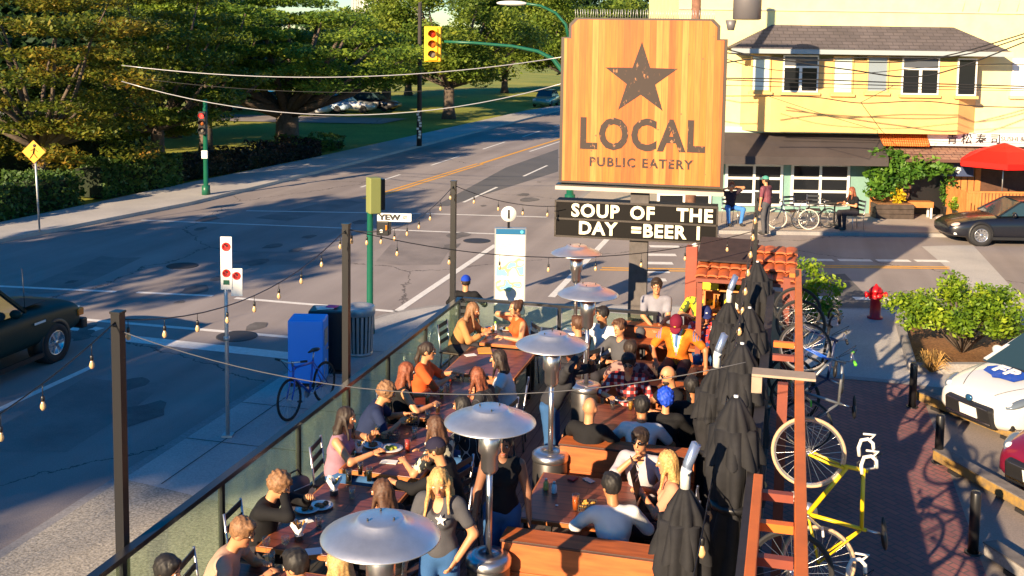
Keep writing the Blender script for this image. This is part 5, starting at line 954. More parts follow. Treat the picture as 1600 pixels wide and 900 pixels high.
# ---------------------------------------------------------------- bicycles
def bicycle(label, M, fcol, tyre=TYRE, rim=RIM, bar='drop', grip=None, seatc=None, group=None, fork=None, rr=.335):
    b = bpy.data.objects.new('bicycle', None); COL.objects.link(b); b.matrix_world = M; tag(b, label, 'bicycle', group); L_ = .51
    F_, Rw = Vector((0, L_, rr)), Vector((0, -L_, rr)); BB = Vector((0, -.07, .28)); ST = Vector((0, -.22, .78)); HT = Vector((0, .34, .80)); HB = Vector((0, .37, .66)); 
    m = MB(); t = .019
    for a, c_, r_ in ((BB, ST, t), (ST - Vector((0, 0, .04)), HT, t), (BB, HB, t * 1.15), (HB - Vector((0, -.015, .05)), HT + Vector((0, -.01, .04)), t * 1.1)): m.tube([a, c_], r_, 8)
    for s_ in (-1, 1): o = Vector((s_ * .055, 0, 0)); m.tube([BB + o * .5, Rw + o], .011, 6).tube([ST - Vector((0, 0, .05)) + o * .3, Rw + o], .010, 6)
    m.build('frame', fcol, b); m = MB()
    for s_ in (-1, 1): o = Vector((s_ * .05, 0, 0)); m.tube([HB + o * .6 - Vector((0, 0, .03)), HB + o + Vector((0, .05, -.15)), F_ + o], .013, 6)
    m.build('fork', fork or fcol, b)
    for c_ in (F_, Rw):
        w_ = MB(); vs = []; n = 40; k = 8
        for i in range(n):
            a = 2 * pi * i / n
            for j in range(k): q = 2 * pi * j / k; r_ = rr - .016 + .016 * cos(q); vs.append((c_.x + .016 * sin(q), c_.y + r_ * cos(a), c_.z + r_ * sin(a)))
        w_.add(vs, [(i * k + j, i * k + (j + 1) % k, ((i + 1) % n) * k + (j + 1) % k, ((i + 1) % n) * k + j) for i in range(n) for j in range(k)], True); wo = w_.build('wheel', tyre, b)
        m = MB(); vs = []
        for i in range(n):
            a = 2 * pi * i / n
            for dx_, r_ in ((-.011, rr - .026), (.011, rr - .026), (.009, rr - .045), (-.009, rr - .045)): vs.append((c_.x + dx_, c_.y + r_ * cos(a), c_.z + r_ * sin(a)))
        m.add(vs, [(i * 4 + j, i * 4 + (j + 1) % 4, ((i + 1) % n) * 4 + (j + 1) % 4, ((i + 1) % n) * 4 + j) for i in range(n) for j in range(4)]).build('rim', rim, wo)
        m = MB()
        for i in range(24): a = 2 * pi * i / 24; s_ = 1 if i % 2 else -1; m.tube([c_ + Vector((s_ * .025, .018 * cos(a + 1), .018 * sin(a + 1))), c_ + Vector((0, (rr - .04) * cos(a), (rr - .04) * sin(a)))], .0022, 3, cap=False)
        m.tube([c_ - Vector((.05, 0, 0)), c_ + Vector((.05, 0, 0))], .018, 8).build('spokes', STEEL, wo)
    m = MB(); m.lathe([(.09, -.003), (.09, .003), (.02, .004), (.02, -.004)], BB + Vector((.05, 0, 0)), 18, Matrix.Rotation(pi / 2, 3, 'Y'))
    m.tube([BB - Vector((.065, 0, 0)), BB + Vector((.065, 0, 0))], .012, 6).beam(BB + Vector((.065, 0, 0)), BB + Vector((.065, .12, -.12)), .012, .022).beam(BB + Vector((-.065, 0, 0)), BB + Vector((-.065, -.12, .12)), .012, .022); m.build('crank', STEEL, b)
    for s_ in (1, -1): MB().box(BB + Vector((s_ * .11, s_ * .12, -s_ * .12)), (.085, .06, .02)).build('pedal', grip or BLK, b)
    S0 = ST + Vector((0, -.035, .12)); MB().tube([ST, S0], .013, 6).build('seat_post', STEEL, b); s_ = MB(); s_.add(*(lambda e: (e.v, e.f, True))(MB().ell(S0 + Vector((0, -.05, .03)), (.075, .10, .03)))); s_.add(*(lambda e: (e.v, e.f, True))(MB().ell(S0 + Vector((0, .06, .035)), (.025, .11, .022)))); s_.build('saddle', seatc or BLK, b)
    hc_ = HT + Vector((0, .02, .10)); m = MB().tube([HT, hc_, hc_ + Vector((0, .08, .01))], .014, 6); c2 = hc_ + Vector((0, .08, .01))
    if bar == 'drop':
        m.tube([c2 - Vector((.2, 0, 0)), c2 + Vector((.2, 0, 0))], .016, 8); m.build('handlebar', STEEL, b)
        for s_ in (-1, 1): MB().tube([c2 + Vector((s_ * .2, 0, 0)), c2 + Vector((s_ * .21, .07, 0)), c2 + Vector((s_ * .215, .11, -.04)), c2 + Vector((s_ * .215, .10, -.1)), c2 + Vector((s_ * .215, .03, -.13)), c2 + Vector((s_ * .215, -.05, -.13))], .017, 8).tube([c2 + Vector((s_ * .215, .11, -.02)), c2 + Vector((s_ * .215, .15, .03)), c2 + Vector((s_ * .21, .16, -.08))], .010, 6).build('grip_tape', grip or SIGW, b)
    else:
        m.tube([c2 - Vector((.29, .05, -.03)), c2, c2 + Vector((.29, -.05, .03))], .013, 8); m.build('handlebar', STEEL, b)
        for s_ in (-1, 1): MB().tube([c2 + Vector((s_ * .19, -.033, .02)), c2 + Vector((s_ * .30, -.052, .031))], .019, 8).build('grip', grip or BLK, b)
    m = MB()
    for s_ in (-1, 1): p0 = c2 + Vector((s_ * .1, .02, .02)); m.tube([p0, p0 + Vector((0, .07, .04)), HT + Vector((s_ * .02, .06, -.05)), HT + Vector((0, -.1, -.02))], .004, 4)
    m.build('cables', BLK, b); return b
def hang(x, y, ztop, tilt=0., lean=0.):   # front wheel up, saddle side towards +x
    M = Matrix(((0, 0, 1, 0), (1, 0, 0, 0), (0, 1, 0, 0), (0, 0, 0, 1))); return TR(x, y, ztop - .85) @ Matrix.Rotation(lean, 4, 'Z') @ Matrix.Rotation(tilt, 4, 'Y') @ M
YBK = mat('yellow_bike_paint', (.75, .50, .01), .35); BBK = mat('blue_bike_paint', (.02, .10, .50), .35); WBK = mat('white_tape', (.75, .72, .66), .6); GRNG = mat('green_grip', (.12, .62, .03), .5); TANT = mat('tan_tyre', (.50, .33, .20), .8); NVB = mat('navy_bike_paint', (.02, .03, .09), .4); GRB = mat('grey_bike_paint', (.25, .26, .28), .35, .6)
G_ = 'bicycles hanging on the timber rack'
bicycle('yellow racing bicycle with white bar tape hanging nearest the camera on the rack', hang(-.02, 10.0, 2.78, R(-7)), YBK, TANT, RIM, 'drop', WBK, BLK, G_)
bicycle('blue bicycle with lime green grips hanging farther along the rack', hang(-.05, 14.2, 2.62, R(-3)), GRB, TYRE, RIM, 'flat', GRNG, BLK, G_, fork=BBK)
bicycle('dark bicycle with thick black tyres hanging behind the blue one', hang(-.15, 15.0, 2.75, R(2)), NVB, TYRE, BLK, 'flat', BLK, BLK, G_)
bicycle('black bicycle hanging farthest along the rack near the lime bush', hang(-.2, 15.8, 2.75, R(3)), BLACKP, TYRE, BLK, 'drop', BLK, BLK, G_)
bicycle('dark grey bicycle hanging low at the bottom edge of the picture', hang(-.2, 8.6, 2.35, R(-2)), NVB, TYRE, BLK, 'drop', WBK, BLK, G_)
q = at(449, 657, .122); bicycle('blue bicycle parked on the sidewalk in front of the blue newspaper box', TR(q.x + .12, q.y + .52, .122) @ Matrix.Rotation(R(172), 4, 'Z') @ Matrix.Rotation(R(4), 4, 'Y'), BBK, TYRE, BLK, 'flat', BLK, BLK)
q = at(1238, 358, .122); bicycle('bicycle with a cream front wheel parked at the far cafe tables', TR(q.x, q.y, .122) @ Matrix.Rotation(YAW + R(82), 4, 'Z'), GRB, mat('cream_tyre', (.7, .62, .5), .7), RIM, 'flat', BLK, BLK, 'bicycles at the far cafe')
q = at(1272, 357, .122); bicycle('black bicycle parked right of the cream wheeled one at the far cafe', TR(q.x, q.y, .122) @ Matrix.Rotation(YAW - R(75), 4, 'Z'), BLACKP, TYRE, RIM, 'flat', BLK, BLK, 'bicycles at the far cafe')
# ---------------------------------------------------------------- server hut with tiled roof
TILE = mat('clay_tile', (.46, .10, .025), .6, var=.22, vs=5)
ht = thing('server_hut', 'small server hut with a red clay tile roof and open shelves at the patio end', 'hut', (-.65, 18.6, DK)); m = MB(); z0, z1, y0, y1 = 1.93, 2.28, -.85, .45; nc, nr = 9, 4; X0, X1 = -.80, .80
for r_ in range(nr):
    for c_ in range(nc):
        xa = X0 + (X1 - X0) * c_ / nc; w_ = (X1 - X0) / nc; ya = y0 + (y1 - y0) * r_ / nr; yb = y0 + (y1 - y0) * (r_ + 1.12) / nr; za = z0 + (z1 - z0) * r_ / nr; zb_ = z0 + (z1 - z0) * (r_ + 1.12) / nr - .03; vs = []
        for yy, zz in ((ya, za + .035), (yb, zb_ + .0)):
            for k in range(6): a = pi * k / 5; vs.append((xa + w_ * .5 - w_ * .56 * cos(a), yy, zz + .04 * sin(a)))
        vs += [(p[0], p[1], p[2] - .03) for p in vs[:6]]
        m.add(vs, [(k, k + 1, k + 7, k + 6) for k in range(5)], True); m.add(vs, [(k + 12, k + 13, k + 1, k) for k in range(5)])
m.build('roof', TILE, ht); MB().add([(X0, y0, z0), (X1, y0, z0), (X1, y1, z1 - .02), (X0, y1, z1 - .02), (X0, y0, z0 - .06), (X1, y0, z0 - .06), (X1, y1, z1 - .1), (X0, y1, z1 - .1)], [(0, 1, 2, 3), (7, 6, 5, 4), (4, 5, 1, 0), (5, 6, 2, 1), (6, 7, 3, 2), (7, 4, 0, 3)]).build('roof_board', OSD, ht)
sl_ = lambda y: z0 + (z1 - z0) * (y - y0) / (y1 - y0) + .115
MB().add([(X0 - .02, -.42, sl_(-.42)), (.06, -.42, sl_(-.42)), (.16, y1, sl_(y1)), (X0 - .02, y1, sl_(y1)), (X0 - .02, -.42, sl_(-.42) - .03), (.06, -.42, sl_(-.42) - .03), (.16, y1, sl_(y1) - .03), (X0 - .02, y1, sl_(y1) - .03)], [(0, 1, 2, 3), (7, 6, 5, 4), (4, 5, 1, 0), (5, 6, 2, 1), (6, 7, 3, 2), (7, 4, 0, 3)]).build('roof_shade_sheet', mat('dark_roof_shade', (.03, .018, .018), .85, var=.3), ht)  # dark sheet added to stand for the shade on the upper left roof
for x in (X0 + .06, X1 - .06): MB().bb((x - .045, y0 + .1, 0), (x + .045, y0 + .19, z0 - .062)).bb((x - .045, y1 - .1, 0), (x + .045, y1, z1 - .12)).build('post', OSD, ht)
MB().bb((.22, y0 + .2, 0), (.74, y0 + .24, 1.75)).build('side_panel', mat('pale_panel', (.55, .36, .22), .6, var=.1), ht)
MB().bb((X0 + .06, y1 - .16, .2), (.2, y1 - .11, 2.1)).build('back_panel', WOODO, ht)
sf = MB()
for z in (.85, 1.2, 1.55, 1.88): sf.bb((X0 + .08, y1 - .5, z), (.18, y1 - .165, z + .03))
sf.bb((X0 + .08, y1 - .5, .1), (X0 + .11, y1 - .165, 1.849)).bb((.15, y1 - .5, .1), (.18, y1 - .165, 1.849)); sf.build('shelf', WOODO, ht)
q = at_y(1080, 445, 18.8); rp = thing('red_post', 'thick red brown timber post at the left of the server hut', 'post', (q.x, q.y, DK)); MB().bb((-.1, -.1, 0), (.1, .1, at_y(1080, 384, 18.8).z - DK)).build('shaft', mat('red_brown_timber', (.26, .055, .03), .6, var=.2, vs=3), rp, bevel=.01); MB().lathe([(.05, 0), (.06, .03), (.001, .06)], (.05, -.02, at_y(1080, 384, 18.8).z - DK), 10).build('cap', SIGW, rp)
g0 = Vector((-.65, 18.6, DK)); gr = random.Random(2)
for i in range(9):
    z = (.88, 1.23, 1.58)[i % 3]; x = -.55 + .2 * (i // 3) + gr.uniform(-.03, .03); mt = (mat('yellow_sheet', (.80, .62, .02), .6), mat('white_china', (.75, .74, .70), .3), mat('red_bottle', (.45, .04, .02), .3), mat('amber_glass', (.45, .16, .02), .15))[(i * 7) % 4]
    o = MB().lathe([(.045, 0), (.05, .12), (.02, .17), (.02, .22), (.001, .22)], n=12).build('bottle', mt, loc=g0 + Vector((x, .12, z)), label='small bottle standing on the shelves of the tiled server hut', cat='bottle', group='bottles on the hut shelves')
MB().box((0, 0, 0), (.30, .01, .26)).build('notice', MATS['yellow_sheet'], loc=g0 + Vector((-.62, -.12, 1.72)), label='bright yellow notice fixed under the tiled roof of the server hut', cat='notice')
# ---------------------------------------------------------------- string lights
BULB = glass_mat('bulb_glass', (1., .80, .50), .10, .86); FIL = mat('amber_bulb', (.78, .52, .26), .15, trans=.3)
def string(label, pts, bulbs, r=.007, s=.72, drop=.07, name='string_lights'):
    """bulbs: list of fractions along the wire"""
    L_ = [0]
    for a, b in zip(pts, pts[1:]): L_.append(L_[-1] + (Vector(b) - Vector(a)).length)
    def P(f):
        d = f * L_[-1]
        for i in range(len(pts) - 1):
            if d <= L_[i + 1] + 1e-6: return Vector(pts[i]).lerp(Vector(pts[i + 1]), (d - L_[i]) / max(1e-6, L_[i + 1] - L_[i]))
        return Vector(pts[-1])
    t = thing(name, label, 'string lights' if bulbs else 'wire', tuple(Vector(pts[0])), 0, 'string lights over the patio' if bulbs else None); o = Vector(pts[0])
    MB().tube([Vector(p) - o for p in pts], r, 5).build('wire', BLACKP if bulbs else mat('cable_grey', (.10, .10, .11), .7, spec=.1), t)
    for f_ in bulbs:
        p = P(f_) - o; so_ = MB().tube([p, p - Vector((0, 0, drop))], .005 * s, 4).lathe([(.010 * s, 0), (.021 * s, -.012 * s), (.021 * s, -.062 * s), (.016 * s, -.07 * s)][::-1], p - Vector((0, 0, drop)), 10).build('socket', BLACKP, t)
        c_ = p - Vector((0, 0, drop + .07 * s)); MB().lathe([(.001, -.105 * s), (.018 * s, -.10 * s), (.033 * s, -.07 * s), (.031 * s, -.045 * s), (.016 * s, -.005 * s), (.014 * s, 0)], c_, 12).build('bulb', FIL, so_)
    return t
up_ = Vector((0, 0, -.06))
A_, B_, C_, D_ = pa + up_, pb + up_, pc + up_, pd + up_
def fr_(n, a=.06, b=.96): return [a + (b - a) * i / (n - 1) for i in range(n)]
string('sagging bulb string from the nearest railing pole to the middle pole', sag(A_, B_, .35), fr_(9, .03))
string('bulb string between the middle railing pole and the far corner pole', sag(B_, C_, .32), fr_(9, .04))
e_ = at_y(872, 322, 20.1); string('bulb string from the far corner pole to the message board', sag(C_, e_, .12), fr_(4, .2, .9))
e_ = on_x(-40, 672, -5.88); string('bulb string leaving the nearest pole toward the left edge', sag(A_, e_, .05), [.22, .58, .85], drop=.1)
e_ = D_ + Vector((0, 0, -.55)); string('long bulb string crossing from the middle railing pole to the hut pole', sag(B_, e_, .42, 22), fr_(8, .11, .92), drop=.1)
e_ = on_x(1083, 905, -.62); string('bulb string running from the hut pole down over the closed umbrellas', sag(D_, e_, .30, 20), fr_(16, .05, .985), s=1.05, drop=.05)
e_ = on_x(1165, 566, -.3); string('pale bare cable stretched low across the patio', sag(A_ + Vector((0, 0, -.1)), e_, .42, 24), [], r=.0045, name='cable')
e_ = on_x(1108, 598, -1.0); string('short bulb string hanging by the umbrella beside the bearded man', sag(on_x(1150, 520, -.6), e_, .02, 6), [.5, .98], s=1.2)
# ================================================================ people
class Field:
    def __init__(s, lo, hi, h):
        s.lo = np.array(lo, float); s.h = h; s.n = np.maximum(4, np.ceil((np.array(hi) - s.lo) / h).astype(int) + 1); s.F = np.full(s.n, .2)
        s.ax = [s.lo[i] + h * np.arange(s.n[i]) for i in range(3)]
    def _blk(s, lo, hi):
        a = np.clip(np.floor((np.array(lo) - s.lo) / s.h).astype(int), 0, s.n - 1); b = np.clip(np.ceil((np.array(hi) - s.lo) / s.h).astype(int) + 1, 1, s.n)
        if (b <= a).any(): return None, None
        sl = tuple(slice(a[i], b[i]) for i in range(3)); X = np.meshgrid(*[s.ax[i][sl[i]] for i in range(3)], indexing='ij'); return sl, np.stack(X, -1)
    def _mix(s, sl, d, k):
        f = s.F[sl]; h_ = np.maximum(k - np.abs(f - d), 0) / k; s.F[sl] = np.minimum(f, d) - h_ * h_ * k * .25
    def cone(s, a, b, ra, rb, k=.025):
        a = np.array(a, float); b = np.array(b, float); r = max(ra, rb) + k + s.h * 2; sl, X = s._blk(np.minimum(a, b) - r, np.maximum(a, b) + r)
        if sl is None: return
        ba = b - a; t = np.clip(((X - a) @ ba) / max(1e-9, ba @ ba), 0, 1); s._mix(sl, np.linalg.norm(X - a - t[..., None] * ba, axis=-1) - (ra + (rb - ra) * t), k)
    def _ell(s, c, r, M):
        c = np.array(c, float); r = np.array(r, float); R_ = r.max() + .06; sl, X = s._blk(c - R_, c + R_)
        if sl is None: return None, None
        q = (X - c) @ (np.array(M) if M is not None else np.eye(3)); k0 = np.linalg.norm(q / r, axis=-1); k1 = np.linalg.norm(q / (r * r), axis=-1); return sl, k0 * (k0 - 1) / np.maximum(k1, 1e-6)
    def ell(s, c, r, M=None, k=.025):
        sl, d = s._ell(c, r, M)
        if sl is not None: s._mix(sl, d, k)
    def cut(s, c, r, M=None):
        sl, d = s._ell(c, r, M)
        if sl is not None: s.F[sl] = np.maximum(s.F[sl], -d)
    def noise(s, amp, fr, ph=0., an=(1, 1, 1)):
        X, Y, Z = np.meshgrid(*s.ax, indexing='ij'); s.F = s.F + amp * np.sin(fr * an[0] * X + ph + 2 * np.sin(9 * Z + ph)) * np.sin(fr * an[1] * Y + 1.7 * ph + 2 * np.sin(7 * X)) * np.cos(fr * an[2] * Z + ph)
    def mesh(s):
        F = s.F; F[0], F[-1], F[:, 0], F[:, -1], F[:, :, 0], F[:, :, -1] = (np.maximum(F[0], .01), np.maximum(F[-1], .01), np.maximum(F[:, 0], .01), np.maximum(F[:, -1], .01), np.maximum(F[:, :, 0], .01), np.maximum(F[:, :, -1], .01))
        S_ = F < 0; C = [S_[i:S_.shape[0] - 1 + i, j:S_.shape[1] - 1 + j, k:S_.shape[2] - 1 + k] for i in (0, 1) for j in (0, 1) for k in (0, 1)]
        an = C[0].copy(); al = C[0].copy()
        for c in C[1:]: an |= c; al &= c
        I = np.argwhere(an & ~al)
        if len(I) == 0: return np.zeros((0, 3)), np.zeros((0, 4), int)
        off = np.array([(i, j, k) for i in (0, 1) for j in (0, 1) for k in (0, 1)]); val = np.stack([F[tuple((I + o).T)] for o in off], 1); ps = np.zeros((len(I), 3)); ct = np.zeros(len(I))
        for a in range(8):
            for bit in (1, 2, 4):
                b = a | bit
                if b == a: continue
                m_ = (val[:, a] < 0) != (val[:, b] < 0); t = np.where(m_, val[:, a] / np.where(m_, val[:, a] - val[:, b], 1), 0)
                ps += m_[:, None] * (off[a] + (off[b] - off[a]) * t[:, None]); ct += m_
        V = s.lo + s.h * (I + ps / ct[:, None]); idx = np.full(np.array(F.shape) - 1, -1); idx[tuple(I.T)] = np.arange(len(I)); fs = []
        for ax in range(3):
            e = np.eye(3, dtype=int)[ax]; u_, v_ = np.eye(3, dtype=int)[(ax + 1) % 3], np.eye(3, dtype=int)[(ax + 2) % 3]; n = np.array(F.shape)
            A = S_[tuple(slice(0, n[i] - e[i]) for i in range(3))]; B = S_[tuple(slice(e[i], n[i]) for i in range(3))]; G = np.argwhere(A != B); G = G[(G[:, (ax + 1) % 3] > 0) & (G[:, (ax + 2) % 3] > 0)]
            if len(G) == 0: continue
            q = np.stack([idx[tuple((G - o).T)] for o in (u_ + v_, v_, 0 * u_, u_)], 1) if False else np.stack([idx[tuple(np.minimum(G - o, n - 2).T)] for o in (u_ + v_, v_, 0 * u_, u_)], 1)
            fl = A[tuple(G.T)]; q[~fl] = q[~fl][:, ::-1]; fs.append(q[(q >= 0).all(1)])
        return V, np.concatenate(fs)
def ik(a, t, l1, l2, hint):
    a = Vector(a); t = Vector(t); d = t - a; L_ = min(d.length, (l1 + l2) * .995); d.normalize(); t = a + d * L_; x = (l1 * l1 - l2 * l2 + L_ * L_) / (2 * L_); h = sqrt(max(0, l1 * l1 - x * x)); n = Vector(hint); n -= d * n.dot(d); n.normalize(); return a + d * x + n * h, t
def hand(m, W, d, n, side, curl=.5):
    d = d.normalized(); n = (n - d * n.dot(d)).normalized(); l = d.cross(n); vs = []; k = 8
    for t, w_, h in ((-.012, .024, .020), (.0, .025, .017), (.04, .038, .016), (.085, .040, .012), (.095, .034, .008)):
        for j in range(k): a = 2 * pi * j / k; vs.append(W + d * t + l * w_ * cos(a) + n * h * sin(a))
    m.add(vs, [(i * k + j, i * k + (j + 1) % k, (i + 1) * k + (j + 1) % k, (i + 1) * k + j) for i in range(4) for j in range(k)] + [tuple(range(k)), tuple(range(4 * k, 5 * k))], True)
    for i, ln in enumerate((.068, .078, .072, .056)):
        b = W + d * .086 + l * side * (.028 - .019 * i); p = [b]; a = 0
        for sg in (.45, .32, .23): a += curl * (.35 + .4 * (sg < .4)); p.append(p[-1] + (d * cos(a) + n * sin(a)) * ln * sg)
        m.tube(p, [.0095, .0088, .0082, .0062], 6)
    b = W + d * .022 + l * side * .026; q = b + (d * .62 + l * side * .62 + n * .3) * .045; m.tube([b, q, q + (d * .9 + n * .35 * (1 + curl) + l * side * .1).normalized() * .035], [.013, .0105, .008], 6)
SKIN = {'fair': mat('fair_skin', (.56, .25, .12), .5), 'tan': mat('tan_skin', (.42, .175, .075), .5), 'brown': mat('brown_skin', (.26, .12, .07), .5)}
HAIRM = {k: mat('hair_' + k, c, .62, var=.5, vs=55) for k, c in dict(black=(.012, .010, .010), dark=(.03, .018, .013), brown=(.085, .038, .02), light=(.22, .11, .05), blonde=(.48, .28, .10), auburn=(.20, .055, .022), blue=(.01, .06, .55), grey=(.30, .26, .22)).items()}
LIP = mat('lips', (.42, .10, .08), .4); EYEW = mat('eye_white', (.75, .73, .70), .3); EYED = mat('eye_dark', (.02, .015, .012), .2); SHADES = mat('sunglass_lens', (.01, .01, .012), .08, spec=.9)
def cloth(name, c, **k): return mat('cloth_' + name, c, .85, var=k.pop('var', .12), vs=k.pop('vs', 5), spec=.2, bump=.25, bs=90, **k)
def pattern_cloth(name, kind, cols):
    m_, N, P = nodes('cloth_' + name); L = N.links; tc = N.nodes.new('ShaderNodeTexCoord'); P.inputs['Roughness'].default_value = .85
    r = N.nodes.new('ShaderNodeValToRGB'); r.color_ramp.interpolation = 'CONSTANT'; e = r.color_ramp.elements
    if kind == 'plaid':
        sx = N.nodes.new('ShaderNodeSeparateXYZ'); L.new(tc.outputs['Object'], sx.inputs[0]); outs = []
        for i in (0, 2):
            a = N.nodes.new('ShaderNodeMath'); a.operation = 'MULTIPLY'; a.inputs[1].default_value = 11; L.new(sx.outputs[i], a.inputs[0]); b = N.nodes.new('ShaderNodeMath'); b.operation = 'FRACT'; L.new(a.outputs[0], b.inputs[0]); c = N.nodes.new('ShaderNodeMath'); c.operation = 'GREATER_THAN'; c.inputs[1].default_value = .55; L.new(b.outputs[0], c.inputs[0]); outs.append(c)
        s_ = N.nodes.new('ShaderNodeMath'); s_.operation = 'ADD'; L.new(outs[0].outputs[0], s_.inputs[0]); L.new(outs[1].outputs[0], s_.inputs[1]); d = N.nodes.new('ShaderNodeMath'); d.operation = 'MULTIPLY'; d.inputs[1].default_value = .4; L.new(s_.outputs[0], d.inputs[0]); L.new(d.outputs[0], r.inputs[0]); ps = (0, .3, .7)
    elif kind == 'stripe':
        sx = N.nodes.new('ShaderNodeSeparateXYZ'); L.new(tc.outputs['Object'], sx.inputs[0]); a = N.nodes.new('ShaderNodeMath'); a.operation = 'MULTIPLY'; a.inputs[1].default_value = 16; L.new(sx.outputs[0], a.inputs[0]); b = N.nodes.new('ShaderNodeMath'); b.operation = 'FRACT'; L.new(a.outputs[0], b.inputs[0]); L.new(b.outputs[0], r.inputs[0]); ps = (0, .8, .95)
    else:
        n = N.nodes.new('ShaderNodeTexVoronoi' if kind == 'spots' else 'ShaderNodeTexNoise'); n.inputs['Scale'].default_value = 14 if kind == 'spots' else 9; L.new(tc.outputs['Object'], n.inputs['Vector']); L.new(n.outputs['Distance' if kind == 'spots' else 'Fac'], r.inputs[0]); ps = (0, .42, .56)
    e[0].color = (*cols[0], 1); e[1].position = ps[1]; e[1].color = (*cols[1], 1); x = e.new(ps[2]); x.color = (*cols[2], 1); L.new(r.outputs[0], P.inputs['Base Color']); return m_
JEANS = cloth('jeans', (.035, .10, .24)); BLACKT = cloth('black', (.012, .012, .014)); SHOE = mat('shoe', (.03, .028, .028), .6); CHAR = cloth('charcoal', (.075, .075, .085)); DKTR = cloth('dark_trousers', (.03, .028, .035)); WHT = cloth('white', (.70, .69, .68), var=.04)
def person(label, head, rz, shirt=BLACKT, pants=JEANS, hair=None, skin='fair', female=False, pose='sit', lean=6, hp=0, hy=0, sleeve=.55, L=None, Rr=None, acc=(), z0=DK, cols=None, vneck=.0, hgt=1., long_=.34, hb=None, curlL=.5, curlR=.5, beard=None, legs=None, twist=0., pz=.24, group='people on the patio', h=.0135, eL=None, eR=None, sc=1.07):
    """head: pixel (px,py) of the head centre; L, Rr: wrist targets (x right, y forward, z up)"""
    S_ = hgt; up = Vector((0, sin(R(lean)), cos(R(lean)))); TW = Matrix.Rotation(R(twist), 3, 'Z'); seat = pose in ('sit', 'high')
    P0 = Vector((0, 0, .53 if seat else .95 * S_)); C_ = P0 + up * .34; N_ = P0 + up * .495; sw = .165 if female else .19
    SH = [P0 + up * .44 + TW @ Vector((s_ * sw, 0, 0)) for s_ in (-1, 1)]
    RH = Euler((R(-hp), 0, R(hy))).to_matrix(); Hc = N_ + up * .06 + RH @ Vector((0, .025, .125)); hv = lambda x, y, z: Hc + RH @ Vector((x, y, z))
    if seat: hips = [Vector((s_ * .095, .03, .52)) for s_ in (-1, 1)]; kn = [Vector((s_ * .13, .45, .52)) for s_ in (-1, 1)]; ank = [Vector((s_ * .13, .42, .09)) for s_ in (-1, 1)]
    else: hips = [Vector((s_ * .09, 0, .93 * S_)) for s_ in (-1, 1)]; kn = [Vector((s_ * .095, .04, .50 * S_)) for s_ in (-1, 1)]; ank = [Vector((s_ * .10, 0, .09)) for s_ in (-1, 1)]
    if legs == 'walk': kn[1] += Vector((0, .10, .03)); ank[1] += Vector((0, .14, .0)); ank[0] += Vector((0, -.16, .05)); kn[0] += Vector((0, -.02, 0))
    if legs == 'apart': kn = [Vector((k_.x * 1.9, k_.y, k_.z)) for k_ in kn]; ank = [Vector((k_.x * 1.5, k_.y, k_.z)) for k_ in ank]
    if pose == 'high': pass
    dflt = (lambda s_: (s_ * .2, .40, .80) if seat else (s_ * .26, .06, .86 * S_)); tg = [Vector(L or dflt(-1)), Vector(Rr or dflt(1))]; EL = []; WR = []
    for i, s_ in enumerate((-1, 1)): e_, w_ = ik(SH[i], tg[i], .285, .255, (eL, eR)[i] or (s_ * .8, -.35, -.6)); EL.append(e_); WR.append(w_)
    # world placement from the head pixel
    z_ = (z0 + (pz if pose == 'high' else 0)); hw = at(*head, z_ + Hc.z * sc); M2 = Matrix.Rotation(R(rz), 3, 'Z') * sc; org = hw - M2 @ Hc; 
    p = thing('person', label, 'person', (org.x, org.y, z_), R(rz), group); p.scale = (sc, sc, sc); lo = Vector((-.75, -.65, -.02)); hi = Vector((.75, 1.0, Hc.z + .2))
    pts = EL + WR + kn + ank + SH + [Hc, P0, N_]; lo = np.array([min(q[i] for q in pts) - .2 for i in range(3)]); hi = np.array([max(q[i] for q in pts) + .2 for i in range(3)])
    def torso(F, g, full=True):
        F.ell(P0 + up * .03, (.150 + g, .112 + g, .125 + g), k=.05); F.cone(P0 + up * .08, P0 + up * .25, (.112 if female else .125) + g, (.118 if female else .135) + g, .06)
        F.ell(C_ - up * .01, ((.148 if female else .168) + g, .105 + g, .16 + g), k=.05); F.cone(SH[0] * .85 + SH[1] * .15, SH[1] * .85 + SH[0] * .15, .062 + g, .062 + g, .05)
        if female:
            for s_ in (-1, 1): F.ell(C_ + TW @ Vector((s_ * .072, .085, -.015)), (.065 + g, .06 + g, .065 + g), k=.035)
    def arms(F, g, fr):
        for i in range(2):
            F.cone(SH[i], SH[i].lerp(EL[i], min(1, fr)), .056 + g, .056 + g - .014 * min(1, fr), .04)
            if fr > 1: F.cone(EL[i], EL[i].lerp(WR[i], fr - 1), .041 + g, .041 + g - .011 * (fr - 1), .03)
    def leg(F, g, fr=1.):
        for i in range(2): F.cone(hips[i], kn[i], .085 + g, .06 + g, .04); F.cone(kn[i], kn[i].lerp(ank[i], fr), .06 + g, .06 + g - .022 * fr, .03)
    F = Field(lo, hi, h); torso(F, -.012); arms(F, -.002, 2.); leg(F, -.008)
    F.cone(N_ - up * .03, Hc + RH @ Vector((0, -.015, -.06)), .056 if not female else .05, .054 if not female else .048, .03)
    for s_ in range(2): F.ell(ank[s_] + Vector((0, .06, -.045)), (.042, .11, .04))
    F.ell(hv(0, 0, .012), (.076, .096, .104), RH, .02); F.ell(hv(0, .026, -.062), (.056 if not female else .051, .06, .06), RH, .03); F.cone(hv(0, .094, .018), hv(0, .113, -.024), .009, .014, .012); F.ell(hv(0, .075, -.098), (.026, .022, .02), RH, .02)
    for s_ in (-1, 1): F.ell(hv(s_ * .078, -.008, -.012), (.011, .024, .032), RH, .008)
    V, Q = F.mesh(); mb = MB(); mb.v = [tuple(x) for x in V]; mb.f = [tuple(int(j) for j in q) for q in Q]; mb.m = [0] * len(Q); mb.sm = [True] * len(Q)
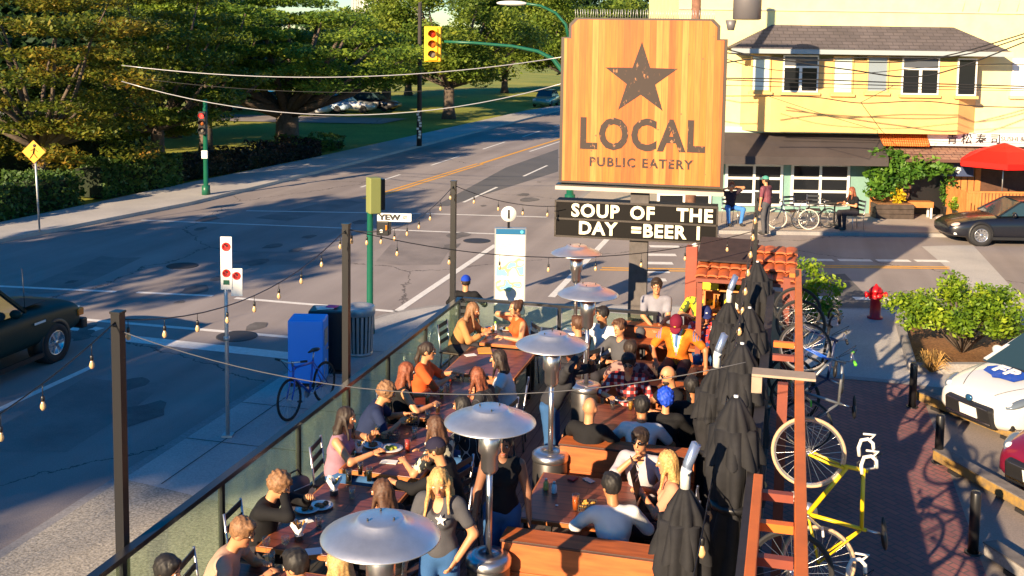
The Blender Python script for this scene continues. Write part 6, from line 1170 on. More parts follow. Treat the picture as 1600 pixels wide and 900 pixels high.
    for i, s_ in enumerate((-1, 1)):
        d = (WR[i] - EL[i]).normalized(); nn = Vector((-.3 * s_, .0, -1)) if seat else Vector((-s_, 0, 0)); hand(mb, WR[i], d, nn, -s_ if nn.z < -.5 else 1, (curlL, curlR)[i])
    mb.cur = 1; mb.ell(hv(0, .085, -.068), (.024, .012, .009), 10, 5, RH); mb.cur = 2
    for s_ in (-1, 1): mb.ell(hv(s_ * .031, .083, .012), (.015, .010, .009), 8, 5, RH)
    mb.cur = 3
    for s_ in (-1, 1): mb.ell(hv(s_ * .031, .091, .011), (.007, .005, .0075), 8, 5, RH); mb.ell(hv(s_ * .032, .090, .034), (.020, .007, .005), 8, 4, RH)
    mb.build('body', [SKIN[skin], LIP, EYEW, HAIRM[hb or (hair[0] if hair else 'dark')]], p)
    # clothes
    F = Field(lo, hi, h); torso(F, .010); arms(F, .013, sleeve) if sleeve > 0 else None
    if sleeve <= 0:
        for i in range(2): F.cone(SH[i] * .8 + C_ * .2, SH[i] * .8 + C_ * .2, .07, .07)
    F.cut(N_ + Vector((0, .07 + vneck * .5, .03 - vneck * .4)), (.052 + vneck * .25, .08, .06 + vneck)); F.noise(.0055, 27, rz * .1 + head[0] * .01, (1, 1, .7))
    V, Q = F.mesh(); npmesh('shirt', V, Q, shirt, p, True)
    F = Field(lo, hi, h); F.ell(P0 - Vector((0, 0, .01)), (.158, .12, .125), k=.05); leg(F, .012); F.noise(.003, 24, head[0] * .02); V, Q = F.mesh(); npmesh('trousers', V, Q, pants, p, True)
    for i in range(2): s_ = MB(); s_.ell(ank[i] + Vector((0, .065, -.04)), (.048, .135, .052), 12, 7); s_.build('shoe', SHOE, p)
    # hair
    hh = .0125; hl, hi2 = np.array(Hc) - .22, np.array(Hc) + .22; hl[2] -= .45 * (hair is not None and hair[1] in ('long', 'pony'))
    if hair and hair[1] != 'bald':
        F = Field(hl, hi2, hh); st = hair[1]; e_ = .016 if st == 'curly' else .0
        F.ell(hv(0, -.012, .020), (.086 + e_, .103 + e_, .106 + e_), RH); F.cut(hv(0, .098, -.035), (.064, .075, .090), RH)
        if st in ('short', 'curly'): F.cut(hv(0, .02, -.13), (.16, .16, .085), RH)
        if st in ('short',) and not any(isinstance(q, tuple) for q in acc): F.ell(hv(.015, .06, .102), (.058, .042, .03), RH); F.ell(hv(0, -.02, .05), (.094, .098, .092), RH); F.cut(hv(0, .02, -.13), (.16, .16, .085), RH)
        if st == 'curly': F.noise(.014, 75, head[0])
        if st == 'long':
            g = random.Random(int(head[0])); dn = Vector((0, 0, -1))
            for x in (-.065, -.03, .0, .03, .065): a = hv(x, -.065 + abs(x) * .5, -.02); e2 = a + dn * (long_ * g.uniform(.75, 1.05)) + Vector((x * .5, -.045 - .3 * long_ * sin(R(max(0, -lean))), 0)); F.cone(a, a.lerp(e2, .5) + Vector((0, -.02, 0)), .045, .042, .02); F.cone(a.lerp(e2, .5) + Vector((0, -.02, 0)), e2, .042, .016, .02)
            for s_ in (-1, 1): a = hv(s_ * .078, .015, .0); e2 = a + dn * long_ * g.uniform(.6, .95) + Vector((s_ * .03, .05, 0)); F.cone(a, e2, .026, .012, .02)
        if st in ('pony', 'bun'):
            F.cut(hv(0, .03, -.13), (.16, .13, .075), RH)
            if st == 'bun': F.ell(hv(0, -.09, .085), (.045, .045, .04), RH)
            else: a = hv(0, -.10, .03); F.ell(a, (.035, .035, .035), None); F.cone(a, a + Vector((0, -.05, -.16)), .03, .034, .02); F.cone(a + Vector((0, -.05, -.16)), a + Vector((.01, -.03, -.30)), .034, .008, .02)
        F.noise(.008, 105, head[0], (1, 1, .25)); F.noise(.003, 160, head[0] + 2, (1, .8, .3)); V, Q = F.mesh()
        if len(Q): npmesh('hair', V, Q, HAIRM[hair[0]], p, True)
    if beard:
        F = Field(hl, hi2, .011); F.ell(hv(0, .034, -.075), (.060, .062, .055), RH, .02); F.cut(hv(0, .07, .0), (.1, .09, .055), RH); F.cut(hv(0, .10, -.066), (.022, .03, .012), RH); V, Q = F.mesh(); npmesh('beard', V, Q, HAIRM[beard], p, True)
    for a in acc:
        if a == 'shades' or a == 'shades_up':
            m = MB(); o = (0, 0) if a == 'shades' else (-.035, .085)
            for s_ in (-1, 1): m.ell(hv(s_ * .034, .098 + o[0], .012 + o[1]), (.029, .010, .021), 12, 6, RH); m.tube([hv(s_ * .06, .09 + o[0], .018 + o[1]), hv(s_ * .086, .0, .016 + o[1] * .8)], .004, 5)
            m.tube([hv(-.014, .102 + o[0], .018 + o[1]), hv(.014, .102 + o[0], .018 + o[1])], .004, 5); m.build('sunglasses', SHADES, p)
        if a == 'glasses':
            m = MB()
            for s_ in (-1, 1): m.tube([hv(s_ * .034 + .024 * cos(t * pi / 5), .100, .010 + .018 * sin(t * pi / 5)) for t in range(11)], .003, 4); m.tube([hv(s_ * .058, .097, .014), hv(s_ * .084, 0, .012)], .003, 4)
            m.build('glasses', BLK, p)
        if isinstance(a, tuple) and a[0] == 'cap':
            m = MB(); vs = []; n = 20
            for i in range(7):
                t = i / 6 * pi / 2
                for j in range(n): b = 2 * pi * j / n; vs.append(hv(.092 * cos(t) * cos(b), -.008 + .112 * cos(t) * sin(b), .032 + .098 * sin(t)))
            m.add(vs, [(i * n + j, i * n + (j + 1) % n, (i + 1) * n + (j + 1) % n, (i + 1) * n + j) for i in range(6) for j in range(n)], True); cp = m.build('cap', a[1], p)
            dirn = a[2] if len(a) > 2 else 1; m = MB(); vs = []
            for th in (0, .008):
                for j in range(9): b = pi * j / 8; vs += [hv(.086 * cos(b), dirn * (.075 + .025 * sin(b)) - .004, .034 - th), hv(.078 * cos(b), dirn * (.078 + .105 * sin(b)), .024 - th)]
            fs = [(2 * j, 2 * j + 1, 2 * j + 3, 2 * j + 2) for j in range(8)] + [(18 + 2 * j, 18 + 2 * j + 2, 18 + 2 * j + 3, 18 + 2 * j + 1) for j in range(8)] + [(2 * j + 1, 18 + 2 * j + 1, 18 + 2 * j + 3, 2 * j + 3) for j in range(8)]
            m.add(vs, fs, True).build('brim', a[1], cp); MB().ell(hv(0, .098 * dirn, .075), (.018, .008, .014), 8, 5, RH).build('emblem', a[3] if len(a) > 3 else SIGW, cp)
    return p, dict(C=C_, up=up, P0=P0, WR=WR, EL=EL, org=org, M2=M2, SH=SH)
def toworld(inf, v): q = inf['org'] + inf['M2'] @ Vector(v); return q
BEIGE = cloth('beige', (.46, .30, .22)); MAUVE = cloth('mauve', (.34, .19, .25)); NAVY = cloth('navy', (.018, .028, .075)); ORNG = cloth('orange_red', (.60, .10, .025)); TANC = cloth('tan', (.46, .22, .08)); PEACH = cloth('peach', (.62, .27, .17)); GREYT = cloth('grey', (.24, .24, .29))
PALM = pattern_cloth('palm_print', 'noise', ((.02, .025, .03), (.60, .55, .38), (.02, .025, .03))); PINS = pattern_cloth('pinstripe', 'stripe', ((.014, .014, .018), (.014, .014, .018), (.12, .12, .14))); PLAID = pattern_cloth('red_plaid', 'plaid', ((.05, .01, .02), (.42, .03, .03), (.62, .50, .48)))
PRINT = pattern_cloth('maroon_print', 'noise', ((.10, .02, .03), (.25, .16, .14), (.05, .015, .02))); YELJ = pattern_cloth('yellow_check', 'spots', ((.72, .55, .02), (.72, .55, .02), (.05, .08, .02))); RWB = pattern_cloth('red_white_blue', 'noise', ((.03, .06, .25), (.55, .04, .04), (.70, .70, .68))); PURPL = pattern_cloth('maroon_stripe', 'stripe', ((.16, .04, .06), (.16, .04, .06), (.30, .18, .20)))
E = {}
def W(key, *a, **k): o, E[key] = person(*a, **k); return o
# railing side, facing the tables
W('beige', 'person with short fair hair and glasses in a beige vest at the nearest table', (378, 832), -82, BEIGE, DKTR, ('light', 'short'), lean=22, hp=22, sleeve=.25, acc=('glasses',), Rr=(.12, .50, .82), L=(-.14, .42, .82))
W('dark1', 'dark haired person in black at the bottom edge beside the railing', (262, 893), -88, BLACKT, DKTR, ('black', 'short'), female=True, lean=14, hp=10, sleeve=1.8)
W('curly', 'person with tousled light brown hair in a black jacket eating, hand at the mouth', (437, 757), -86, BLACKT, DKTR, ('light', 'curly'), lean=18, hp=26, sleeve=1.85, L=(-.10, .50, 1.02), Rr=(.02, .30, 1.08), curlL=1.2, curlR=1.3)
W('mauve', 'woman with long dark hair in a sleeveless mauve top eating with both hands raised', (541, 652), -84, MAUVE, JEANS, ('dark', 'long'), female=True, lean=8, hp=10, sleeve=0, L=(-.06, .42, 1.02), Rr=(.14, .46, .86), curlL=1.0)
W('navy', 'man in a navy tee with tousled brown hair leaning over the crowded table', (604, 612), -68, NAVY, DKTR, ('light', 'curly'), lean=24, hp=20, sleeve=.7, L=(-.12, .52, .82), Rr=(.2, .44, .82))
W('brownlong', 'woman with long straight brown hair and bare shoulders facing away toward the table', (636, 580), -60, BLACKT, DKTR, ('auburn', 'long'), female=True, lean=8, hp=8, sleeve=0, long_=.42, hy=-10)
W('orange', 'woman in an orange top with dark tied hair and sunglasses, hands together over the table', (668, 548), -80, ORNG, DKTR, ('dark', 'pony'), female=True, lean=10, hp=6, sleeve=1.0, acc=('shades',), L=(-.08, .46, .88), Rr=(.10, .44, .86))
W('tan', 'woman with long fair brown hair in a tan top leaning at the farthest railing table', (739, 484), -95, TANC, DKTR, ('light', 'long'), female=True, lean=24, hp=18, sleeve=1.7, Rr=(.1, .5, .8), L=(-.1, .48, .82))
W('bluecap', 'person in black with a blue cap seated beyond the corner pole, seen from behind', (728, 440), 8, BLACKT, DKTR, ('dark', 'short'), lean=4, sleeve=1.85, acc=(('cap', cloth('royal_blue', (.01, .05, .42))),), z0=.12, group='people on the sidewalk')
# aisle side, facing the railing
W('dark2', 'dark haired person with bare shoulders at the bottom of the nearest table', (462, 884), 86, BLACKT, DKTR, ('black', 'short'), female=True, lean=12, hp=14, sleeve=0)
W('blonde1', 'woman with long blonde hair partly under the nearest heater dish', (528, 880), 80, PEACH, DKTR, ('blonde', 'long'), female=True, lean=8, hp=8, sleeve=0)
W('brown2', 'woman with long brown hair in profile at the table with the two white plates', (597, 768), 78, BLACKT, DKTR, ('brown', 'long'), female=True, lean=10, hp=12, sleeve=.6, Rr=(.06, .22, 1.02), curlR=1.2)
W('capman', 'man in a dark navy cap and black jacket reaching across the table', (681, 702), 88, BLACKT, DKTR, ('dark', 'short'), lean=18, hp=14, sleeve=1.75, acc=(('cap', cloth('dark_navy', (.02, .018, .04))),), L=(-.14, .62, .82), Rr=(.10, .34, 1.02), beard='dark', curlR=1.2)
W('palm', 'woman with brown hair in a black and cream palm print top', (680, 666), 74, PALM, DKTR, ('brown', 'long'), female=True, lean=10, hp=10, sleeve=.7)
W('pins', 'woman with auburn hair in a black pinstriped top looking down at the table', (745, 588), 84, PINS, JEANS, ('auburn', 'long'), female=True, lean=20, hp=22, sleeve=1.6)
W('whitetop', 'woman with long dark brown hair in a white top and jeans leaning forward', (779, 560), 100, WHT, JEANS, ('dark', 'long'), female=True, lean=12, hp=8, sleeve=.3)
W('farleft', 'woman with bare shoulders at the farthest railing table holding a hand to her face', (806, 481), 128, ORNG, DKTR, ('brown', 'bun'), female=True, lean=10, hp=4, sleeve=0, Rr=(.03, .20, 1.10), curlR=1.0)
# standing staff
W('server', 'server with long blonde hair in a charcoal v neck tee with a white star', (686, 752), 176, CHAR, JEANS, ('blonde', 'long'), female=True, pose='stand', lean=2, hp=24, hy=14, sleeve=.6, vneck=.07, legs='walk', L=(-.20, .12, .95), Rr=(.24, .20, .90), group='staff on the patio')
W('server2', 'server in a black top and jeans half hidden behind the heater pole', (786, 692), -165, BLACKT, JEANS, ('black', 'bun'), 'brown', female=True, pose='stand', lean=3, hp=15, sleeve=0, group='staff on the patio')
W('leaner', 'woman in black and jeans bending with hands at her hair by a heater', (899, 560), -92, cloth('soft_black', (.035, .035, .042)), JEANS, ('auburn', 'bun'), female=True, pose='stand', lean=26, hp=20, sleeve=1.8, L=(-.04, .50, 1.52), Rr=(.12, .36, 1.62), group='staff on the patio')
# booths
W('raglan', 'man with short black hair in a white tee near the farthest heater', (941, 492), 158, WHT, DKTR, ('black', 'short'), 'tan', lean=4, hp=4, hy=-14, sleeve=.6, L=(-.24, .30, .66), Rr=(.2, .32, .66))
W('hidden', 'brown haired person half hidden behind the pole of a far heater', (902, 507), 60, CHAR, DKTR, ('brown', 'short'), lean=6, sleeve=1.8)
W('greytee', 'man in a grey tee perched high on the far bench with hands between his knees', (1026, 447), 188, GREYT, CHAR, ('dark', 'short'), pose='high', lean=8, hp=6, sleeve=.6, legs='apart', L=(-.05, .36, .60), Rr=(.07, .38, .60))
W('dashiki', 'person in a bright orange printed shirt and maroon cap with head bowed', (1057, 505), 176, pose='high', pz=.42, shirt= cloth('dashiki_orange', (.68, .16, .015), var=.25, vs=14), pants=DKTR, hair=('dark', 'short'), skin='tan', lean=12, hp=48, sleeve=.75, acc=(('cap', cloth('maroon', (.16, .01, .03)), 1, mat('gold_thread', (.7, .45, .05), .5)),), L=(-.42, .22, .56), Rr=(.26, .30, .60))
W('yellow', 'person in a yellow checked jersey and sunglasses below the tiled roof', (1097, 448), 184, shirt=YELJ, pants=DKTR, hair=('dark', 'short'), pose='high', lean=4, sleeve=.75, acc=('shades',))
W('navycap', 'person in a navy cap and red white and blue jacket beside the far umbrella', (1103, 490), 190, RWB, JEANS, ('dark', 'short'), 'tan', lean=10, hp=20, sleeve=1.2, acc=(('cap', cloth('navy_cap', (.02, .03, .13))),), Rr=(.10, .24, .96))
W('plaid', 'man in a red plaid shirt and sunglasses facing the camera at the middle booth', (982, 567), 178, PLAID, DKTR, ('black', 'short'), lean=10, hp=18, hy=6, sleeve=1.2, vneck=.05, acc=('shades',), L=(-.16, .40, .80), Rr=(.20, .42, .80))
W('beard', 'bearded bald man in sunglasses and a black shirt at the middle booth', (1044, 586), 118, BLACKT, DKTR, None, lean=10, hp=10, sleeve=.7, acc=('shades',), beard='dark', hb='dark')
W('bluehair', 'person with bright blue curly hair seen from behind', (1040, 622), 8, BLACKT, DKTR, ('blue', 'curly'), female=True, lean=6, sleeve=1.8)
W('whiteback', 'dark haired man in a white tee seen from behind at the middle booth', (1003, 636), 6, WHT, DKTR, ('black', 'short'), 'tan', lean=14, hp=10, sleeve=.7)
W('bald', 'bald man in a black tee seen from behind at the left end of the booth', (922, 637), -8, BLACKT, DKTR, None, lean=4, hp=4, sleeve=.7, hb='dark')
W('behind', 'dark haired man in a maroon printed shirt seated behind the plaid shirted man', (985, 546), 4, PRINT, DKTR, ('dark', 'short'), 'tan', lean=4, sleeve=.8)
W('greyshirt', 'man in sunglasses and pale grey shirt, hand at chin, beside the black bag', (1000, 688), 168, cloth('pale_grey', (.42, .38, .42)), DKTR, ('dark', 'short'), lean=6, hp=8, sleeve=1.2, vneck=.04, acc=('shades',), Rr=(.05, .24, 1.02), L=(-.2, .36, .78), curlR=1.2)
W('menu', 'blonde woman in a peach top holding an open black menu', (1043, 722), 98, PEACH, DKTR, ('blonde', 'long'), female=True, lean=4, hp=10, sleeve=.9, L=(-.10, .32, .88), Rr=(.12, .34, .86), curlL=1., curlR=1.)
W('whiteback2', 'dark haired man in a white shirt seen from behind at the bare table', (955, 760), 18, WHT, DKTR, ('black', 'short'), 'tan', lean=14, hp=10, hy=18, sleeve=1.6, L=(-.2, .46, .82))
W('chevron', 'dark haired woman in a black and white striped top beside the palm print top', (722, 634), 82, pattern_cloth('chevron', 'stripe', ((.015, .015, .02), (.015, .015, .02), (.55, .55, .55))), JEANS, ('black', 'long'), female=True, lean=10, hp=12, sleeve=.8)
W('extra1', 'dark haired person in black seen from behind beside the umbrella at the middle booth', (1080, 604), 14, BLACKT, DKTR, ('black', 'short'), 'tan', lean=6, sleeve=1.8)
W('extra2', 'person with brown hair in a charcoal top behind the man in the white tee', (968, 512), 150, CHAR, DKTR, ('brown', 'short'), lean=6, sleeve=1.0)
# far cafe
FG = 'people at the far cafe'
W('far1', 'person in blue jeans seated with raised arms outside the teal shop', (1143, 290), 205, cloth('far_dark', (.03, .02, .03)), cloth('bright_jeans', (.06, .20, .52)), ('auburn', 'short'), lean=2, sleeve=.6, L=(-.12, .14, 1.18), Rr=(.16, .18, 1.16), z0=.12, group=FG, legs='apart', h=.02)
W('far2', 'person in a maroon striped shirt standing outside the teal shop', (1196, 281), 60, PURPL, CHAR, ('dark', 'short'), pose='stand', lean=4, sleeve=.8, z0=.12, group=FG, h=.02, acc=(('cap', mat('teal_cap', (.05, .25, .2), .7)),))
W('far3', 'red haired person in black trousers seated at the far cafe table', (1331, 298), 120, BLACKT, DKTR, ('auburn', 'long'), female=True, lean=8, hp=14, sleeve=.6, z0=.12, group=FG, h=.02)
# chest star, dashiki yoke
def star_on(inf, x, z, r, parent, m_):
    pts = []
    for i in range(10): q = r if i % 2 == 0 else r * .42; a = pi / 2 + i * pi / 5; pts.append((x + q * cos(a), z + q * sin(a)))
    return pts
sv_ = [o for o in COL.objects if o.name.startswith('person') and 'white star' in o.get('label', '')][0]; inf = E['server']; C = inf['C']
m = MB(); pts = star_on(inf, -.075, C.z + .02, .052, None, None); m.prism(pts, -.018, .0); m.xf(Matrix.Rotation(pi / 2, 4, 'X')).xf(TR(0, C.y + .162, 0)); m.build('shirt_star', SIGW, [c for c in sv_.children if c.name.startswith('shirt')][0])
ds = [o for o in COL.objects if 'orange printed' in o.get('label', '') and o.name.startswith('person')][0]; inf = E['dashiki']; dsh = [c for c in ds.children if c.name.startswith('shirt')][0]
dsh.data.materials.append(mat('yoke_white', (.72, .70, .62), .8)); dsh.data.materials.append(mat('yoke_blue', (.04, .12, .32), .8)); dsh.data.materials.append(mat('yoke_yellow', (.80, .48, .03), .8))
for pgn in dsh.data.polygons:
    c = pgn.center; t = (c - inf['P0']).dot(inf['up']); x = abs(c.x)
    if c.y > inf['P0'].y + t * .2 and t > .1:
        wv = (t - .16) * .34
        if x < wv * .28: pgn.material_index = 2
        elif x < wv * .62: pgn.material_index = 1
        elif x < wv * .85: pgn.material_index = 3
    if t > .38 and x > .22 and int(x * 60) % 2: pgn.material_index = 2
for c_ in ds.children:
    pass
# chairs for everyone along the railing tables, stools for the others
CH = [('beige', 'person in the beige vest'), ('dark1', 'dark haired person by the bottom edge of the railing'), ('curly', 'person eating in the black jacket'), ('mauve', 'woman in the mauve top'), ('navy', 'man in the navy tee'), ('brownlong', 'woman with straight brown hair and bare shoulders'), ('orange', 'woman in orange with sunglasses'), ('tan', 'woman in the tan top'),
      ('dark2', 'person with bare shoulders at the bottom of the nearest table'), ('blonde1', 'blonde woman under the nearest heater dish'), ('brown2', 'woman with brown hair in profile'), ('capman', 'man in the dark cap'), ('palm', 'woman in the palm print top'), ('pins', 'woman in pinstripes'), ('chevron', 'dark haired woman in the striped top'), ('whitetop', 'woman in the white top'), ('farleft', 'bare shouldered woman at the farthest railing table'), ('hidden', 'brown haired person by the far heater pole'), ('menu', 'blonde woman with the menu'), ('raglan', 'man in the white tee near the farthest heater')]
for k, lab in CH:
    i = E[k]; o = i['M2'] @ Vector((0, .02, 0)); chair('metal chair under the ' + lab, i['org'].x + o.x, i['org'].y + o.y, atan2(i['M2'][1][0], i['M2'][0][0]))
for k, lab in (('bluecap', 'dark sidewalk seat under the person in the blue cap'), ('far1', 'black cafe chair under the person in blue jeans'), ('far3', 'black cafe chair under the red haired person')):
    i = E[k]; c = chair(lab, i['org'].x, i['org'].y, atan2(i['M2'][1][0], i['M2'][0][0]), 'black chairs on the sidewalks'); c.location.z = .12
for px, py, a, lab in ((1238, 352, 200, 'empty black cafe chair left of the small far table'), (1270, 350, 170, 'empty black cafe chair nearest the small far table')):
    q = at(px, py, .12); c = chair(lab, q.x, q.y, R(a) + YAW, 'black chairs on the sidewalks'); c.location.z = .12
q = at(1303, 352, .12); tb = thing('cafe_table', 'small round dark table outside the teal shop', 'table', tuple(q)); MB().lathe([(.33, .70), (.34, .72), (.001, .73)], n=20).build('tabletop', BLACKP, tb); MB().lathe([(.2, 0), (.2, .02), (.03, .04), (.025, .70), (.001, .7)], n=14).build('stand', BLACKP, tb)
# ================================================================ things on the tables
CHINA = mat('white_china_plate', (.74, .73, .71), .25, coat=.3); PAPER = mat('white_paper', (.76, .75, .73), .7); FOODD = mat('dark_food', (.10, .035, .015), .6, col2=(.28, .12, .03), vs=40, bump=1., bs=60); SALAD = mat('salad', (.15, .26, .02), .6, col2=(.60, .50, .06), vs=45, bump=1., bs=60); FRIES = mat('fries', (.62, .34, .06), .6, col2=(.45, .20, .03), vs=40, bump=1., bs=70)
ORJ = mat('orange_drink', (.75, .14, .01), .15); BEER = mat('beer', (.55, .26, .02), .15); COLA = mat('cola', (.04, .012, .006), .15); WATER = glass_mat('water', (.85, .90, .92), .06, .98); REDC = mat('red_cup', (.60, .05, .02), .4); WIREB = mat('wire_basket', (.15, .14, .13), .4, .7)
TZ = DK + .752
def tz(px, py, z=TZ): return at(px, py, z)
def plate(label, px, py, food, r=.13):
    q = tz(px, py); p = thing('plate', label, 'plate', tuple(q), random.random() * 6, 'plates of food'); MB().lathe([(r * .55, 0), (r * .62, .004), (r, .018), (r * .99, .022), (r * .6, .010), (.001, .009)], n=28).build('dish', CHINA, p)
    m = MB(); g = random.Random(px)
    for i in range(7): m.ell((g.uniform(-.05, .05), g.uniform(-.05, .05), .018 + g.uniform(0, .012)), (g.uniform(.025, .045), g.uniform(.02, .04), g.uniform(.014, .026)), 8, 5)
    m.build('food', food, p)
def tumbler(label, px, py, liq, h=.14, r=.037, fill=.75, name='glass'):
    q = tz(px, py); g = thing(name, label, 'glass', tuple(q), 0, 'drinks on the tables'); MB().lathe([(r * .78, 0), (r, h), (r * .94, h), (r * .74, .008), (.001, .008)], n=18).build('tumbler', CLEARG, g); MB().lathe([(r * .72, .010), (r * .72 + r * .2 * fill, h * fill), (.001, h * fill)], n=16).build('drink', liq, g)
def wine(label, px, py, liq=None):
    q = tz(px, py); g = thing('wine_glass', label, 'glass', tuple(q), 0, 'drinks on the tables'); MB().lathe([(.036, 0), (.034, .004), (.005, .008), (.004, .085), (.03, .105), (.042, .14), (.038, .185), (.036, .185), (.039, .14), (.026, .108), (.001, .1)], n=18).build('stemware', CLEARG, g)
    if liq: MB().lathe([(.001, .103), (.024, .109), (.036, .135), (.001, .136)], n=16).build('drink', liq, g)
def cone(label, px, py):
    q = tz(px, py); c = thing('paper_cone', label, 'paper cone', tuple(q), .4, 'paper cones in metal holders'); MB().lathe([(.045, 0), (.045, .05), (.05, .052), (.04, .052), (.001, .05)], n=16).build('holder', STEEL, c)
    m = MB(); n = 16; vs = [(.02 * cos(2 * pi * j / n), .02 * sin(2 * pi * j / n), .04) for j in range(n)] + [((.085 + .012 * sin(j * 2.2)) * cos(2 * pi * j / n), (.085 + .012 * sin(j * 2.2)) * sin(2 * pi * j / n), .17 + .03 * sin(j * 1.4)) for j in range(n)]
    vs += [(x * .95, y * .95, z) for x, y, z in vs]; fs = [(j, (j + 1) % n, n + (j + 1) % n, n + j) for j in range(n)] + [(2 * n + (j + 1) % n, 2 * n + j, 3 * n + j, 3 * n + (j + 1) % n) for j in range(n)] + [(n + j, n + (j + 1) % n, 3 * n + (j + 1) % n, 3 * n + j) for j in range(n)]; m.add(vs, fs, True).build('paper', PAPER, c)
    m = MB(); g = random.Random(px)
    for i in range(14): a = g.random() * 6.28; m.beam((.02 * cos(a), .02 * sin(a), .07), (.055 * cos(a + .3), .055 * sin(a + .3), g.uniform(.15, .19)), .012, .012)
    m.build('fries', FRIES, c)
def flat(name, label, cat, px, py, w_, d, mt, rz, th=.008, grp=None, z=TZ):
    q = tz(px, py, z); return MB().box((0, 0, th / 2 + .001), (w_, d, th)).build(name, mt, loc=q, rz=rz, label=label, cat=cat, group=grp, bevel=.002)
cone('white paper cone of fries on the nearest table', 467, 843); cone('white paper cone of fries between the two plates and the dark glasses', 522, 772); cone('white paper cone on the corner of the salad table', 560, 712)
plate('white plate with scraps of dark food, left of the two beside the black jacket', 480, 797, FOODD); plate('white plate heaped with dark food, right of the two beside the black jacket', 502, 792, FOODD)
plate('round plate of green and yellow salad in front of the woman in mauve', 611, 702, SALAD, .15); plate('white plate just left of the salad under the mauve woman\'s hands', 583, 697, FOODD, .12); plate('plate on the crowded table before the man in navy', 655, 640, FOODD); plate('orange filled plate on the farthest railing table', 792, 515, FRIES); plate('plate on the booth table before the man in plaid', 972, 625, FOODD, .12)
wine('empty wine glass, left of two on the nearest table', 416, 868); wine('empty wine glass, right of two on the nearest table', 446, 866); tumbler('water glass at the near edge of the nearest table', 424, 884, WATER)
tumbler('dark glass of cola on the table beyond the two plates', 545, 752, COLA); tumbler('cola glass with a slim shape behind the first dark one', 563, 742, COLA, .16, .034); tumbler('pale beer glass with a citrus wedge beside the cola glasses', 577, 752, BEER, .17); tumbler('water glass beside the woman with brown hair in profile', 550, 778, WATER, .12); tumbler('small water glass near the two white plates', 498, 822, WATER, .11)
tumbler('tall red drink beside the salad plate', 637, 706, REDC, .16, .04, .95); tumbler('beer glass left of the salad behind the wire basket', 590, 684, BEER, .17); tumbler('water glass before the palm print top', 648, 684, WATER); tumbler('amber beer glass on the crowded table', 668, 632, BEER, .17); tumbler('second amber beer on the crowded table near the pinstriped woman', 690, 622, BEER, .17); tumbler('water tumbler at the near end of the crowded table', 668, 657, WATER); tumbler('cola glass in the middle of the crowded table', 684, 645, COLA); tumbler('red drink at the far end of the crowded table', 703, 600, REDC, .15, .036, .9); tumbler('water glass by the orange top', 700, 612, WATER)
tumbler('amber beer before the woman in tan', 772, 520, BEER, .17); tumbler('orange drink at the farthest railing table', 800, 508, ORJ, .16); tumbler('tall orange drink on the bare booth table', 899, 797, ORJ, .18, .042, .85); tumbler('amber drink on the plaid man\'s booth table', 985, 640, BEER, .16); tumbler('water glass on the plaid man\'s booth table', 957, 640, WATER)
def basket(label, px, py, mt, w_=.22, d=.14, h=.07):
    q = tz(px, py); b = thing('food_basket', label, 'basket', tuple(q), .2, 'baskets on the tables'); m = MB()
    for i in range(9): x = -w_ / 2 + w_ * i / 8; m.beam((x, -d / 2, 0), (x, -d / 2, h), .006, .006).beam((x, d / 2, 0), (x, d / 2, h), .006, .006)
    for z in (.004, h / 2, h): m.beam((-w_ / 2, -d / 2, z), (w_ / 2, -d / 2, z), .006, .006).beam((-w_ / 2, d / 2, z), (w_ / 2, d / 2, z), .006, .006).beam((-w_ / 2, -d / 2, z), (-w_ / 2, d / 2, z), .006, .006).beam((w_ / 2, -d / 2, z), (w_ / 2, d / 2, z), .006, .006)
    m.build('wire_frame', WIREB, b); m = MB(); g = random.Random(px)
    for i in range(18): m.ell((g.uniform(-.4, .4) * w_, g.uniform(-.35, .35) * d, h * g.uniform(.4, 1.1)), (.035, .016, .014), 6, 4, Euler((0, 0, g.random() * 3)).to_matrix())
    m.build('food', mt, b)
basket('wire basket of food at the back of the salad table', 610, 684, FOODD); basket('basket of yellow chips on the bare booth table beside the orange drink', 918, 795, FRIES, .2, .15); basket('basket of golden chips on the crowded table', 640, 662, FRIES, .24, .16); basket('basket of red brown food near the woman in orange', 712, 592, FOODD)
m = None
for px, py, mt, lab in ((853, 765, mat('mustard_bottle', (.62, .42, .10), .3), 'yellow condiment bottle on the bare booth table'), (866, 770, PAPER, 'white salt shaker beside the yellow condiment bottle'), (774, 520, PAPER, 'white carafe with a green lid at the farthest railing table')):
    q = tz(px, py); b = thing('condiment_bottle', lab, 'bottle', tuple(q)); h = .2 if 'carafe' in lab else .13
    MB().lathe([(.03, 0), (.033, .01), (.03, h * .6), (.014, h * .85), (.001, h * .85)], n=14).build('bottle', mt, b); MB().lathe([(.018, h * .84), (.016, h), (.001, h * 1.02)], n=12).build('cap', mat('green_lid', (.25, .50, .05), .5) if 'carafe' in lab else STEEL, b)
flat('phone', 'pale phone lying on the bare booth table', 'phone', 920, 751, .075, .15, mat('phone_case', (.62, .52, .45), .3), R(50), .01); flat('wallet', 'small red and black wallet left of the phone on the bare booth table', 'wallet', 895, 749, .12, .08, mat('red_wallet', (.40, .03, .03), .5), R(70), .018)
for px, py, w_, d, rz, lab in ((490, 862, .16, .14, .5, 'white napkin on the nearest table right of the paper cone'), (478, 815, .14, .10, .9, 'pale folded napkin below the two white plates'), (608, 722, .20, .12, .1, 'folded grey white napkin before the salad'), (640, 730, .1, .06, .3, 'small white slip at the near end of the salad table'), (735, 555, .18, .12, .7, 'white napkin on the purplish table'), (870, 790, .03, .03, .2, 'tiny scrap of paper on the bare booth table')): flat('napkin', lab, 'napkin', px, py, w_, d, PAPER, rz, .006, 'napkins')
flat('menu', 'yellow orange menu lying on the purplish table', 'menu', 757, 548, .22, .34, mat('menu_orange', (.70, .34, .04), .5), R(20), .01)
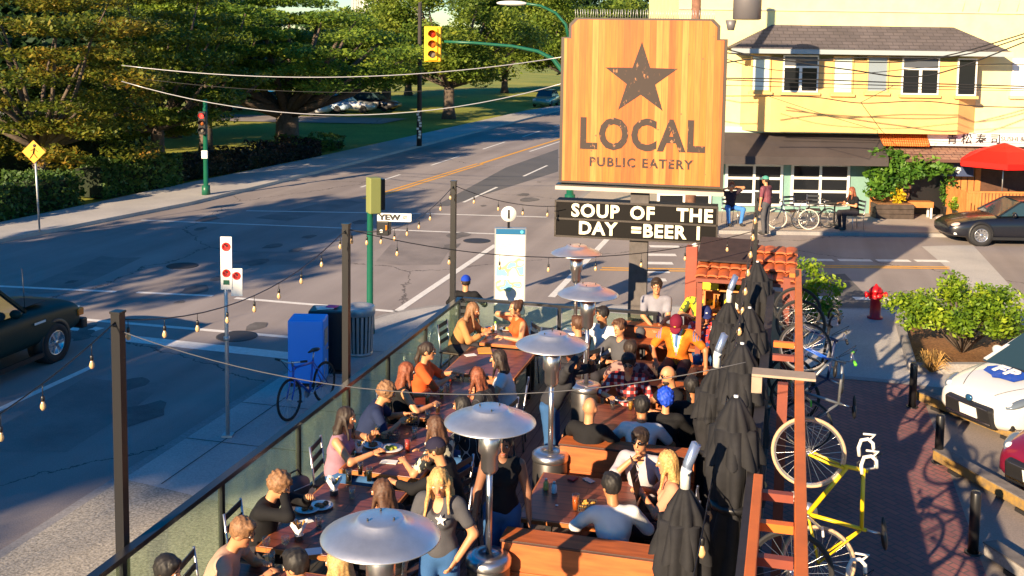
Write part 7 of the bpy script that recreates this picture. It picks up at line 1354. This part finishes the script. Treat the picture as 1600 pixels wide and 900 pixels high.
for i, (px, py, mt, lab) in enumerate(((765, 517, ORJ, 'orange bowl at the farthest railing table'), (808, 512, FRIES, 'golden bowl right of the orange drink at the far end'))):
    q = tz(px, py); b = thing('bowl', lab, 'bowl', tuple(q)); MB().lathe([(.04, 0), (.07, .035), (.085, .06), (.08, .06), (.06, .03), (.001, .02)], n=18).build('vessel', CHINA, b); MB().lathe([(.001, .024), (.06, .035), (.07, .052), (.001, .065)], n=14).build('food', mt, b)
# held menu
i = E['menu']; c_ = (toworld(i, i['WR'][0]) + toworld(i, i['WR'][1])) / 2; c_ = Vector((c_.x, c_.y, DK + i['WR'][0].z * 1.07)); dr = (i['M2'] @ Vector((0, 1, 0))).normalized(); sd = (i['M2'] @ Vector((1, 0, 0))).normalized()
hm = thing('menu', 'open black menu held by the blonde woman in the peach top', 'menu', tuple(c_ + dr * .09 + Vector((0, 0, .14))), atan2(dr.y, dr.x) - pi / 2)
MENB = mat('menu_black', (.014, .013, .016), .5)
for s_ in (-1, 1):
    pg = MB().box((s_ * .115, -.02 , 0), (.23, .008, .34), rz=s_ * R(14), rx=R(-14)).build('cover', MENB, hm); m = MB()
    for k in range(4): m.box((s_ * .115, -.028 + (.02 if 0 else 0) - .0 + (k - 1.5) * .0, .10 - k * .062), (.13, .004, .022), rz=s_ * R(14), rx=R(-14))
    m.build('text_blocks', mat('menu_print', (.34, .30, .27), .6), pg)
# bags
def bag(label, q, rz, mt, s=1., strap=True):
    b = thing('bag', label, 'bag', tuple(q), rz); m = MB().ell((0, 0, .13 * s), (.22 * s, .13 * s, .14 * s), 16, 10); m.v = [(x + .012 * sin(40 * y + 9 * z), y + .012 * sin(31 * x + 20 * z), max(z, .0)) for x, y, z in m.v]; m.build('body', mt, b)
    if strap: MB().tube([(-.14 * s, 0, .2 * s), (-.08 * s, .02, .32 * s), (.06 * s, .02, .33 * s), (.14 * s, 0, .2 * s)], .012 * s, 6).build('strap', BLK, b)
    MB().tube([(-.12 * s, -.115 * s, .17 * s), (0, -.135 * s, .18 * s), (.12 * s, -.115 * s, .17 * s)], .006, 5).build('zip', GALV, b)
bag('black and white bag lying on the booth seat beside the man in the grey shirt', at(925, 722, DK + .47), .1, pattern_cloth('bag_print', 'noise', ((.012, .012, .014), (.55, .54, .52), (.012, .012, .014))), 1.1)
bag('dark rucksack hanging at the railing side behind the woman in mauve', Vector((-5.42, 11.15, DK + .45)), 1.2, mat('rucksack', (.05, .055, .07), .6, var=.3), 1.)
bag('dark bag under the empty table in front of the orange sunglasses woman', Vector((-5.35, 15.8, DK + .02)), .4, mat('rucksack', (.05, .055, .07), .6, var=.3), 1.)
